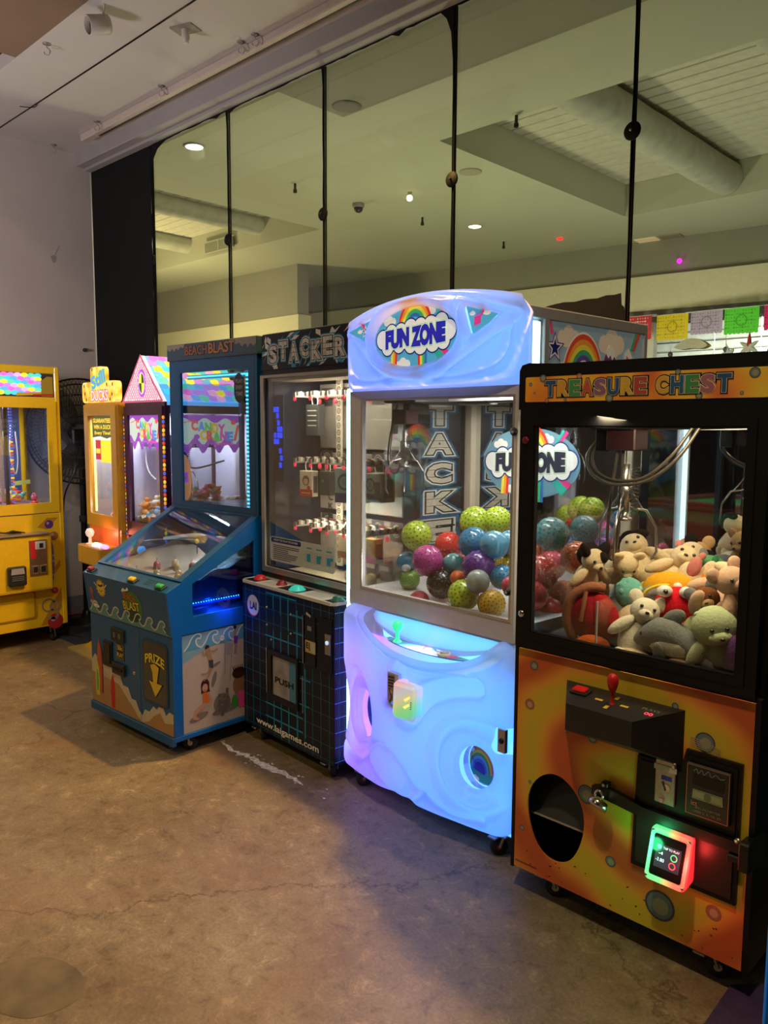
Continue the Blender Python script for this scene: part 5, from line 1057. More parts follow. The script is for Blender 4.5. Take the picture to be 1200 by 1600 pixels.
for a in [('lime', .229, .22, 1.09, .065, 'lime green dotted ball, leftmost of those high on the heap'), ('pink', .393, .12, 1.015, .064, 'magenta pink dotted ball at the front of the heap'), ('red', .337, .30, 1.053, .057, 'red spiky ball between the lime and blue balls', 'spike'), ('teal', .463, .20, 1.000, .046, 'half clear capsule ball with teal lower half', '', 'capsule'), ('blue', .549, .22, 1.095, .063, 'blue spiky dotted ball at the middle top of the heap'), ('lime', .415, .38, 1.155, .065, 'lime green dotted ball, highest of the heap against the mirror'), ('lime', .502, .42, 1.165, .059, 'second lime green ball at the very top, right of the highest'), ('sky', .703, .16, 1.109, .055, 'plain blue ball printed with a black and white cow face', '', 'cow'), ('sky', .707, .25, 1.11, .049, 'pale blue glossy ball at the right edge of the window', ''), ('purple', .663, .12, 1.025, .063, 'purple dotted ball under the cow face ball'), ('lime', .642, .06, .922, .06, 'lime green dotted ball at the bottom front of the window'), ('yellow', .779, .06, .913, .051, 'yellow dotted ball in the bottom right corner of the window'), ('clear', .725, .045, .989, .044, 'clear grey capsule ball under the purple ball', '', 'capsule'), ('blue', .753, .15, .996, .047, 'blue black-dotted ball right of the clear capsule'), ('black', .454, .14, .927, .061, 'black dotted ball at the bottom of the heap'), ('orange', .575, .10, .972, .03, 'small orange ball beside the black ball'), ('magenta', .388, .08, .855, .041, 'pinkish red ball half sunk at the window sill'), ('green', .21, .20, .90, .044, 'dull green ball at the lower left of the heap'), ('panda', .193, .20, .975, .045, 'blue ball printed with a panda face', '', 'panda'), ('magenta', .849, .08, .988, .034, 'red ball cut off by the right window edge'), ('yellow', .679, .26, 1.021, .04, 'small yellow dotted ball behind the cow face ball'),
          ('spikyred', .80, .33, 1.0, .066, 'red spiky ball seen through the side pane', 'spike'), ('orange', .78, .594, 1.023, .068, 'bright orange ball seen through the side pane'), ('teal', .75, .455, 1.13, .068, 'greenish blue ball on top, seen through the side pane'), ('teal', .62, .66, 1.10, .064, 'greenish blue ball at the back, seen through the side pane'), ('red', .83, .235, .925, .056, 'red ball by the side pane, left of the orange one'), ('orange', .83, .431, .895, .062, 'dark orange ball low by the side pane', 'spike'), ('red', .85, .33, .86, .045, 'red ball lowest by the side pane'), ('purple', .60, .45, 1.004, .054, 'deep purple ball in the middle of the heap'), ('yellow', .70, .50, .925, .043, 'yellow spiky ball seen through the side pane', 'spike'), ('magenta', .65, .60, .975, .062, 'rose ball at the back near the mirror'), ('red', .30, .45, .96, .06, 'red ball at the back left of the heap'), ('blue', .45, .50, 1.00, .06, 'blue ball at the back middle of the heap'), ('orange', .18, .42, .92, .055, 'orange ball at the far left back')]:
    ball(*a)

# ------------------------------------------------------------------ black grid prize machine
gridb = M('black_grid_laminate', (.005, .008, .016), .38, spec=.35); gridc = P('grid_blue', .02, .27, .50); gridd = P('grid_blue_dim', .02, .15, .28)
t = thing('prize_machine', 'tall black prize machine with blue grid lines and a wide glass door', 'arcade machine', (ST[0], ST[1], 0), ST[2])
mb = MB(); mb.box(0, 0, .08, .727, .80, .792, gridb, .004); fr = front(0)
for k in range(13): x = .030+.0605*k; mb.stroke(fr, [(x, .085), (x, .785)], .002, gridc, .0008)
for k in range(11): z = .10+.066*k; mb.stroke(fr, [(.002, z), (.725, z)], .002, gridd, .0007)
thick = [((.21, .77), (.45, .77)), ((.42, .70), (.55, .70)), ((.43, .62), (.53, .62)), ((.20, .565), (.48, .565)), ((.20, .495), (.48, .495)), ((.48, .42), (.56, .42)), ((.2, .235), (.5, .235)), ((.2, .17), (.5, .17)), ((.47, .30), (.55, .30)), ((.27, .77), (.27, .70)), ((.33, .77), (.33, .68)), ((.39, .77), (.39, .62)), ((.27, .60), (.27, .50)), ((.33, .60), (.33, .44)), ((.39, .60), (.39, .44)), ((.46, .727), (.46, .12)), ((.27, .26), (.27, .12)), ((.33, .26), (.33, .09)), ((.39, .26), (.39, .09)), ((.52, .47), (.52, .15))]
for a, b in thick: mb.stroke(fr, [a, b], .0065, gridc, .0012)
fs_ = rside(.727)
for k in range(11): z = .10+.066*k; mb.stroke(fs_, [(.005, z), (.5, z)], .003, skyb, .0008)
for k in range(5): mb.stroke(fs_, [(.03+.06*k, .09), (.03+.06*k, .78)], .002, gridd, .0008)
mb.text(fr, 'www.laigames.com', .368, .122, .50, .040, black, .06, .0016); mb.text(fr, 'www.laigames.com', .368, .122, .50, .040, M('url_white', (.80, .78, .70), .5), .022, .002); pass
mb.disc(fr, .095, .685, .052, M('badge_red', (.5, .03, .05), .4), .0014); mb.disc(fr, .098, .690, .050, M('badge_white', (.62, .62, .66), .4), .0018); mb.text(fr, 'LAI', .10, .688, .055, .034, navy, .05, .0024); mb.build('cabinet', t)
mb = MB(); frame(mb, front(0), (.235, .265, .475, .505), (.262, .288, .462, .482), 0, .012, blackm); mb.box(.262, .0, .288, .462, -.003, .482, M('dark_flap', (.05, .05, .06), .4)); fr = front(-.003)
mb.poly(fr, [(.268, .292), (.40, .292), (.40, .478), (.268, .478)], M('worn_clear_flap', (.30, .28, .27), .35, var=.35, scale=18), .001); mb.poly(fr, [(.40, .292), (.458, .292), (.458, .478), (.40, .478)], P('flap_blue', .06, .22, .36), .001); mb.text(fr, 'PUSH', .36, .368, .145, .028, black, .03, .002)
mb.box(.222, -.012, .29, .228, -.004, .51, chrome); mb.build('prize_flap', t)
mb = MB(); mb.box(.525, -.006, .49, .60, -.001, .718, blackm, .002); mb.box(.62, -.006, .49, .718, -.001, .727, gridb, .002); fr = front(-.006)
mb.box(.516, -.012, .50, .521, -.003, .718, chrome); mb.box(.512, -.012, .27, .517, -.003, .44, chrome)
mb.poly(fr, [(.53, .555), (.605, .555), (.605, .610), (.53, .610)], M('yellow_label', (.5, .38, .12), .4), .001); mb.text(fr, 'E|', .55, .583, .025, .034, black, .03, .0016); mb.poly(fr, [(.572, .562), (.602, .562), (.602, .604), (.572, .604)], P('label_pale', .45, .48, .42), .0014); mb.poly(fr, [(.545, .655), (.575, .655), (.575, .675), (.545, .675)], pgrey, .001); mb.poly(fr, [(.535, .725), (.57, .715), (.572, .725), (.54, .737)], M('pale_tape', (.5, .46, .44)), .001)
mb.box(.675, -.010, .575, .712, -.004, .665, steel, .001); mb.lathe([(.009, 0), (.009, .004), (.003, .006)], (.692, -.010, .628), M('blue_lit_button', (.6, .8, 1), emit=(.5, .715, 1), es=.8), 12, (0, -1, 0)); mb.build('coin_door', t)
for x, z in ((.215, .70), (.215, .615), (.41, .70), (.41, .61), (.25, .55)): mb = MB(); mb.lathe([(.006, 0), (.005, .004), (.001, .005)], (x, 0, z), steel, 8, (0, -1, 0)); mb.build('bolt', t)
mb = MB(); mb.prism(F((0, 0, .792), (1, 0, 0), (0, 1, 0)), [(-.004, .02), (.02, -.010), (.711, -.010), (.731, .01), (.731, .128), (-.004, .128)], 0, .014, M('ledge_white', (.60, .58, .55), .3)); ft = topf(.806)
mb.poly(ft, [(.30, -.002), (.46, -.002), (.46, .10), (.30, .10)], black, .001); mb.poly(ft, [(.02, .0), (.12, .0), (.12, .09), (.02, .09)], gridb, .001); mb.poly(ft, [(.66, .0), (.722, .0), (.722, .10), (.66, .10)], gridb, .001)
for k in range(5): mb.stroke(ft, [(.15, .02+.015*k), (.26, .02+.015*k)], .003, pgrey, .001); mb.stroke(ft, [(.49, .02+.015*k), (.62, .02+.015*k)], .003, pgrey, .001)
ld = mb.build('control_ledge', t)
for x, y, m_, r in ((.075, .055, red, .026), (.26, .055, M('dark_red_button', (.25, .01, .02), .3), .022), (.405, .040, M('lit_teal_button', (.03, .5, .42), .2, emit=(.05, .6, .5), es=.35), .032), (.70, .045, M('dark_green_button', (.02, .14, .10), .3), .026)):
    mb = MB(); mb.lathe([(r*1.25, 0), (r*1.2, .006), (r, .008), (r*.9, .016), (r*.5, .022), (.001, .023)], (x, y, .806), m_, 20); mb.build('button', ld)
for x, y in ((.10, .05), (.66, .05), (.10, .715), (.66, .715)): caster(t, x, y, .082, None, 2.6)
# upper case
mb = MB()
mb.box(0, .13, .80, .036, .80, 1.80, gridb); mb.box(.700, .78, .80, .727, .80, 1.80, gridb); mb.box(.036, .785, .80, .702, .80, 1.80, gridb)
mb.box(0, .13, 1.795, .727, .80, 1.99, gridb, .004); mb.box(.035, .14, .80, .702, .785, .83, M('cream_floor', (.62, .55, .36), .5)); mb.box(.708, .13, .80, .727, .155, 1.80, blackm)
for k in range(3): mb.box(-.001, .3+.15*k, .9, .0, .31+.15*k, 1.7, gridc)
mb.build('upper_case', t)
mb = MB(); fr = front(.13); mb.prism(fr, [(.005, 1.818), (.722, 1.818), (.722, 1.982), (.005, 1.982)], 0, .006, gridb); fr = front(.124)
sm = M('stacker_letter', (.55, .55, .57), .45, var=.35, scale=25); smo = M('stacker_edge', (.60, .62, .66), .45); rnd = random.Random(11)
for k in range(34):
    cx, cz = rnd.uniform(.03, .69), rnd.choice([rnd.uniform(1.955, 1.975), rnd.uniform(1.825, 1.845)]) if k < 24 else rnd.uniform(1.84, 1.96)
    if k >= 24: cx = rnd.choice([rnd.uniform(.01, .06), rnd.uniform(.70, .715)])
    a = rnd.uniform(0, 3); mb.poly(fr, [(max(.007, min(.720, cx+s1*.030*math.cos(a)+s2*.008)), max(1.82, min(1.98, cz+s1*.020*math.sin(a)+s2*.009))) for s1, s2 in ((-1, -1), (.4, -1.2), (1, .6), (-.3, 1))], smo if k % 3 else gridc, .0006+k*.00001)
for ch, cx, dz in zip('STACKER', (.105, .19, .275, .36, .445, .53, .615), (-.006, .008, -.006, .010, -.008, .006, -.004)):
    mb.text(fr, ch, cx, 1.895+dz, .055, .072, gridc, .17, .0014); mb.text(fr, ch, cx, 1.895+dz, .055, .072, smo, .12, .0018); mb.text(fr, ch, cx, 1.895+dz, .055, .072, black, .085, .0022); mb.text(fr, ch, cx, 1.895+dz, .055, .072, sm, .045, .0026)
for k in range(22): mb.stroke(fr, [(.08+.029*k, 1.855), (.08+.029*k, 1.935)], .0016, black, .003)
mb.stroke(fr, [(.07, 1.885), (.70, 1.892)], .0016, black, .003); mb.stroke(fr, [(.07, 1.908), (.70, 1.915)], .0016, black, .003); mb.build('marquee_sign', t)
mb = MB(); frame(mb, front(.13), (.0, .808, .727, 1.800), (.050, .868, .698, 1.785), 0, .012, blackm); frame(mb, front(.118), (.012, .835, .719, 1.792), (.040, .862, .706, 1.779), 0, .010, M('silver_door', (.42, .40, .37), .35, .7)); dr = mb.build('door', t)
mb = MB(); mb.box(.03, .120, .85, .708, .124, 1.785, cg_front); mb.build('glass', dr)
mb = MB(); fr = front(.117)
mb.poly(fr, [(.085, .895), (.572, .895), (.585, .905), (.585, 1.005), (.572, 1.015), (.085, 1.015), (.075, 1.005), (.075, .905)], M('instruction_label', (.50, .50, .46), .5), 0)
mb.poly(fr, rrect(.082, .988, .33, 1.011, .008, 3), navy, .0006); mb.text(fr, 'HOW TO PLAY STACKER', .205, 1.0, .20, .009, white, .01, .001)
rnd = random.Random(2)
for k in range(8): mb.stroke(fr, [(.10, .974-.0095*k), (.10+rnd.uniform(.12, .22), .974-.0095*k)], .004, P('label_ink', .04, .05, .10), .0006)
for j, cx in enumerate((.395, .470, .545)):
    for k in range(5): mb.stroke(fr, [(cx-.030, .925+.012*k), (cx+.030, .925+.012*k)], .0012, pgrey, .0006); mb.stroke(fr, [(cx-.030+.015*k, .925), (cx-.030+.015*k, .973)], .0012, pgrey, .0006)
    mb.poly(fr, [(cx-.018, .927), (cx+.010, .927), (cx+.010, .962), (cx-.018, .962)], P('label_blue', .02, .28, .42), .001); mb.poly(fr, [(cx+.004*j, .950), (cx+.012*j+.004, .950), (cx+.012*j+.004, .964), (cx+.004*j, .964)], P('label_blue'), .0012); mb.stroke(fr, [(cx-.02, .990), (cx+.02, .990)], .006, P('label_blue'), .0006)
mb.build('instruction_label', dr)
mb = MB(); mb.box(.722, .155, .80, .726, .78, 1.795, cg); mb.build('side_glass', t)
def vstack(mb, fr, cx, z1, dz, wd):
    mb.poly(fr, [(cx-wd*.715, z1-dz*7.0), (cx+wd*.715, z1-dz*7.0), (cx+wd*.715, z1+dz*.2), (cx-wd*.715, z1+dz*.2)], P('decal_black', .01, .012, .02), .0004)
    for k, ch in enumerate('STACKER'):
        z = z1-dz*(k+.45); mb.text(fr, ch, cx, z, wd*.72, dz*.62, P('decal_blue', .01, .12, .26), .20, .0008+k*.00002); mb.text(fr, ch, cx, z, wd*.72, dz*.62, P('decal_white', .62, .60, .54), .135, .0012+k*.00002); mb.text(fr, ch, cx, z, wd*.72, dz*.62, black, .09, .0018); mb.text(fr, ch, cx, z, wd*.72, dz*.62, P('decal_cream', .55, .50, .40), .045, .0024)
        for q in (-.2, .2): mb.stroke(fr, [(cx-wd*.4, z+q*dz*.6), (cx+wd*.4, z+q*dz*.6)], .002, black, .003)
mb = MB(); vstack(mb, rside(.727), .625, 1.80, .135, .20); mb.build('side_decal', t)
mb = MB(); fr = rside(.766); 
for z in (1.70, 1.55, 1.40): mb.disc(fr, .61+.02*z, z-.12, .012, black, .004)
# light column with round marks between glass door and shelf
mb = MB(); ypost = M('lit_perforated_strip', (.60, .55, .42), .5); mb.box(.245, .395, .86, .285, .405, 1.79, ypost); fr = front(.395)
for k in range(26): mb.ring(fr, .265, .89+.035*k, .014, .009, black, .001, 14); mb.disc(fr, .265, .89+.035*k, .004, black, .001, n=8)
mb.build('marked_column', t)
mb = MB()
for z0, z1 in ((.862, 1.11), (1.135, 1.42), (1.44, 1.76)): mb.box(.078, .42, z0, .698, .43, z1, M('shelf_back_panel', (.30, .28, .24), .4, var=.15), .004)
fr = front(.42)
for z in (1.71, 1.40, 1.08):
    for k in range(5):
        cx = .14+.13*k; mb.poly(fr, [(cx-.045, z-.06), (cx+.045, z-.06), (cx+.045, z+.03), (cx-.045, z+.03)], P('panel_dark', .05, .05, .06), .001)
        for r in (.030, .020): mb.ring(fr, cx, z-.01, r, r-.005, P('panel_line', .5, .45, .35), .0016, 18)
for k, ch in enumerate('STACKER'): mb.text(fr, ch, .17, 1.33-.045*k, .035, .030, black, .03, .002)
mb.build('back_panel', t)
pegred = M('red_lit_peg', (.8, .02, .04), .4, emit=(1, .05, .12), es=.7)
bars = []
for z in (1.70, 1.385, 1.075):
    for k in range(5):
        x = .165+.125*k; mb = MB(); mb.box(x-.010, .20, z-.012, x+.010, .42, z+.012, M('peg_bar', (.42, .38, .34), .35, .4))
        for q in range(9): mb.box(x-.013, .206+.0235*q, z-.004, x+.013, .216+.0235*q, z+.016, cream if q % 2 else blackp)
        mb.ell((x, .203, z-.02), (.011, .006, .011), pegred, None, 10, 6); mb.ell((x+.03, .33, z-.03), (.012, .008, .014), pegred, None, 10, 6); mb.build('prize_peg', t)
    mb = MB(); mb.box(.08, .405, z-.012, .698, .42, z+.012, M('dull_red_rail', (.22, .05, .04), .5)); mb.build('rail', t)
# blue led tower at left inside
mb = MB(); mb.box(.036, .17, .84, .040, .78, 1.79, M('dark_blue_panel', (.012, .022, .05), .12)); mb.box(.04, .60, .84, .70, .61, 1.79, M('dark_blue_panel')); mb.box(.042, .165, 1.28, .125, .17, 1.70, M('dark_blue_panel')); bl_ = M('blue_led_block', (.02, .05, 1), emit=(.015, .06, 1), es=1.3); fr = front(.165)
for x, z in ((.055, 1.63), (.078, 1.63), (.078, 1.60), (.085, 1.565), (.085, 1.535), (.108, 1.535), (.055, 1.505), (.085, 1.505), (.108, 1.505), (.055, 1.475), (.078, 1.475), (.100, 1.43), (.108, 1.395), (.100, 1.36)): mb.poly(fr, rrect(x-.011, z-.013, x+.011, z+.013, .003, 2), bl_, .002)
mb.build('led_display', t)
mb = MB(); mb.box(.05, .142, 1.765, .69, .30, 1.79, M('inner_soffit', (.55, .50, .42), .6)); mb.build('inner_soffit', t)
light('AREA', 'prize_case_lamp', (.45, .22, 1.755), 8, (1, .88, .66), .5, (.45, .45, .9), size_y=.05, parent=t)
light('AREA', 'prize_case_lamp_low', (.45, .26, 1.15), 3, (1, .90, .70), .4, (.45, .50, .85), size_y=.05, parent=t)
def box_prize(u, v, z, w_, h_, d_, lab, face, band, kind, rz=0):
    o = thing('boxed_prize', lab, 'box', place(ST, u, v, z), ST[2]+rz, 'boxed prizes on the pegs'); mb = MB(); mb.box(-w_/2, -d_/2, -h_, w_/2, d_/2, 0, face, .002); fr = front(-d_/2)
    if band: mb.poly(fr, [(-w_/2, -h_), (w_/2, -h_), (w_/2, -h_*.72), (-w_/2, -h_*.72)], band, .0006)
    if kind == 'doll': mb.disc(fr, 0, -h_*.38, w_*.28, pbrown, .0008); mb.disc(fr, .0, -h_*.42, w_*.17, P('skin_print', .7, .45, .3), .0012); mb.disc(fr, w_*.22, -h_*.66, w_*.13, pred, .0012); mb.stroke(fr, [(-w_*.35, -h_*.86), (w_*.35, -h_*.86)], .006, yellowp, .0012)
    elif kind == 'gear': mb.ring(fr, -w_*.15, -h_*.4, w_*.26, w_*.18, P('panel_dark'), .0008); mb.disc(fr, -w_*.15, -h_*.4, w_*.12, P('dull_teal', .10, .25, .25), .001); mb.poly(fr, [(w_*.1, -h_*.85), (w_*.42, -h_*.85), (w_*.42, -h_*.3), (w_*.1, -h_*.3)], P('panel_dark'), .001)
    else: 
        for k in range(4): mb.stroke(fr, [(-w_*.35, -h_*(.2+.16*k)), (w_*.35, -h_*(.2+.16*k))], .006, P('panel_line'), .0008)
    fs2 = rside(w_/2); mb.poly(fs2, [(-d_*.35, -h_*.85), (d_*.35, -h_*.85), (d_*.35, -h_*.2), (-d_*.35, -h_*.2)], P('panel_dark'), .0006); mb.build('box', o)
    mb = MB(); mb.tube(crom([(-w_*.2, 0, 0), (-w_*.25, 0, .03), (0, 0, .055), (w_*.2, 0, .03), (w_*.2, 0, 0)], 5), .0025, white, 6); mb.build('hanger', o)
dk = M('dark_box', (.05, .06, .06), .5); tb = M('teal_box', (.20, .32, .30), .5)
box_prize(.20, .26, 1.335, .088, .125, .04, 'cream and red boxed doll prize hanging on the middle left peg', M('cream_box', (.66, .60, .48), .5), pred, 'doll', 8)
box_prize(.30, .30, 1.335, .07, .115, .05, 'dark green boxed prize hanging just right of the doll box', dk, None, 'gear', 10)
box_prize(.20, .30, 1.655, .10, .15, .04, 'black wired gadget box hanging on the upper left peg', dk, None, 'lines', 0)
box_prize(.50, .30, 1.36, .15, .16, .10, 'large teal and grey boxed gadget seen through both machines', tb, navy, 'gear', 20)
box_prize(.63, .34, 1.34, .12, .13, .08, 'grey boxed gadget at the right of the middle pegs', M('grey_box', (.35, .36, .33), .5), navy, 'gear', 0)
for k, (u, v, c, l) in enumerate(((.44, .30, M('cup_cream', (.60, .50, .30), .5), 'left'), (.54, .30, M('cup_green', (.20, .42, .10), .5), 'middle'), (.64, .30, M('cup_yellow', (.62, .45, .12), .5), 'right'))):
    box_prize(u, v, 1.045, .07, .11, .05, 'small prize box hanging %s on the lowest pegs' % l, c, (pbrown, None, ppink)[k], 'lines', 0)
for k, (u, v, l) in enumerate(((.50, .42, 'left'), (.60, .42, 'right'))):
    o = thing('prize_bag', 'brown tagged prize bag standing on the cream floor, '+l, 'bag', place(ST, u, v, .83), ST[2], 'prize bags'); mb = MB(); mb.box(-.035, -.02, 0, .035, .02, .10, P('bag_brown', .16, .05, .02), .006); fr = front(-.02); mb.poly(fr, [(-.03, .05), (.03, .05), (.03, .07), (-.03, .07)], cream, .001); mb.build('bag', o)
for k, (u, c) in enumerate(((.54, (.55, .42, .2)), (.62, (.6, .30, .3)), (.69, (.62, .52, .1)))):
    o = thing('snack_pack', ('tan', 'pink and cream', 'yellow')[k]+' snack pack on the cream floor of the prize case', 'pack', place(ST, u, .24, .83), ST[2], 'snack packs'); mb = MB(); mb.ell((0, 0, .035), (.032, .02, .036), M('pack_%d' % k, c, .5, var=.3, scale=60), None, 12, 8); mb.build('pack', o)
# ------------------------------------------------------------------ blue beach machine
bb = M('blue_cabinet', (.004, .085, .25), .35, var=.08, coat=.2); bbs = M('bright_blue_side', (.005, .13, .46), .3, var=.05, coat=.3); bbd = M('deep_blue', (.01, .05, .12), .4)  # side blue is brighter: the light falling on it is in the colour
t = thing('arcade_machine', 'blue beach-themed machine with sloped glass top and wave drawings', 'arcade machine', (BB[0], BB[1], 0), BB[2])
sp_ = rside(.775); mb = MB()
mb.box(0, 0, .09, .775, 1.0, .64, bb, .003); mb.box(0, .50, .64, .775, 1.0, 1.10, bbd)
mb.box(-.004, -.012, .055, .779, .012, .10, bb, .004); mb.box(.772, .0, .075, .782, 1.0, .10, bbs, .003)
side = [(-.003, .58), (-.028, .79), (.055, .825), (.51, 1.098), (.51, .62), (0, .62)]
outer = [(-.0, .10), (1.0, .10), (1.0, .60), (0, .60)]
mb.prism(sp_, [(0, .10), (.048, .10), (.048, .58), (0, .58)], 0, .006, bbs)
mb.build('cabinet', t)
# side cheeks with a window each
for u0 in (.769, -.006):
    f_ = F((u0, 0, 0), (0, 1, 0), (0, 0, 1), (1, 0, 0)); mb = MB()
    m_ = bbs if u0 > .5 else bb
    for q in ([(-.003, .58), (.11, .58), (.11, .86), (.055, .828), (-.028, .79)], [(.11, .58), (.52, .58), (.52, .66), (.11, .66)], [(.475, .66), (.52, .66), (.52, 1.10), (.475, 1.08)], [(.11, .815), (.475, .985), (.475, 1.08), (.11, .86)]): mb.prism(f_, q, 0, .012, m_)
    ck = mb.build('side_panel', t)
    mb = MB(); mb.prism(f_, [(.11, .66), (.475, .66), (.475, .985), (.11, .815)], .003, .006, M('dark_side_glass', (.02, .08, .2), .1) if 0 else glass('blue_tinted_glass', (.55, .75, .95), .10)); mb.build('window', ck)
mb = MB(); mb.box(.10, .52, .645, .70, .525, .97, bbd); mb.box(.012, .04, .64, .765, .52, .655, M('inner_blue_floor', (.01, .06, .16), .4)); mb.box(.012, .50, .62, .765, .51, 1.0, bbd)
mb.prism(F((0, 0, 0), (0, 1, 0), (0, 0, 1), (1, 0, 0)), [(.10, .66), (.47, .66), (.47, .84), (.10, .80)], .640, .645, M('inner_blue_board', (.01, .08, .22), .35)); mb.build('inner_case', t)
mb = MB(); led = M('blue_led_dot', (.2, .5, 1), emit=(.05, .30, 1), es=7); ledt = M('cyan_led_dot', (.3, .8, 1), emit=(.05, .55, 1), es=5)
mb.box(.655, .105, .678, .665, .47, .684, M('led_tape', (.02, .05, .3), .4, emit=(.01, .04, 1), es=.7))
for k in range(24): mb.ell((.667, .115+.015*k, .692), (.004, .003, .003), ledt, None, 6, 4)
mb.build('led_strip', t); light('AREA', 'led_strip_light', (.70, .29, .70), .9, (.02, .12, 1), .3, (.70, .29, .6), size_y=.02, parent=t)
# front band
mb = MB(); V = [(0, 0, .578), (.775, 0, .578), (.775, -.028, .79), (0, -.028, .79), (0, .02, .578), (.775, .02, .578), (.775, .05, .825), (0, .05, .825)]
mb.add(V, [(0, 1, 2, 3), (3, 2, 6, 7), (0, 3, 7, 4), (1, 5, 6, 2)], bb)
fb = F((0, 0, .578), (1, 0, 0), (0, -.028, .212), (0, -.212, -.028))
wv = lambda w0, n, s, x0: [(x0+w0*k+dx*s, dy*s) for k in range(n) for dx, dy in ((0, .05), (.18, .10), (.36, .30), (.55, .52), (.78, .58), (.95, .50), (.90, .34), (.78, .32), (.80, .18), (.95, .07))]
cres = crom(wv(.105, 7, .105, .0), 2)
mb.poly(fb, [(.0, .0)]+[(min(.775, x), y+.006) for x, y in cres if x < .775]+[(.775, .0)], P('wave_teal', .10, .26, .30), .001)
mb.stroke(fb, [(x, y+.008) for x, y in cres if x < .77], .0075, P('wave_foam', .55, .55, .48), .0016)
sun = P('sun_yellow', .70, .42, .03); mb.poly(fb, star(.16, .150, .050, .038, 14), sun, .001); mb.disc(fb, .16, .150, .032, P('sun_face', .80, .58, .10), .0014); mb.stroke(fb, [(.135, .165), (.158, .16), (.185, .168)], .010, black, .0018); mb.ring(fb, .16, .145, .016, .012, black, .0018, 12, 1, PI*1.1, PI*1.9)
for s_ in (-1, 1): mb.stroke(fb, [(.16+.045*s_, .160), (.16+.062*s_, .175)], .006, white, .0014)
mb.disc(fb, .46, .10, .085, P('jungle_green', .05, .20, .04), .001, .075); mb.disc(fb, .46, .055, .05, P('jungle_dark', .01, .05, .03), .0014, .035)
yo = P('blast_orange', .65, .28, .03); yb = P('blast_yellow', .72, .52, .05)
mb.text(fb, 'BEACH', .435, .145, .11, .035, black, .05, .0018, ang=-.05); mb.text(fb, 'BEACH', .435, .145, .11, .035, P('blast_red', .50, .14, .03), .02, .0022, ang=-.05)
mb.text(fb, 'BLAST', .445, .100, .15, .042, black, .06, .0018, ang=.05); mb.text(fb, 'BLAST', .445, .100, .15, .042, yb, .02, .0022, ang=.05)
mb.poly(fb, crom([(.37, .165), (.39, .185), (.41, .178), (.43, .192), (.44, .18), (.41, .17)], 3, True), white, .002)
mb.disc(fb, .055, .125, .018, P('boy_hair', .35, .12, .04), .001); mb.poly(fb, [(.045, .11), (.07, .11), (.072, .07), (.045, .07)], P('boy_shirt', .3, .06, .08), .0012); mb.disc(fb, .06, .062, .035, P('boy_board', .45, .30, .25), .0011, .014); mb.disc(fb, .085, .045, .03, white, .0013, .010)
fd = F((0, -.028, .79), (1, 0, 0), (0, .078, .035)); 
for r in range(4): mb.stroke(fd, [(.54, .025+.012*r), (.60+.015*r, .025+.012*r)], .004, P('ink_teal', .01, .05, .07), .001); mb.stroke(fd, [(.62+.01*r, .025+.012*r), (.68, .025+.012*r)], .004, P('ink_teal'), .001)
nb = mb.build('front_band', t)
for u, c, l in ((.045, (.30, .015, .02), 'red'), (.455, (.75, .45, .02), 'yellow'), (.70, (.03, .38, .08), 'green')):
    mb = MB(); mb.box(-.030, -.018, 0, .030, .018, .008, blackp, .002); mb.box(-.022, -.012, .008, .022, .012, .022, M('bb_button_'+l, c, .3, emit=c if l != 'red' else None, es=.25), .004); o = mb.build('button', nb, (u, -.005, .800)); o.rotation_euler = (.42, 0, 0); o['label'] = l+' button'
# lower front art
mb = MB(); fr = front(0); sand = P('sand', .42, .22, .10); foam = P('sand_foam', .55, .46, .36)
mb.poly(fr, [(.002, .102), (.773, .102), (.773, .22), (.735, .225), (.70, .20), (.66, .235), (.62, .20), (.575, .26), (.54, .21), (.50, .225), (.47, .235), (.43, .24), (.40, .30), (.36, .30), (.34, .36), (.30, .35), (.28, .41), (.24, .40), (.20, .44), (.15, .45), (.10, .46), (.06, .40), (.03, .42), (.002, .40)][:0] or [(.002, .102), (.773, .102), (.773, .21), (.74, .215), (.71, .19), (.67, .245), (.63, .20), (.60, .21), (.565, .175), (.52, .175), (.50, .14), (.47, .155), (.44, .20), (.40, .20), (.37, .25), (.32, .25), (.29, .305), (.26, .30), (.235, .33), (.18, .33), (.10, .32), (.04, .36), (.002, .32)], foam, .001)
mb.poly(fr, [(.002, .102), (.773, .102), (.773, .165), (.70, .15), (.66, .19), (.60, .16), (.56, .125), (.50, .105), (.46, .12), (.40, .165), (.34, .20), (.28, .245), (.20, .25), (.10, .255), (.002, .26)], sand, .0014)
def board(cx, z0, z1, w_, c, h=.002): mb.poly(fr, [(cx-w_*.8, z0), (cx+w_*.8, z0), (cx+w_, z0+(z1-z0)*.5), (cx+w_*.7, z0+(z1-z0)*.8), (cx, z1), (cx-w_*.7, z0+(z1-z0)*.8), (cx-w_, z0+(z1-z0)*.5)], c, h)
board(.085, .16, .45, .026, P('board_orange', .50, .10, .03)); board(.105, .16, .42, .018, P('board_maroon', .15, .01, .03), .0018); board(.062, .14, .33, .022, P('board_yellow', .62, .58, .04), .0024); mb.disc(fr, .062, .22, .012, P('board_green', .15, .4, .1), .0028, .06); board(.218, .108, .288, .022, P('board_red', .55, .02, .02))
for k in range(5): mb.stroke(fr, [(.13+.015*k, .20+.012*(k % 2)), (.125+.015*k, .27+.012*(k % 2))], .005, ptan, .002)
mb.stroke(fr, [(.487, .108), (.487, .57)], .0025, bbd, .0016); mb.stroke(fr, [(.002, .574), (.773, .574)], .003, bbd, .0016)
mb.build('front_artwork', t)
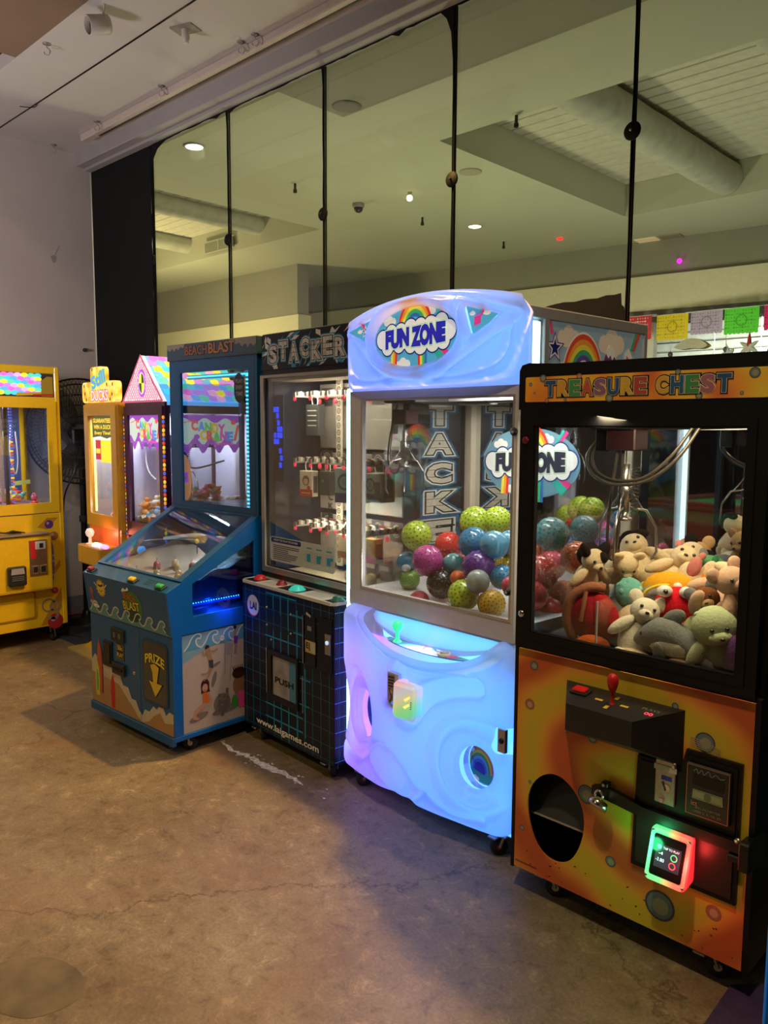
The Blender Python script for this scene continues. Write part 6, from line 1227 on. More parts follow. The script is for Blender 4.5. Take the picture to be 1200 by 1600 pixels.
mb = MB(); mb.prism(fr, rrect(.515, .222, .738, .535, .03, 5), 0, .004, M('prize_door_rim', (.01, .05, .10), .3)); fr2 = front(-.004); mb.prism(fr2, rrect(.528, .235, .728, .522, .025, 5), 0, .001, M('prize_door_glass', (.03, .035, .045), .12, coat=.6)); fr2 = front(-.006)
wp2 = lambda a, b: (a, b-.30*a*a/.09*.25)
mb.text(fr2, 'PRIZE', .630, .452, .165, .042, pyellow, .03, .001, lambda a, b: (a, b*(1+0)-2.2*a*a)); mb.poly(fr2, [(.588, .415), (.628, .428), (.668, .415), (.660, .380), (.648, .335), (.695, .335), (.632, .262), (.575, .335), (.612, .335), (.606, .380)], M('prize_arrow', (.72, .48, .03), .4), .001); mb.stroke(fr2, [(.588, .415), (.628, .428), (.668, .415), (.660, .380), (.648, .335), (.695, .335), (.632, .262), (.575, .335), (.612, .335), (.606, .380)], .004, black, .0014, True); mb.build('prize_door', t)
mb = MB(); mb.box(.225, -.010, .468, .350, 0, .535, blackp, .002); fr2 = front(-.010)
for k in (0, 1): mb.text(fr2, '0', .262+.05*k, .50, .018, .026, M('dim_digit', (.25, .25, .2), .3), .02, .001)
mb.build('ticket_display', t)
mb = MB(); mb.box(.135, -.008, .320, .225, 0, .452, blackm, .002); mb.box(.148, -.012, .34, .212, -.006, .438, M('slot_dark', (.006, .006, .008), .2), .001); mb.build('coin_slot', t)
mb = MB(); mb.box(.235, -.014, .300, .352, 0, .358, blackp, .002); mb.box(.25, -.018, .322, .337, -.012, .334, black); mb.build('bill_slot', t)
mb = MB(); mb.prism(fr, [(.265, .378), (.340, .378), (.340, .458), (.265, .458)], 0, .002, blackm); fr2 = front(-.002); mb.text(fr2, '50c', .302, .438, .045, .022, yb, .03, .001); mb.text(fr2, 'PLAY', .302, .402, .055, .020, yb, .03, .001); mb.stroke(fr2, [(.27, .383), (.335, .383), (.335, .453), (.27, .453)], .002, yb, .001, True); mb.build('price_label', t)
mb = MB(); mb.lathe([(.010, 0), (.010, .004), (.005, .006)], (.432, 0, .336), chrome, 12, (0, -1, 0)); mb.build('lock', t)
# side beach mural
mb = MB(); fs = rside(.776); muralsand = P('mural_sand', .52, .44, .37)
mb.poly(fs, [(.05, .102), (.99, .102), (.99, .575), (.05, .575)], muralsand, 0); sea = P('mural_sea', .22, .42, .52); 
mb.poly(fs, [(.05, .44), (.12, .47), (.22, .50), (.30, .515), (.42, .52), (.99, .52), (.99, .575), (.05, .575)], sea, .0004)
for x0 in (.06, .155, .25, .34, .43):
    c_ = crom([(x0, .50), (x0+.025, .525), (x0+.045, .558), (x0+.075, .572), (x0+.095, .562), (x0+.09, .548), (x0+.075, .55), (x0+.066, .538), (x0+.075, .515), (x0+.10, .50)], 3); mb.poly(fs, c_, P('mural_wave', .10, .34, .50), .0008); mb.stroke(fs, c_, .007, P('mural_foam', .72, .74, .70), .0012)
shd = P('mural_shadow', .22, .18, .16); skin = P('mural_skin', .55, .30, .20); skin2 = P('mural_tan_skin', .40, .24, .13); hair = P('mural_hair', .05, .012, .012)
mb.disc(fs, .135, .165, .055, shd, .001, .016, a=.2); mb.disc(fs, .27, .20, .05, shd, .001, .05); mb.disc(fs, .30, .165, .09, shd, .0009, .02, a=.1); mb.disc(fs, .225, .33, .012, shd, .001, .04, a=-.3); mb.disc(fs, .235, .40, .03, shd, .001, .008, a=.3)
# seated girl
mb.disc(fs, .173, .312, .024, hair, .0014, .032); mb.poly(fs, [(.152, .31), (.194, .31), (.200, .275), (.150, .275)], hair, .0014); mb.disc(fs, .172, .300, .016, skin, .0018, .020)
mb.stroke(fs, [(.165, .292), (.170, .289), (.176, .290)], .002, hair, .0022); mb.poly(fs, [(.160, .277), (.188, .277), (.195, .225), (.158, .215)], P('swimsuit_orange', .62, .16, .02), .002)
mb.stroke(fs, [(.188, .272), (.210, .235), (.190, .198)], .010, skin, .0022); mb.stroke(fs, crom([(.175, .218), (.145, .212), (.112, .190), (.118, .165), (.135, .155)], 4), .020, skin, .0024, w2=.012); mb.stroke(fs, crom([(.165, .210), (.135, .195), (.105, .172), (.118, .158)], 4), .016, skin, .0022, w2=.010)
# jumping volleyball player
mb.disc(fs, .188, .495, .013, hair, .0014); mb.stroke(fs, crom([(.190, .49), (.198, .46), (.208, .425)], 4), .026, skin2, .0018, w2=.020); mb.stroke(fs, [(.198, .475), (.222, .47), (.248, .478)], .009, skin2, .002); mb.stroke(fs, [(.190, .48), (.168, .46), (.162, .485)], .009, skin2, .002)
mb.poly(fs, [(.195, .43), (.222, .428), (.220, .385), (.198, .395)], P('shorts', .05, .06, .07), .0022); mb.stroke(fs, crom([(.205, .39), (.185, .368), (.150, .372)], 4), .012, skin2, .002, w2=.006); mb.stroke(fs, crom([(.212, .39), (.195, .355), (.165, .335)], 4), .011, skin2, .0018, w2=.005)
mb.disc(fs, .275, .525, .016, P('ball_white', .75, .75, .70), .0016); mb.ring(fs, .275, .525, .016, .014, pgrey, .002, 16); mb.stroke(fs, [(.262, .53), (.288, .522)], .0015, pgrey, .002)
mb.stroke(fs, [(.290, .50), (.290, .34)], .003, pgrey, .0016); mb.stroke(fs, [(.335, .49), (.318, .30)], .003, pgrey, .0016)
for k in range(9): mb.stroke(fs, [(.290, .44+.007*k), (.328, .435+.007*k)], .0015, pgrey, .0014)
mb.stroke(fs, crom([(.352, .55), (.352, .52), (.356, .47), (.35, .43)], 4), .018, skin2, .0018, w2=.012); mb.poly(fs, [(.345, .52), (.368, .52), (.366, .48), (.345, .485)], ppurple, .0022); mb.disc(fs, .352, .565, .010, hair, .0018)
# sandcastle and boy
for k, (x, z, w_, h_) in enumerate(((.255, .19, .022, .10), (.285, .185, .026, .09), (.30, .20, .022, .115), (.27, .165, .02, .08))): mb.poly(fs, [(x-w_/2, z-.03), (x+w_/2, z-.03), (x+w_*.35, z+h_*.6), (x-w_*.35, z+h_*.6)], P('castle', .16, .13, .12), .0016+k*.0003); mb.stroke(fs, [(x-w_*.3, z+h_*.35), (x+w_*.3, z+h_*.35)], .003, ptan, .003)
mb.disc(fs, .385, .27, .05, P('boy_skin', .30, .15, .07), .0016, .06); mb.disc(fs, .372, .33, .040, hair, .002, .028); 
for k in range(6): mb.stroke(fs, [(.345+.01*k, .34), (.335+.012*k, .372)], .010, hair, .002, w2=.002)
mb.disc(fs, .345, .19, .020, P('bucket_green', .06, .30, .05), .0024, .035); mb.poly(fs, [(.37, .15), (.42, .15), (.42, .24), (.36, .23)], ppink, .0018); mb.build('side_mural', t)
# sloped top glass and playfield
gl_t = glass('sloped_glass', (.95, .97, .98), .05)
mb = MB(); fg = F((0, .055, .828), (1, 0, 0), (0, .455, .270)); Lg = math.hypot(.455, .270)
frame(mb, fg, (-.004, -.0, .779, Lg), (.045, .012, .730, Lg-.01), -.008, .006, bbd if 0 else bb); tg = mb.build('top_frame', t)
mb = MB(); mb.prism(fg, [(.04, .008), (.735, .008), (.735, Lg), (.04, Lg)], -.002, .002, gl_t); mb.build('glass', tg)
sandm = M('playfield_sand', (.22, .18, .14), .5, var=.25, scale=14); pf = MB(); n_, m_ = 26, 16; V = []
for i in range(n_+1):
    for j in range(m_+1):
        u, v = .02+.735*i/n_, .05+.46*j/m_; ex, ey = (u-.39)/.33, (v-.30)/.24; d = math.hypot(ex, ey)
        V.append((u, v, .752+.10*(j/m_)+.055*sst(.75, 1.05, d)-.02*sst(.9, .3, d)+.010*math.sin(u*31)*math.cos(v*37)))
pf.add(V, [(i*(m_+1)+j, (i+1)*(m_+1)+j, (i+1)*(m_+1)+j+1, i*(m_+1)+j+1) for i in range(n_) for j in range(m_)], sandm, True)
for k in range(6): pf.stroke(topf(.865), [(.50+.02*k, .30+.02*k), (.62+.015*k, .36+.02*k)], .006, white, .0)  # white streaks painted as reflections over the sand
pf.ring(topf(.93), .40, .32, .335, .320, M('lit_rim_plastic', (.5, .55, .6), .3, emit=(.35, .5, .7), es=.35), .0, 48, .62, -.2, PI+.2); pfo = pf.build('playfield', t)
mb = MB(); mb.tube(crom([(.08, .40, .93), (.22, .49, .955), (.42, .51, .965), (.60, .47, .955), (.70, .38, .93)], 7), .010, M('pale_rim', (.42, .48, .52), .25), 8); mb.build('back_rim', pfo)
pegs = [(.12, .12, 'olive'), (.20, .16, 'tan'), (.27, .13, 'maroon'), (.33, .20, 'olive'), (.40, .16, 'white'), (.44, .13, 'maroon'), (.47, .24, 'tan'), (.52, .20, 'olive'), (.36, .30, 'olive'), (.44, .34, 'maroon'), (.56, .28, 'tan'), (.60, .36, 'white'), (.28, .34, 'tan'), (.20, .28, 'maroon')]
pc = dict(olive=(.22, .19, .06), tan=(.35, .24, .12), maroon=(.18, .03, .03), white=(.60, .60, .55))
for u, v, c in pegs:
    z = .765+.10*(v-.05)/.46; mb = MB(); mb.lathe([(.020, -.02), (.018, .006), (.012, .016), (.001, .020)], (u, v, z), M('bumper_'+c, pc[c], .3), 12); mb.tube([(u, v, z+.01), (u, v, z+.035)], .003, chrome, 5); mb.build('bumper', pfo)
mb = MB(); mb.tube([(.50, .33, .90), (.50, .33, .955)], .003, chrome, 6); mb.ell((.50, .33, .965), (.010, .010, .012), M('yellow_knob', (.7, .5, .03), .3)); mb.build('post_lamp', pfo)
light('SPOT', 'playfield_lamp', (.40, .47, 1.05), 8, (.80, .90, 1), .01, (.38, .25, .80), 150, .8, parent=t)
# upper display case
mb = MB(); mb.box(-.006, .50, 1.90, .790, 1.0, 1.988, M('beach_header', (.02, .055, .09), .4), .003); fr = front(.50)
pel = P('beach_sand_dim', .20, .17, .15)
mb.poly(fr, [(-.003, 1.985), (.04, 1.985), (.17, 1.985), (.165, 1.972), (.15, 1.965), (.13, 1.974), (.11, 1.955), (.09, 1.970), (.07, 1.950), (.05, 1.968), (.03, 1.952), (.0, 1.965)], pel, .001); mb.poly(fr, [(.56, 1.985), (.785, 1.985), (.785, 1.95), (.76, 1.94), (.74, 1.955), (.72, 1.935), (.70, 1.955), (.67, 1.942), (.65, 1.962), (.62, 1.955), (.59, 1.975)], pel, .001)
mb.text(fr, 'BEACH', .275, 1.948, .20, .045, black, .06, .0014); mb.text(fr, 'BEACH', .275, 1.948, .20, .045, P('dim_red_letter', .22, .06, .03), .03, .0018); mb.text(fr, 'BLAST', .50, 1.950, .22, .052, black, .06, .0014); mb.text(fr, 'BLAST', .50, 1.950, .22, .052, P('dim_orange_letter', .30, .12, .03), .03, .0018)
mb.build('header_sign', t)
mb = MB(); uc = M('upper_case_blue', (.003, .065, .18), .35)
frame(mb, front(.525), (0, 1.10, .775, 1.905), (.105, 1.137, .705, 1.835), 0, .015, uc); frame(mb, front(.515), (.02, 1.108, .755, 1.895), (.095, 1.128, .715, 1.845), 0, .006, uc); mb.build('door', t)
mb = MB(); mb.box(.10, .528, 1.13, .71, .532, 1.84, cg_front); mb.build('glass', t)
mb = MB(); 
mb.box(0, .53, 1.085, .775, 1.0, 1.105, bb); mb.box(.745, .53, 1.10, .775, 1.0, 1.90, bb); mb.box(0, .53, 1.10, .020, .56, 1.90, uc); mb.box(0, .98, 1.10, .03, 1.0, 1.90, uc); mb.box(0, .53, 1.88, .775, 1.0, 1.90, uc); mb.build('upper_case', t)
mb = MB(); mb.box(.004, .56, 1.105, .008, .98, 1.88, cg); mb.build('side_glass', t)
mb = MB(); cl = M('cyan_strip_body', (.02, .15, .22), .3, emit=(.01, .22, .40), es=.8); cld = M('cyan_strip_dot', (.3, .9, 1), emit=(.08, .70, 1), es=2.6)
mb.box(.640, .545, 1.12, .665, .560, 1.83, cl); mb.box(.12, .545, 1.80, .69, .560, 1.822, cl)
for k in range(34): mb.box(.643, .541, 1.13+.0203*k, .662, .545, 1.138+.0203*k, cld)
for k in range(40): mb.box(.125+.014*k, .541, 1.808, .131+.014*k, .545, 1.816, cld)
mb.build('led_strip', t); light('AREA', 'case_led', (.60, .60, 1.5), .7, (.1, .6, 1), .5, (.3, .8, 1.5), parent=t)
mb = MB(); fr = front(.540); ins = M('strip_poster', (.05, .15, .28), .4); mb.prism(front(.575), [(.668, 1.13), (.74, 1.13), (.74, 1.82), (.668, 1.82)], 0, .004, ins); fr = front(.570)
for k in range(6): mb.poly(fr, rrect(.676, 1.15+.105*k, .700, 1.235+.105*k, .012, 3), P('poster_pale', .45, .48, .5), .001); mb.stroke(fr, [(.688, 1.16+.105*k), (.688, 1.225+.105*k)], .008, black, .0016)
mb.poly(fr, [(.71, 1.14), (.735, 1.14), (.735, 1.7), (.71, 1.7)], P('poster_red', .25, .03, .05), .001); mb.build('inner_poster', t)
mb = MB(); fr = front(.512); mb.poly(fr, crom([(.60, 1.80), (.635, 1.815), (.66, 1.79), (.675, 1.74), (.665, 1.68), (.63, 1.665), (.595, 1.69), (.588, 1.75)], 3, True), P('burst_black', .012, .014, .02), .002)
for k, s_ in enumerate(('PLAY', 'EVERY', 'TIME')): mb.text(fr, s_, .632, 1.775-.032*k, .055, .018, pgrey, .02, .003)
mb.build('burst_sticker', t)
mb = MB(); mb.text(front(.514), 'PRIZES SHOWN MAY VARY', .34, 1.150, .30, .012, P('glass_letter', .35, .35, .3), .0, .001); mb.build('glass_text', t)
for x, y in ((.72, .10), (.10, .10), (.10, .9), (.70, .9)): caster(t, x, y, .09, None, .9)
mb = MB(); mb.tube([(.66, .05, .09), (.66, .05, .004)], .006, steel, 8); mb.lathe([(.016, 0), (.016, .005)], (.66, .05, .001), steel, 12); mb.build('levelling_foot', t)

# ------------------------------------------------------------------ pink-roofed candy crane
CD = (-4.53, 2.44, -3.0)
t = thing('claw_machine', 'candy crane machine with a pink lattice gable and rainbow tiled roof', 'claw machine', (CD[0], CD[1], 0), CD[2]); W_ = .50; D_ = .62
mar = M('dark_maroon', (.045, .010, .035), .35)
mb = MB(); mb.box(0, 0, .09, W_, D_, .86, mar, .004); mb.box(0, 0, 1.62, W_, D_, 1.685, mar); mb.box(0, 0, .86, .03, .03, 1.62, mar); mb.box(W_-.03, 0, .86, W_, .03, 1.62, mar); mb.box(W_-.03, D_-.03, .86, W_, D_, 1.62, mar); mb.box(0, D_-.03, .86, .03, D_, 1.62, mar)
mb.box(.03, -.14, .70, W_-.03, .0, .76, mar, .006); mb.build('cabinet', t)
mb = MB(); frame(mb, front(0), (.01, .88, W_-.01, 1.66), (.055, .965, W_-.055, 1.61), 0, .014, mar); mb.build('door', t)
mb = MB(); mb.box(.05, .006, .96, W_-.05, .010, 1.615, cg); mb.box(W_-.006, .03, .95, W_-.002, D_-.03, 1.61, cg); mb.build('glass', t)
mb = MB(); mb.box(.03, D_-.012, .86, W_-.03, D_-.004, 1.62, M('pale_violet_back', (.62, .62, .78), .5)); mb.box(.002, .03, .86, .010, D_-.03, 1.62, M('pale_violet_back')); mb.box(.33, D_-.05, .95, .37, D_-.02, 1.6, alu); mb.build('back_panel', t)
glow = lambda n, c, e=.55: M('glow_'+n, c, .5, emit=c, es=e)
mb = MB(); fr = front(0); rz_ = 1.685; ap = (.245, 1.955)
mb.prism(fr, [(0, rz_), (W_, rz_), ap], -.02, .012, glow('pale_pink', (.95, .72, .78), .9)); fr = front(-.0125)
gp = glow('rose', (.55, .12, .22), .45)
def inside(x, z): return z > rz_+.006 and (z-rz_)/(ap[1]-rz_) < min(x/ap[0], (W_-x)/(W_-ap[0]))-.02
for s_ in (-1, 1):
    for k in range(-16, 30):
        P_ = []
        for j in range(60):
            x = j*W_/59; z = rz_+s_*(x-.25)*1.35+.032*k
            if inside(x, z): P_.append((x, z))
        if len(P_) > 2: mb.stroke(fr, [P_[0], P_[-1]], .0055, gp, .0006)
mb.stroke(fr, [(0.0, rz_), ap, (W_, rz_)], .018, gp, .001); mb.stroke(fr, [(0, rz_+.005), (W_, rz_+.005)], .012, gp, .001)
mb.disc(fr, .255, 1.795, .048, glow('purple', (.40, .08, .65), .7), .0016, .082); mb.disc(fr, .255, 1.795, .035, glow('lime', (.75, .85, .05), .8), .002, .064)
for a0 in (0, PI): mb.poly(fr, [(.255, 1.795)]+[(.255+.033*math.cos(a0+PI/2*i/6), 1.795+.062*math.sin(a0+PI/2*i/6)) for i in range(7)], glow('dark_green', (.04, .10, .02), .2), .0024)
mb.ring(fr, .255, 1.795, .036, .032, glow('lilac', (.8, .6, .9), .8), .0028, 24, 1.8); mb.build('gable_sign', t)
mb = MB(); tiles = [glow('t%d' % i, c, .8) for i, c in enumerate(((.10, .45, .95), (.95, .85, .05), (.85, .15, .70), (.10, .70, .45), (.50, .25, .90), (.05, .65, .85), (.95, .45, .80)))]
V0 = Vector((W_+.004, 0, rz_)); V1 = Vector((ap[0], 0, ap[1])); nrm = Vector((.27, 0, .255)).normalized(); rnd = random.Random(21)
mb.add([(W_+.004, .012, rz_), (W_+.004, D_-.10, rz_), (ap[0], D_-.10, ap[1]), (ap[0], .012, ap[1]), (W_+.004, .012, rz_-.02), (W_+.004, D_-.10, rz_-.02)], [(0, 1, 2, 3), (0, 4, 5, 1)], tiles[0])
for i in range(8):
    for j in range(9):
        s0, s1 = i/8, (i+1.25)/8; y0 = .012+(D_-.115)*j/9+(.018 if i % 2 else 0); y1 = y0+(D_-.115)/9*.98; ym = (y0+y1)/2
        if s1 > 1.02: s1 = 1
        pt = lambda s, y, h: V0*(1-s)+V1*s+Vector((0, y, 0))+nrm*h
        mb.add([pt(s1, y0, .001+.0004*(8-i)), pt(s0+.03, y0, .003+.0004*(8-i)), pt(s0, ym, .003+.0004*(8-i)), pt(s0+.03, y1, .003+.0004*(8-i)), pt(s1, y1, .001+.0004*(8-i))], [(0, 1, 2, 3, 4)], tiles[(i*3+j*2+rnd.randint(0, 2)) % 7])
mb.add([(ap[0], .012, ap[1]), (ap[0], D_-.1, ap[1]), (0, D_-.1, rz_), (0, .012, rz_)], [(0, 1, 2, 3)], mar); mb.add([(0, D_-.1, rz_), (W_, D_-.1, rz_), (ap[0], D_-.1, ap[1])], [(0, 1, 2)], mar); mb.build('tiled_roof', t)
def candy_banner(mb, fr, x0, x1, z0, z1, k):
    w_, h_ = x1-x0, z1-z0; mint = glow('mint', (.62, .80, .70), .50); pv = glow('violet_drip', (.35, .08, .55), .55)
    n = 24; mb.poly(fr, [(x0, z1)]+[(x0+w_*i/n, z0+h_*(.22+.12*math.sin(i*1.05+1))) for i in range(n+1)]+[(x1, z1)], pv, 0); mb.poly(fr, [(x0, z1-h_*.10)]+[(x0+w_*i/n, z0+h_*(.40+.09*math.sin(i*1.05+1))) for i in range(n+1)]+[(x1, z1-h_*.10)]+[(x0+w_*(n-i)/n, z1-h_*(.12+.06*math.sin(i*.8))) for i in range(n+1)], mint, .0006)
    cs = [(.85, .12, .12), (.10, .35, .85), (.15, .60, .15), (.9, .55, .05), (.75, .12, .5)]
    for i, ch in enumerate('CANDY'): mb.text(fr, ch, x0+w_*(.27+.105*i), z0+h_*(.76-.02*i), w_*.090, h_*.20, glow('cl%d' % (i % 5), cs[i % 5], .5), .06, .0014)
    for i, ch in enumerate('CRANE'): mb.text(fr, ch, x0+w_*(.40+.105*i), z0+h_*(.54-.01*i), w_*.090, h_*.20, glow('cl%d' % ((i*2+3) % 5), cs[(i*2+3) % 5], .5), .06, .0014)
    mb.text(fr, 'Sugarloaf', x0+w_*.14, z0+h_*.84, w_*.22, h_*.07, glow('cl0', cs[0]), .02, .0014, ang=.2); mb.text(fr, 'Sweet', x0+w_*.72, z0+h_*.34, w_*.3, h_*.10, glow('cl4', cs[4]), .03, .0016)
    mb.disc(fr, x0+w_*.30, z0+h_*.50, w_*.045, pv, .0014, h_*.06); mb.disc(fr, x0+w_*.62, z0+h_*.42, w_*.05, glow('cl2', cs[2]), .0014, h_*.045); mb.disc(fr, x0+w_*.88, z0+h_*.84, w_*.04, glow('cl0', cs[0]), .0014, h_*.06); mb.stroke(fr, [(x0+w_*.90, z0+h_*.40), (x0+w_*.96, z0+h_*.78)], w_*.04, glow('cl0', cs[0]), .0014)
    rr = random.Random(3)
    for i in range(18): a = rr.uniform(0, 3); x = x0+w_*(i+.5)/18; z = z0+h_*rr.uniform(.26, .32); mb.stroke(fr, [(x, z), (x+.006*math.cos(a), z+.006*math.sin(a))], .003, glow('sprinkle', (.9, .6, .9), .7), .0012)
mb = MB(); candy_banner(mb, front(-.0005), .06, W_-.055, 1.38, 1.61, 1); candy_banner(mb, rside(W_+.001), .07, .50, 1.36, 1.61, 1); mb.build('window_banner', t)
mb = MB(); fs = rside(W_-.010); oc = glow('peach', (.85, .35, .15), .45); 
fq = rside(W_+.001); mb.disc(fq, .10, 1.24, .060, oc, .001, .15); mb.poly(fq, [(.06, 1.22), (.14, 1.22), (.136, 1.28), (.064, 1.28)], glow('purple', (.4, .08, .65)), .002); mb.text(fq, 'PUSH', .10, 1.25, .06, .025, white, .02, .003); mb.build('back_sticker', t)
for x, y in ((.006, -.004), (W_-.006, -.004)):
    mb = MB(); cs = [glow('bead_yellow', (.9, .65, .05), .7), glow('bead_red', (.8, .08, .04), .5), glow('bead_blue', (.1, .15, .7), .6), glow('bead_orange', (.9, .35, .05), .6)]
    for k in range(40): mb.ell((x, y-.004, .64+.0245*k), (.010, .008, .0115), cs[k % 4], None, 8, 6)
    mb.build('bead_trim', t)
claw(t, .27, .25, 1.50, 1.255, 1.05, .2); 
for P_ in ([(.08, .12, 1.52), (.06, .10, 1.40), (.10, .09, 1.28), (.18, .1, 1.22)], [(.38, .2, 1.5), (.42, .15, 1.38), (.46, .2, 1.30), (.47, .4, 1.34)]): mb = MB(); mb.tube(crom(P_, 7), .006, M('pale_hose', (.55, .55, .55), .3), 7); mb.build('hose', t)
mb = MB(); mb.box(.05, .08, 1.42, .45, .35, 1.50, blackm, .005); mb.build('gantry', t)
light('AREA', 'candy_crane_lamp', (.26, .20, 1.61), 16, (.90, .92, 1), .35, (.26, .25, .9), parent=t)
mb = MB(); mb.lathe([(.020, 0), (.010, .006), (.008, .035), (.022, .048), (.026, .066), (.018, .084), (.001, .088)], (.33, -.08, .76), glow('blue_joystick', (.10, .45, .80), .8), 16); mb.build('joystick', t)
mb = MB(); mb.box(.10, -.142, .30, .40, -.002, .62, M('maroon_box', (.10, .02, .03), .4), .01); mb.build('coin_box', t)
mb = MB(); fr = front(-.001); mb.poly(fr, crom([(.33, .62), (.34, .72), (.40, .75), (.46, .74), (.47, .62)], 4), P('cream_swirl', .5, .42, .35), .001); mb.disc(fr, .40, .69, .02, ptan, .002); mb.build('lower_artwork', t)
for x in (.08, W_-.08):
    for y in (.06, D_-.06): caster(t, x, y, .09)
ccol = [('pink', (.80, .22, .40)), ('orange', (.80, .28, .08)), ('teal', (.15, .55, .50)), ('yellow', (.80, .62, .10)), ('blue', (.12, .40, .70)), ('red', (.75, .06, .06)), ('white', (.7, .7, .65))]
protos = {}
def duck(name, c):
    o = thing('rubber_duck', name+' rubber duck in the candy crane heap', 'rubber duck', (0, 0, 0), 0, name+' rubber ducks in the candy crane'); m = M('duck_'+name, c, .35)
    mb = MB(); mb.ell((0, 0, 0), (.030, .024, .020), m, None, 12, 8); mb.ell((-.034, 0, .012), (.010, .008, .006), m, None, 8, 6); mb.build('body', o); mb = MB(); mb.ell((.018, 0, .028), .016, m, None, 12, 8); mb.build('head', o); mb = MB(); mb.ell((.036, 0, .026), (.008, .007, .004), M('duck_bill', (.85, .35, .03), .4), None, 8, 5); mb.build('bill', o); return o
rnd = random.Random(17); k = 0
for i in range(130):
    nm, c = ccol[i % 7]; u, v = rnd.uniform(.05, .44), rnd.uniform(.06, .40); z = (.965, 1.0, 1.04)[i % 3]+rnd.uniform(0, .03)+.14*v+(.04 if u > .3 else 0)
    if nm not in protos: o = duck(nm, c); protos[nm] = o
    else:
        src = protos[nm]; o = src.copy(); COL.objects.link(o)
        for ch in list(src.children): q = ch.copy(); COL.objects.link(q); q.parent = o
    o.location = place(CD, u, v, z); o.rotation_euler = (rnd.uniform(-.6, .6), rnd.uniform(-.6, .6), rnd.uniform(0, 6.3)); s_ = rnd.uniform(.8, 1.05); o.scale = (s_, s_, s_)
def b_wr(nt, N, L, p):
    tc = N.new('ShaderNodeTexCoord'); vo = N.new('ShaderNodeTexVoronoi'); vo.inputs['Scale'].default_value = 55; L.new(tc.outputs['Object'], vo.inputs[0]); r = ramp(N, [(0, (.7, .7, .72)), (.35, (.65, .68, .72)), (.5, (.55, .6, .15)), (.6, (.7, .7, .7)), (.75, (.6, .1, .25)), (.85, (.2, .5, .6)), (1, (.7, .6, .2))]); sx = N.new('ShaderNodeSeparateColor'); L.new(vo.outputs['Color'], sx.inputs[0]); L.new(sx.outputs[0], r.inputs[0]); L.new(r.outputs[0], p.inputs['Base Color']); p.inputs['Roughness'].default_value = .25
wrap = ramp_mat('wrapped_sweets', b_wr); mb = MB(); V = []; n_ = 40; rnd = random.Random(2)
for i in range(n_+1):
    for j in range(n_+1): V.append((.02+.465*i/n_, .04+.54*j/n_, .86+.12+.09*j/n_+.05*i/n_+rnd.uniform(-.014, .014)))
mb.add(V, [(i*(n_+1)+j, (i+1)*(n_+1)+j, (i+1)*(n_+1)+j+1, i*(n_+1)+j+1) for i in range(n_) for j in range(n_)], wrap)
o = mb.build('wrapped_sweets'); o.location = (CD[0], CD[1], 0); o.rotation_euler = (0, 0, math.radians(CD[2])); tag(o, 'glittering heap of wrapped sweets under the rubber ducks in the candy crane', 'sweets', kind='stuff')

# ------------------------------------------------------------------ yellow duck crane
DK = (-5.03, 2.43, -3.0); ylo = M('yellow_cabinet', (.50, .26, .02), .35, var=.06, coat=.2); ylb = M('bright_yellow_cabinet', (.80, .52, .015), .35, var=.05, coat=.2)
t = thing('claw_machine', 'narrow yellow duck crane with a biscuit-shaped sign, beside the black fan', 'claw machine', (DK[0], DK[1], 0), DK[2]); W_ = .475; D_ = .60
mb = MB(); mb.box(0, 0, .04, W_, D_, .88, ylo, .004); mb.box(0, 0, 1.62, W_, D_, 1.69, ylo); mb.box(0, 0, .88, .03, .03, 1.62, ylo); mb.box(W_-.03, 0, .88, W_, .03, 1.62, ylo); mb.box(W_-.03, D_-.03, .88, W_, D_, 1.62, ylo); mb.box(0, D_-.03, .88, .03, D_, 1.62, ylo)
mb.box(-.30, -.06, .0, .30, .5, .012, M('yellow_plywood', (.50, .36, .12), .5)); mb.prism(front(.05), [(-.26, .012), (0, .012), (0, .20), (-.06, .10)], 0, .012, ylb); mb.build('cabinet', t)
mb = MB(); frame(mb, front(0), (.005, .90, W_-.005, 1.68), (.065, .98, W_-.075, 1.61), 0, .016, ylo); mb.build('door', t)
mb = MB(); mb.box(.06, .006, .97, W_-.07, .010, 1.615, cg); mb.build('glass', t)
mb = MB(); mb.box(.03, D_-.012, .88, W_-.03, D_-.004, 1.62, M('grey_violet_back', (.30, .30, .36), .5)); mb.box(W_-.01, .03, .88, W_-.004, D_-.03, 1.62, M('grey_violet_back')); mb.box(.002, .03, .88, .008, D_-.03, 1.62, M('grey_violet_back')); mb.build('back_panel', t)
def b_bis(nt, N, L, p):
    tc = N.new('ShaderNodeTexCoord'); n = N.new('ShaderNodeTexNoise'); n.inputs['Scale'].default_value = 16; L.new(tc.outputs['Object'], n.inputs[0]); r = ramp(N, [(.35, (.80, .35, .02)), (.5, (.90, .62, .08)), (.65, (.95, .78, .25))]); L.new(n.outputs['Fac'], r.inputs[0]); L.new(r.outputs[0], p.inputs['Base Color']); L.new(r.outputs[0], p.inputs['Emission Color']); p.inputs['Emission Strength'].default_value = .6
bis = ramp_mat('lit_biscuit_sign', b_bis)
mb = MB(); fr = front(0); mb.prism(fr, rrect(-.012, 1.692, W_+.002, 1.822, .03, 5), -.03, .012, bis); mb.prism(fr, rrect(.12, 1.80, .30, 1.915, .03, 5), -.03, .012, bis); fr = front(-.0125)
for x, z in ((.02, 1.80), (.03, 1.75), (.05, 1.71), (.44, 1.80), (.43, 1.74), (.40, 1.71), (.15, 1.90), (.27, 1.88), (.36, 1.80)): mb.disc(fr, x, z, .008, pbrown, .0008, .012)
mb.text(fr, 'DUCKS', .25, 1.735, .24, .062, glow('cl0', (.85, .12, .12), .5), .08, .001); mb.text(fr, 'DUCKS', .25, 1.735, .24, .062, glow('pale_pink', (.85, .62, .70)), .01, .0016)
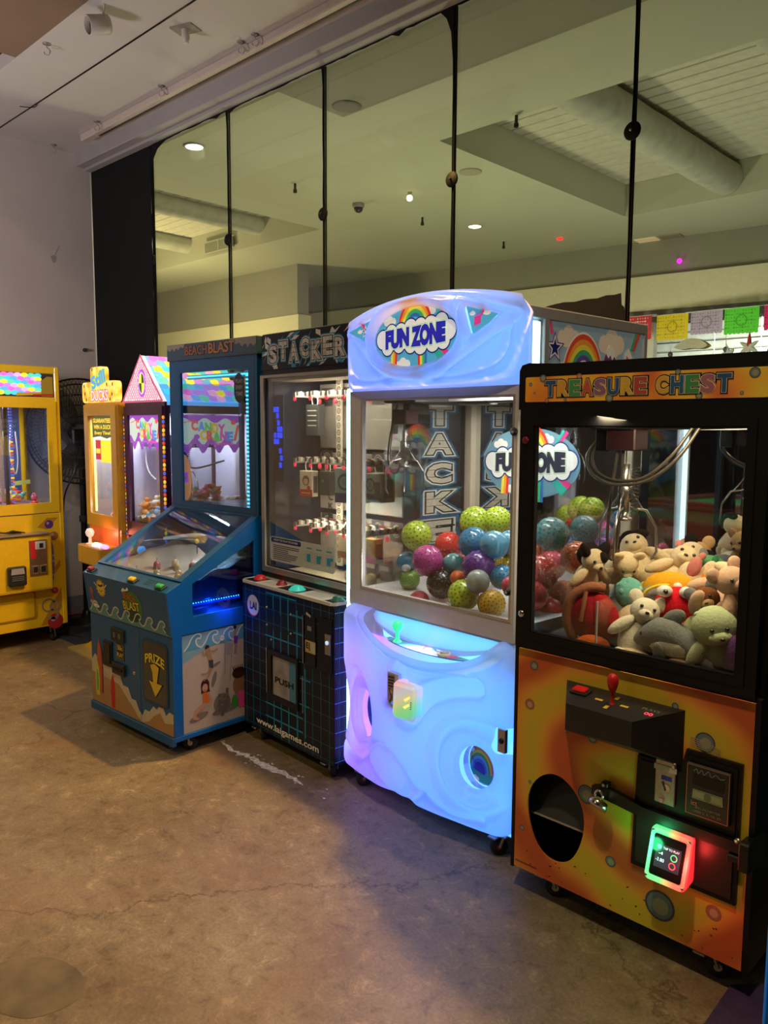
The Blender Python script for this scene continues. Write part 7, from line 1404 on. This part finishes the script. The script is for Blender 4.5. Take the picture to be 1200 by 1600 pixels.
mb.text(fr, 'Still', .235, 1.835, .20, .075, glow('cl2', (.15, .60, .15), .5), .06, .001, ang=.25); mb.text(fr, 'Still', .235, 1.835, .20, .075, glow('cl1', (.10, .35, .85), .5), .02, .0016, ang=.25)
mb.build('biscuit_sign', t)
mb = MB(); mb.box(.14, .30, 1.69, .47, .50, 1.93, bis, .006); mb.box(.13, .29, 1.79, .14, .51, 1.925, white); mb.build('top_sign', t)
mb = MB(); fr = front(.004); mb.poly(fr, [(.09, 1.47), (.09, 1.60), (.12, 1.605), (.39, 1.605), (.395, 1.48), (.36, 1.475), (.30, 1.465), (.20, 1.48)], glow('ink_green', (.12, .14, .02), .25), .001)
for k, s_ in enumerate(('GUARANTEED', 'WIN A DUCK', 'Every Time!')): mb.text(fr, s_, .24, 1.578-.040*k, .27-.02*k, .026, glow('bead_yellow', (.9, .65, .05)), .03, .0016)
mb.poly(fr, [(.13, 1.33), (.21, 1.33), (.21, 1.455), (.13, 1.455)], glow('poster_red', (.55, .04, .05), .4), .0014); mb.poly(fr, [(.21, 1.315), (.385, 1.315), (.385, 1.455), (.21, 1.455)], glow('lamp_yellow', (.85, .65, .03), .8), .0012); mb.poly(fr, [(.14, 1.37), (.20, 1.37), (.20, 1.40), (.14, 1.40)], glow('bead_yellow', (.9, .65, .05)), .0018); mb.build('window_sign', t)
claw(t, .26, .22, 1.40, 1.22, .9, .2); mb = MB(); mb.tube(crom([(.36, .2, 1.42), (.39, .16, 1.32), (.34, .14, 1.22), (.24, .15, 1.18)], 7), .006, M('pale_hose'), 7); mb.build('hose', t)
mb = MB(); mb.tube([(.075, .02, .99), (.075, .02, 1.45)], .008, glow('warm_tube', (.9, .75, .3), 1.2), 8); mb.build('light_tube', t)
light('AREA', 'duck_crane_lamp', (.22, .15, 1.60), 7, (1, .90, .8), .25, (.22, .2, .9), parent=t)
mb = MB(); mb.box(.16, -.15, .68, W_+.0, .0, .80, ylo, .008); mb.build('control_ledge', t)
mb = MB(); mb.prism(front(-.002), [(.03, .80), (W_-.03, .80), (W_-.03, .90), (.03, .90)], 0, .004, M('lit_red_panel', (.4, .10, .02), .4, emit=(.9, .10, .02), es=.35)); mb.build('lit_panel', t)
mb = MB(); mb.lathe([(.026, 0), (.010, .006), (.009, .040), (.022, .050), (.028, .072), (.018, .094), (.001, .098)], (.215, -.09, .80), glow('white_joystick', (.8, .6, .5), .45), 16); mb.build('joystick', t)
for x, c, nm in ((.33, (1, .9, 1), 'white'), (.36, (.3, .5, 1), 'blue'), (.45, (.9, .2, .9), 'magenta')): mb = MB(); mb.ell((x, -.10, .803), (.034, .026, .016), M('lit_'+nm+'_button', c, .3, emit=c, es=2.5), None, 12, 6); mb.build('button', t)
light('POINT', 'duck_button_glow', (.32, -.06, .86), .7, (1, .2, .1), .02, parent=t)
for i, (u, v, z, c) in enumerate(((.20, .10, .97, 'pink'), (.27, .12, .96, 'orange'), (.33, .10, .95, 'pink'), (.35, .18, .98, 'yellow'), (.15, .22, .97, 'orange'), (.24, .22, 1.00, 'red'), (.30, .26, 1.01, 'teal'), (.12, .12, .95, 'white'), (.20, .32, 1.0, 'blue'), (.33, .33, 1.0, 'pink'))):
    src = protos[c]; o = src.copy(); COL.objects.link(o)
    for ch in list(src.children): q = ch.copy(); COL.objects.link(q); q.parent = o
    o.location = place(DK, u, v, z); o.rotation_euler = (.2*i, .1*i, 1.3*i); o.scale = (1.25, 1.25, 1.25); o['label'] = c+' rubber duck in the narrow yellow crane, '+('nearest the joystick', 'front middle', 'front right', 'right side', 'left middle', 'centre of the heap', 'behind the centre', 'front left', 'back left', 'back right')[i]; o['group'] = 'rubber ducks in the yellow crane'
mb = MB(); mb.box(.03, .03, .875, W_-.03, D_-.03, .94, M('duck_bed', (.35, .2, .25), .6)); o = mb.build('prize_bed', t)

# ------------------------------------------------------------------ big yellow crane at the left edge (faces right)
YC = (-5.53, 1.74, 90)
t = thing('claw_machine', 'large yellow crane machine cut off by the left edge of the photo', 'claw machine', (YC[0], YC[1], 0), YC[2]); W_ = .745; D_ = .66
mb = MB(); mb.box(0, .012, .13, W_, D_, .93, ylb, .004); mb.box(0, .012, 1.70, W_, D_, 1.95, ylb, .004)
for x in (0, W_-.03): mb.box(x, .012, .93, x+.03, .04, 1.70, ylb); mb.box(x, D_-.03, .93, x+.03, D_, 1.70, ylb)
mb.box(0, 0, .13, W_, .014, .93, ylb, .003); mb.box(W_-.035, -.004, .13, W_, .016, 1.95, ylb, .006); mb.box(0, 0, .13, .035, .016, 1.95, ylb, .006); mb.box(.03, -.002, 1.90, W_-.03, .014, 1.95, ylb, .006); mb.box(.03, -.002, 1.70, W_-.03, .014, 1.74, ylb, .004); mb.build('cabinet', t)
mb = MB(); fr = front(.008); x0, x1, z0, z1 = .035, W_-.038, 1.74, 1.90
mb.prism(fr, [(x0, z0), (x1, z0), (x1, z1), (x0, z1)], 0, .003, P('marquee_dark', .04, .03, .05)); fr = front(.005); rnd = random.Random(31)
for i in range(7):
    for j in range(6):
        cx, cz = .33+.045*i+(.02 if j % 2 else 0), 1.885-.024*j; mb.disc(fr, min(cx, .60), cz, .026, tiles[(i*2+j*3) % 7], .0008+.00006*(i+7*j), .016, 10)
mb.poly(fr, [(.20, 1.745), (.25, 1.745), (.265, 1.80), (.285, 1.745), (.32, 1.745), (.275, 1.885), (.255, 1.885)], glow('rose', (.55, .12, .22)), .005); mb.poly(fr, [(.25, 1.745), (.265, 1.80), (.285, 1.745)], glow('lime', (.75, .85, .05), .3), .0055)
mb.poly(fr, [(.62, 1.745), (.70, 1.745), (.70, 1.88), (.66, 1.88), (.62, 1.85)], P('gold_sweets', .40, .28, .03), .005); mb.stroke(fr, [(.05, 1.85), (.18, 1.80)], .03, pblue, .003); mb.stroke(fr, [(.45, 1.755), (.62, 1.765)], .02, yb, .006); mb.stroke(fr, [(.56, 1.752), (.70, 1.758)], .012, pred, .0065); mb.build('marquee_sign', t)
mb = MB(); frame(mb, front(.0), (.025, .94, W_-.035, 1.71), (.08, 1.01, W_-.095, 1.665), 0, .012, ylb); mb.build('door', t)
mb = MB(); mb.box(.07, .004, 1.0, W_-.085, .008, 1.67, cg_front); mb.build('glass', t)
mb = MB(); mb.box(.02, D_-.02, .93, W_-.02, D_-.01, 1.70, M('blue_back_print', (.03, .08, .28), .4)); fr = front(D_-.022); mb.disc(fr, .30, 1.35, .12, pblue, .001, .25); mb.disc(fr, .28, 1.58, .15, glow('warm_art', (.8, .45, .2), .4), .002, .07); mb.build('back_panel', t)
mb = MB(); mb.box(W_-.012, .03, .94, W_-.006, D_-.03, 1.69, cg); mb.build('side_glass', t)
mb = MB(); mb.box(.36, .10, 1.02, .385, .12, 1.66, M('glitter_column', (.6, .55, .6), .2, .5, var=.5, scale=150)); mb.box(.39, .08, 1.0, .41, .10, 1.68, M('dark_brown_post', (.04, .02, .02), .4)); mb.build('inner_column', t)
mb = MB(); cs = [glow('bead_blue', (.1, .15, .7)), glow('bead_red', (.8, .08, .04)), glow('bead_yellow', (.9, .65, .05))]
for k in range(32): mb.box(.425, .085, 1.015+.0205*k, .447, .09, 1.028+.0205*k, cs[(0 if k > 20 else k) % 3])
mb.build('bead_trim', t)
mb = MB(); mb.tube(crom([(.28, .2, 1.58), (.24, .15, 1.45), (.25, .14, 1.33), (.30, .15, 1.30), (.33, .16, 1.38), (.32, .18, 1.5), (.28, .2, 1.58)], 7), .005, white, 6); mb.tube(crom([(.52, .3, 1.55), (.50, .28, 1.35), (.53, .28, 1.20), (.56, .3, 1.30), (.55, .3, 1.5)], 7), .005, M('pale_hose'), 6); mb.tube([(.47, .3, 1.50), (.485, .3, 1.05)], .008, M('dull_yellow_tube', (.45, .40, .1), .4), 6); mb.build('hose', t)
mb = MB(); fr = front(.25); mb.poly(fr, [(.50, 1.12), (.62, 1.13), (.62, 1.16), (.50, 1.15)], glow('pale_lime_label', (.45, .55, .15), .3), 0); mb.build('label', t)
light('AREA', 'yellow_crane_lamp', (.30, .25, 1.68), 7, (.9, .9, 1), .3, (.3, .3, 1), parent=t)
rnd = random.Random(6)
for i in range(40):
    c = ['pink', 'red', 'yellow', 'teal', 'orange', 'blue'][i % 6]; src = protos[c]; o = src.copy(); COL.objects.link(o)
    for ch in list(src.children): q = ch.copy(); COL.objects.link(q); q.parent = o
    u, v = rnd.uniform(.10, .62), rnd.uniform(.08, .5); o.location = place(YC, u, v, .99+rnd.uniform(0, .05)+.06*v); o.rotation_euler = (rnd.uniform(-.5, .5), rnd.uniform(-.5, .5), rnd.uniform(0, 6)); o['label'] = c+' rubber duck in the heap of the large yellow crane'; o['group'] = c+' rubber ducks in the large yellow crane'
mb = MB(); mb.box(.03, .03, .925, W_-.03, D_-.03, .985, M('duck_bed')); mb.build('prize_bed', t)
mb = MB(); mb.box(.10, -.085, .41, .615, .0, .80, ylb, .008); fr = front(-.0855); mb.stroke(fr, [(.11, .425), (.60, .425), (.60, .785), (.11, .785)], .002, P('seam_brown', .15, .08, .01), .0006, True); bx = mb.build('coin_box', t)
mb = MB(); mb.box(.10, -.10, .80, .60, .0, .812, M('silver_ledge', (.4, .38, .35), .3, .6), .003); mb.build('ledge', t)
mb = MB(); mb.box(.455, -.092, .52, .575, -.084, .765, steel, .001); fr = front(-.092); mb.poly(fr, [(.462, .64), (.50, .64), (.50, .76), (.462, .76)], pred, .001); mb.box(.495, -.10, .70, .565, -.09, .755, M('white_plate'), .003); mb.box(.52, -.103, .712, .545, -.098, .742, blackp)
for x in (.468, .522): mb.box(x, -.098, .535, x+.044, -.090, .59, chrome, .002); mb.box(x+.008, -.100, .543, x+.036, -.096, .582, blackp)
mb.build('coin_mechanism', bx)
mb = MB(); mb.box(.30, -.125, .47, .42, -.084, .60, blackp, .008); fr = front(-.1255); mb.poly(fr, [(.315, .55), (.405, .55), (.40, .59), (.32, .59)], M('reader_pale', (.35, .35, .38), .3), .001)
for k in range(3): mb.stroke(fr, [(.32, .535-.012*k), (.40, .535-.012*k)], .003, pgrey, .001)
mb.build('card_reader', bx)
mb = MB(); mb.prism(front(0), rrect(.20, .205, .52, .40, .02, 4), 0, .008, ylo); mb.prism(front(-.008), rrect(.215, .215, .505, .388, .018, 4), 0, .003, ylb); mb.box(.245, -.014, .335, .255, -.010, .375, blackp); mb.lathe([(.009, 0), (.009, .006), (.004, .008)], (.25, -.010, .30), blackm, 10, (0, -1, 0)); mb.build('lower_door', t)
mb = MB(); fr = front(-.0002)
for x, z, r, m_ in ((.635, .855, .030, P('ball_purple', .10, .03, .25)), (.665, .77, .032, P('ball_brown', .35, .12, .05)), (.66, .38, .024, P('ball_red', .40, .03, .05)), (.655, .16, .055, P('ball_crimson', .40, .02, .03))): mb.disc(fr, x, z, r, m_, .001); mb.disc(fr, x-r*.3, z+r*.3, r*.3, P('ball_light', .45, .35, .5), .0014)
mb.poly(fr, [(.63, .80), (.66, .70), (.665, .58), (.655, .46), (.635, .38), (.62, .40), (.62, .75)], P('clown_violet', .16, .13, .40), .0008)
for z in (.64, .60, .50, .46): mb.stroke(fr, [(.62, z), (.665, z-.01)], .010, P('clown_pale', .5, .48, .6), .0012)
for x, z, r in ((.61, .28, .05), (.655, .27, .04)): mb.ring(fr, x, z, r, r-.012, P('curl_grey', .25, .22, .2), .0016, 20)
mb.stroke(fr, [(.60, .19), (.66, .18), (.68, .22)], .022, P('curl_grey'), .0014)
for q in ([(.04, .14), (.10, .14), (.20, .20), (.12, .20)], [(.55, .14), (.62, .14), (.705, .25), (.705, .40)], [(.55, .84), (.62, .90), (.70, .90), (.62, .82)], [(.62, .45), (.705, .55), (.705, .60), (.62, .50)]): mb.poly(fr, q, P('swirl_orange', .50, .24, .015), .0005)
mb.build('front_artwork', t)
mb = MB()
rnd = random.Random(5)
for k in range(4): mb.tube(crom([(.20+rnd.uniform(-.02, .02), -.05+.01*k, .820), (.26, -.03+.012*k, .828+rnd.uniform(0, .01)), (.32, -.06+.01*k, .825), (.38, -.04+.01*k, .822+rnd.uniform(0, .012)), (.43+rnd.uniform(-.02, .02), -.05+.01*k, .818)], 5), .005, blackp, 6)
o = mb.build('coiled_cable'); o.location = (YC[0], YC[1], 0); o.rotation_euler = (0, 0, PI/2); tag(o, 'bundle of black cable lying on the ledge of the large yellow crane', 'cable')
for x in (.09, W_-.09):
    for y in (.07, D_-.07): caster(t, x, y, .13, None, .6)

# ------------------------------------------------------------------ fan, mats, cable, right edge machine
t = thing('pedestal_fan', 'large black pedestal fan standing by the left wall', 'fan', (-5.93, 2.83, 0), 0)
ax = Vector((.80, -.60, 0)).normalized(); c = Vector((0, -.02, 1.50)); sid = Vector((0, 0, 1)).cross(ax)
mb = MB(); mb.lathe([(.19, 0), (.19, .02), (.05, .04), (.03, .10)], (-.02, .0, 0), blackm, 24); mb.build('base', t)
mb = MB(); mb.tube([(-.02, 0, .08), (-.02, 0, 1.45)], .024, blackm, 12); mb.lathe([(.035, 0), (.035, .05)], (-.02, 0, .80), blackp, 12); mb.build('pole', t)
mb = MB(); mb.lathe([(.05, -.18), (.08, -.16), (.09, -.04), (.06, 0)], c, blackp, 18, ax); mb.box(-.10, -.10, 1.40, .06, .06, 1.52, blackm, .01); mb.build('motor', t)
mb = MB(); R_ = .40
for q in (.06, -.06): mb.tube([c+ax*q*.0+(sid*math.cos(a)+Vector((0, 0, 1))*math.sin(a))*R_ for a in [2*PI*i/48 for i in range(49)]], .007, blackm, 6)
for hs in (1, -1):
    for k in range(80):
        a = 2*PI*k/80; P_ = []
        for j in range(6): r = R_*(1-j/5*.82); P_.append(c+ax*hs*(.09*(1-(r/R_)**2)**.5)+(sid*math.cos(a+j*.06*hs)+Vector((0, 0, 1))*math.sin(a+j*.06*hs))*r)
        mb.tube(P_, .0022, blackm, 4, False)
for r in (.12, .2, .28, .36):
    for hs in (1, -1): mb.tube([c+ax*hs*(.09*(1-(r/R_)**2)**.5)+(sid*math.cos(a)+Vector((0, 0, 1))*math.sin(a))*r for a in [2*PI*i/40 for i in range(41)]], .003, blackm, 5)
mb.build('cage', t)
for k in range(4):
    a = k*PI/2+.5; mb = MB(); V = []
    for i in range(7):
        r = .05+.29*i/6; w_ = .05+.06*math.sin(PI*i/6*.8)
        for s_ in (-1, 1):
            aa = a+s_*w_/max(r, .12)*.6; V.append(c+(sid*math.cos(aa)+Vector((0, 0, 1))*math.sin(aa))*r+ax*.02*s_)
    mb.add(V+[v-ax*.004 for v in V], [(2*i, 2*i+1, 2*i+3, 2*i+2) for i in range(6)]+[(14+2*i, 14+2*i+2, 14+2*i+3, 14+2*i+1) for i in range(6)], blackp); mb.build('blade', t)
mb = MB(); mb.tube(crom([(-5.93, 2.78, 1.30), (-5.86, 2.72, 1.18), (-5.98, 2.70, 1.02), (-6.12, 2.74, .80)], 6), .007, blackp, 6); tag(mb.build('fan_cord'), 'black cord looping down from the pedestal fan', 'cord')
mb = MB(); mb.box(-6.22, 2.46, .001, -5.35, 3.05, .014, M('dark_blue_mat', (.025, .03, .06), .8, var=.2), .004); tag(mb.build('floor_mat'), 'dark blue floor mat under the fan along the left wall', 'mat')
mb = MB(); mb.tube(crom([(-5.95, 2.70, .02), (-5.75, 2.50, .02), (-5.62, 2.52, .02), (-5.50, 2.56, .02)], 6), .006, blackp, 6); tag(mb.build('floor_cable'), 'black cable lying on the floor below the fan', 'cable')
mb = MB(); mb.tube(crom([(-6.20, 2.60, .022), (-6.20, 2.85, .022), (-6.1, 2.99, .022)], 6), .004, red, 6); tag(mb.build('floor_cable'), 'thin red cable along the foot of the left wall', 'cable')
mb = MB(); mb.prism(F((0, 0, 0), (1, 0, 0), (0, 1, 0)), [(-.715, 1.92), (.6, 1.70), (.6, 2.25), (-.64, 2.25), (-.722, 2.16)], .001, .010, M('purple_mat', (.05, .03, .11), .8, var=.25)); tag(mb.build('floor_mat'), 'dark purple mat in the bottom right corner beside the orange machine', 'mat')
t = thing('arcade_machine', 'teal blue machine barely visible at the right edge of the photo', 'arcade machine', (-.560, 1.90, 0), 0)
mb = MB(); mb.box(0, 0, .09, .62, .8, .46, M('teal_shell', (.01, .16, .24), .3, coat=.3), .03); mb.box(.02, .04, .46, .60, .8, 1.10, black, .02); mb.build('cabinet', t)
mb = MB(); mb.box(-.004, .02, .12, .0, .06, .42, M('teal_edge_light', (.02, .2, .4), .3, emit=(.02, .15, .5), es=.3)); mb.build('edge_light', t)
for x in (.08, .54):
    for y in (.08, .7): caster(t, x, y, .09)
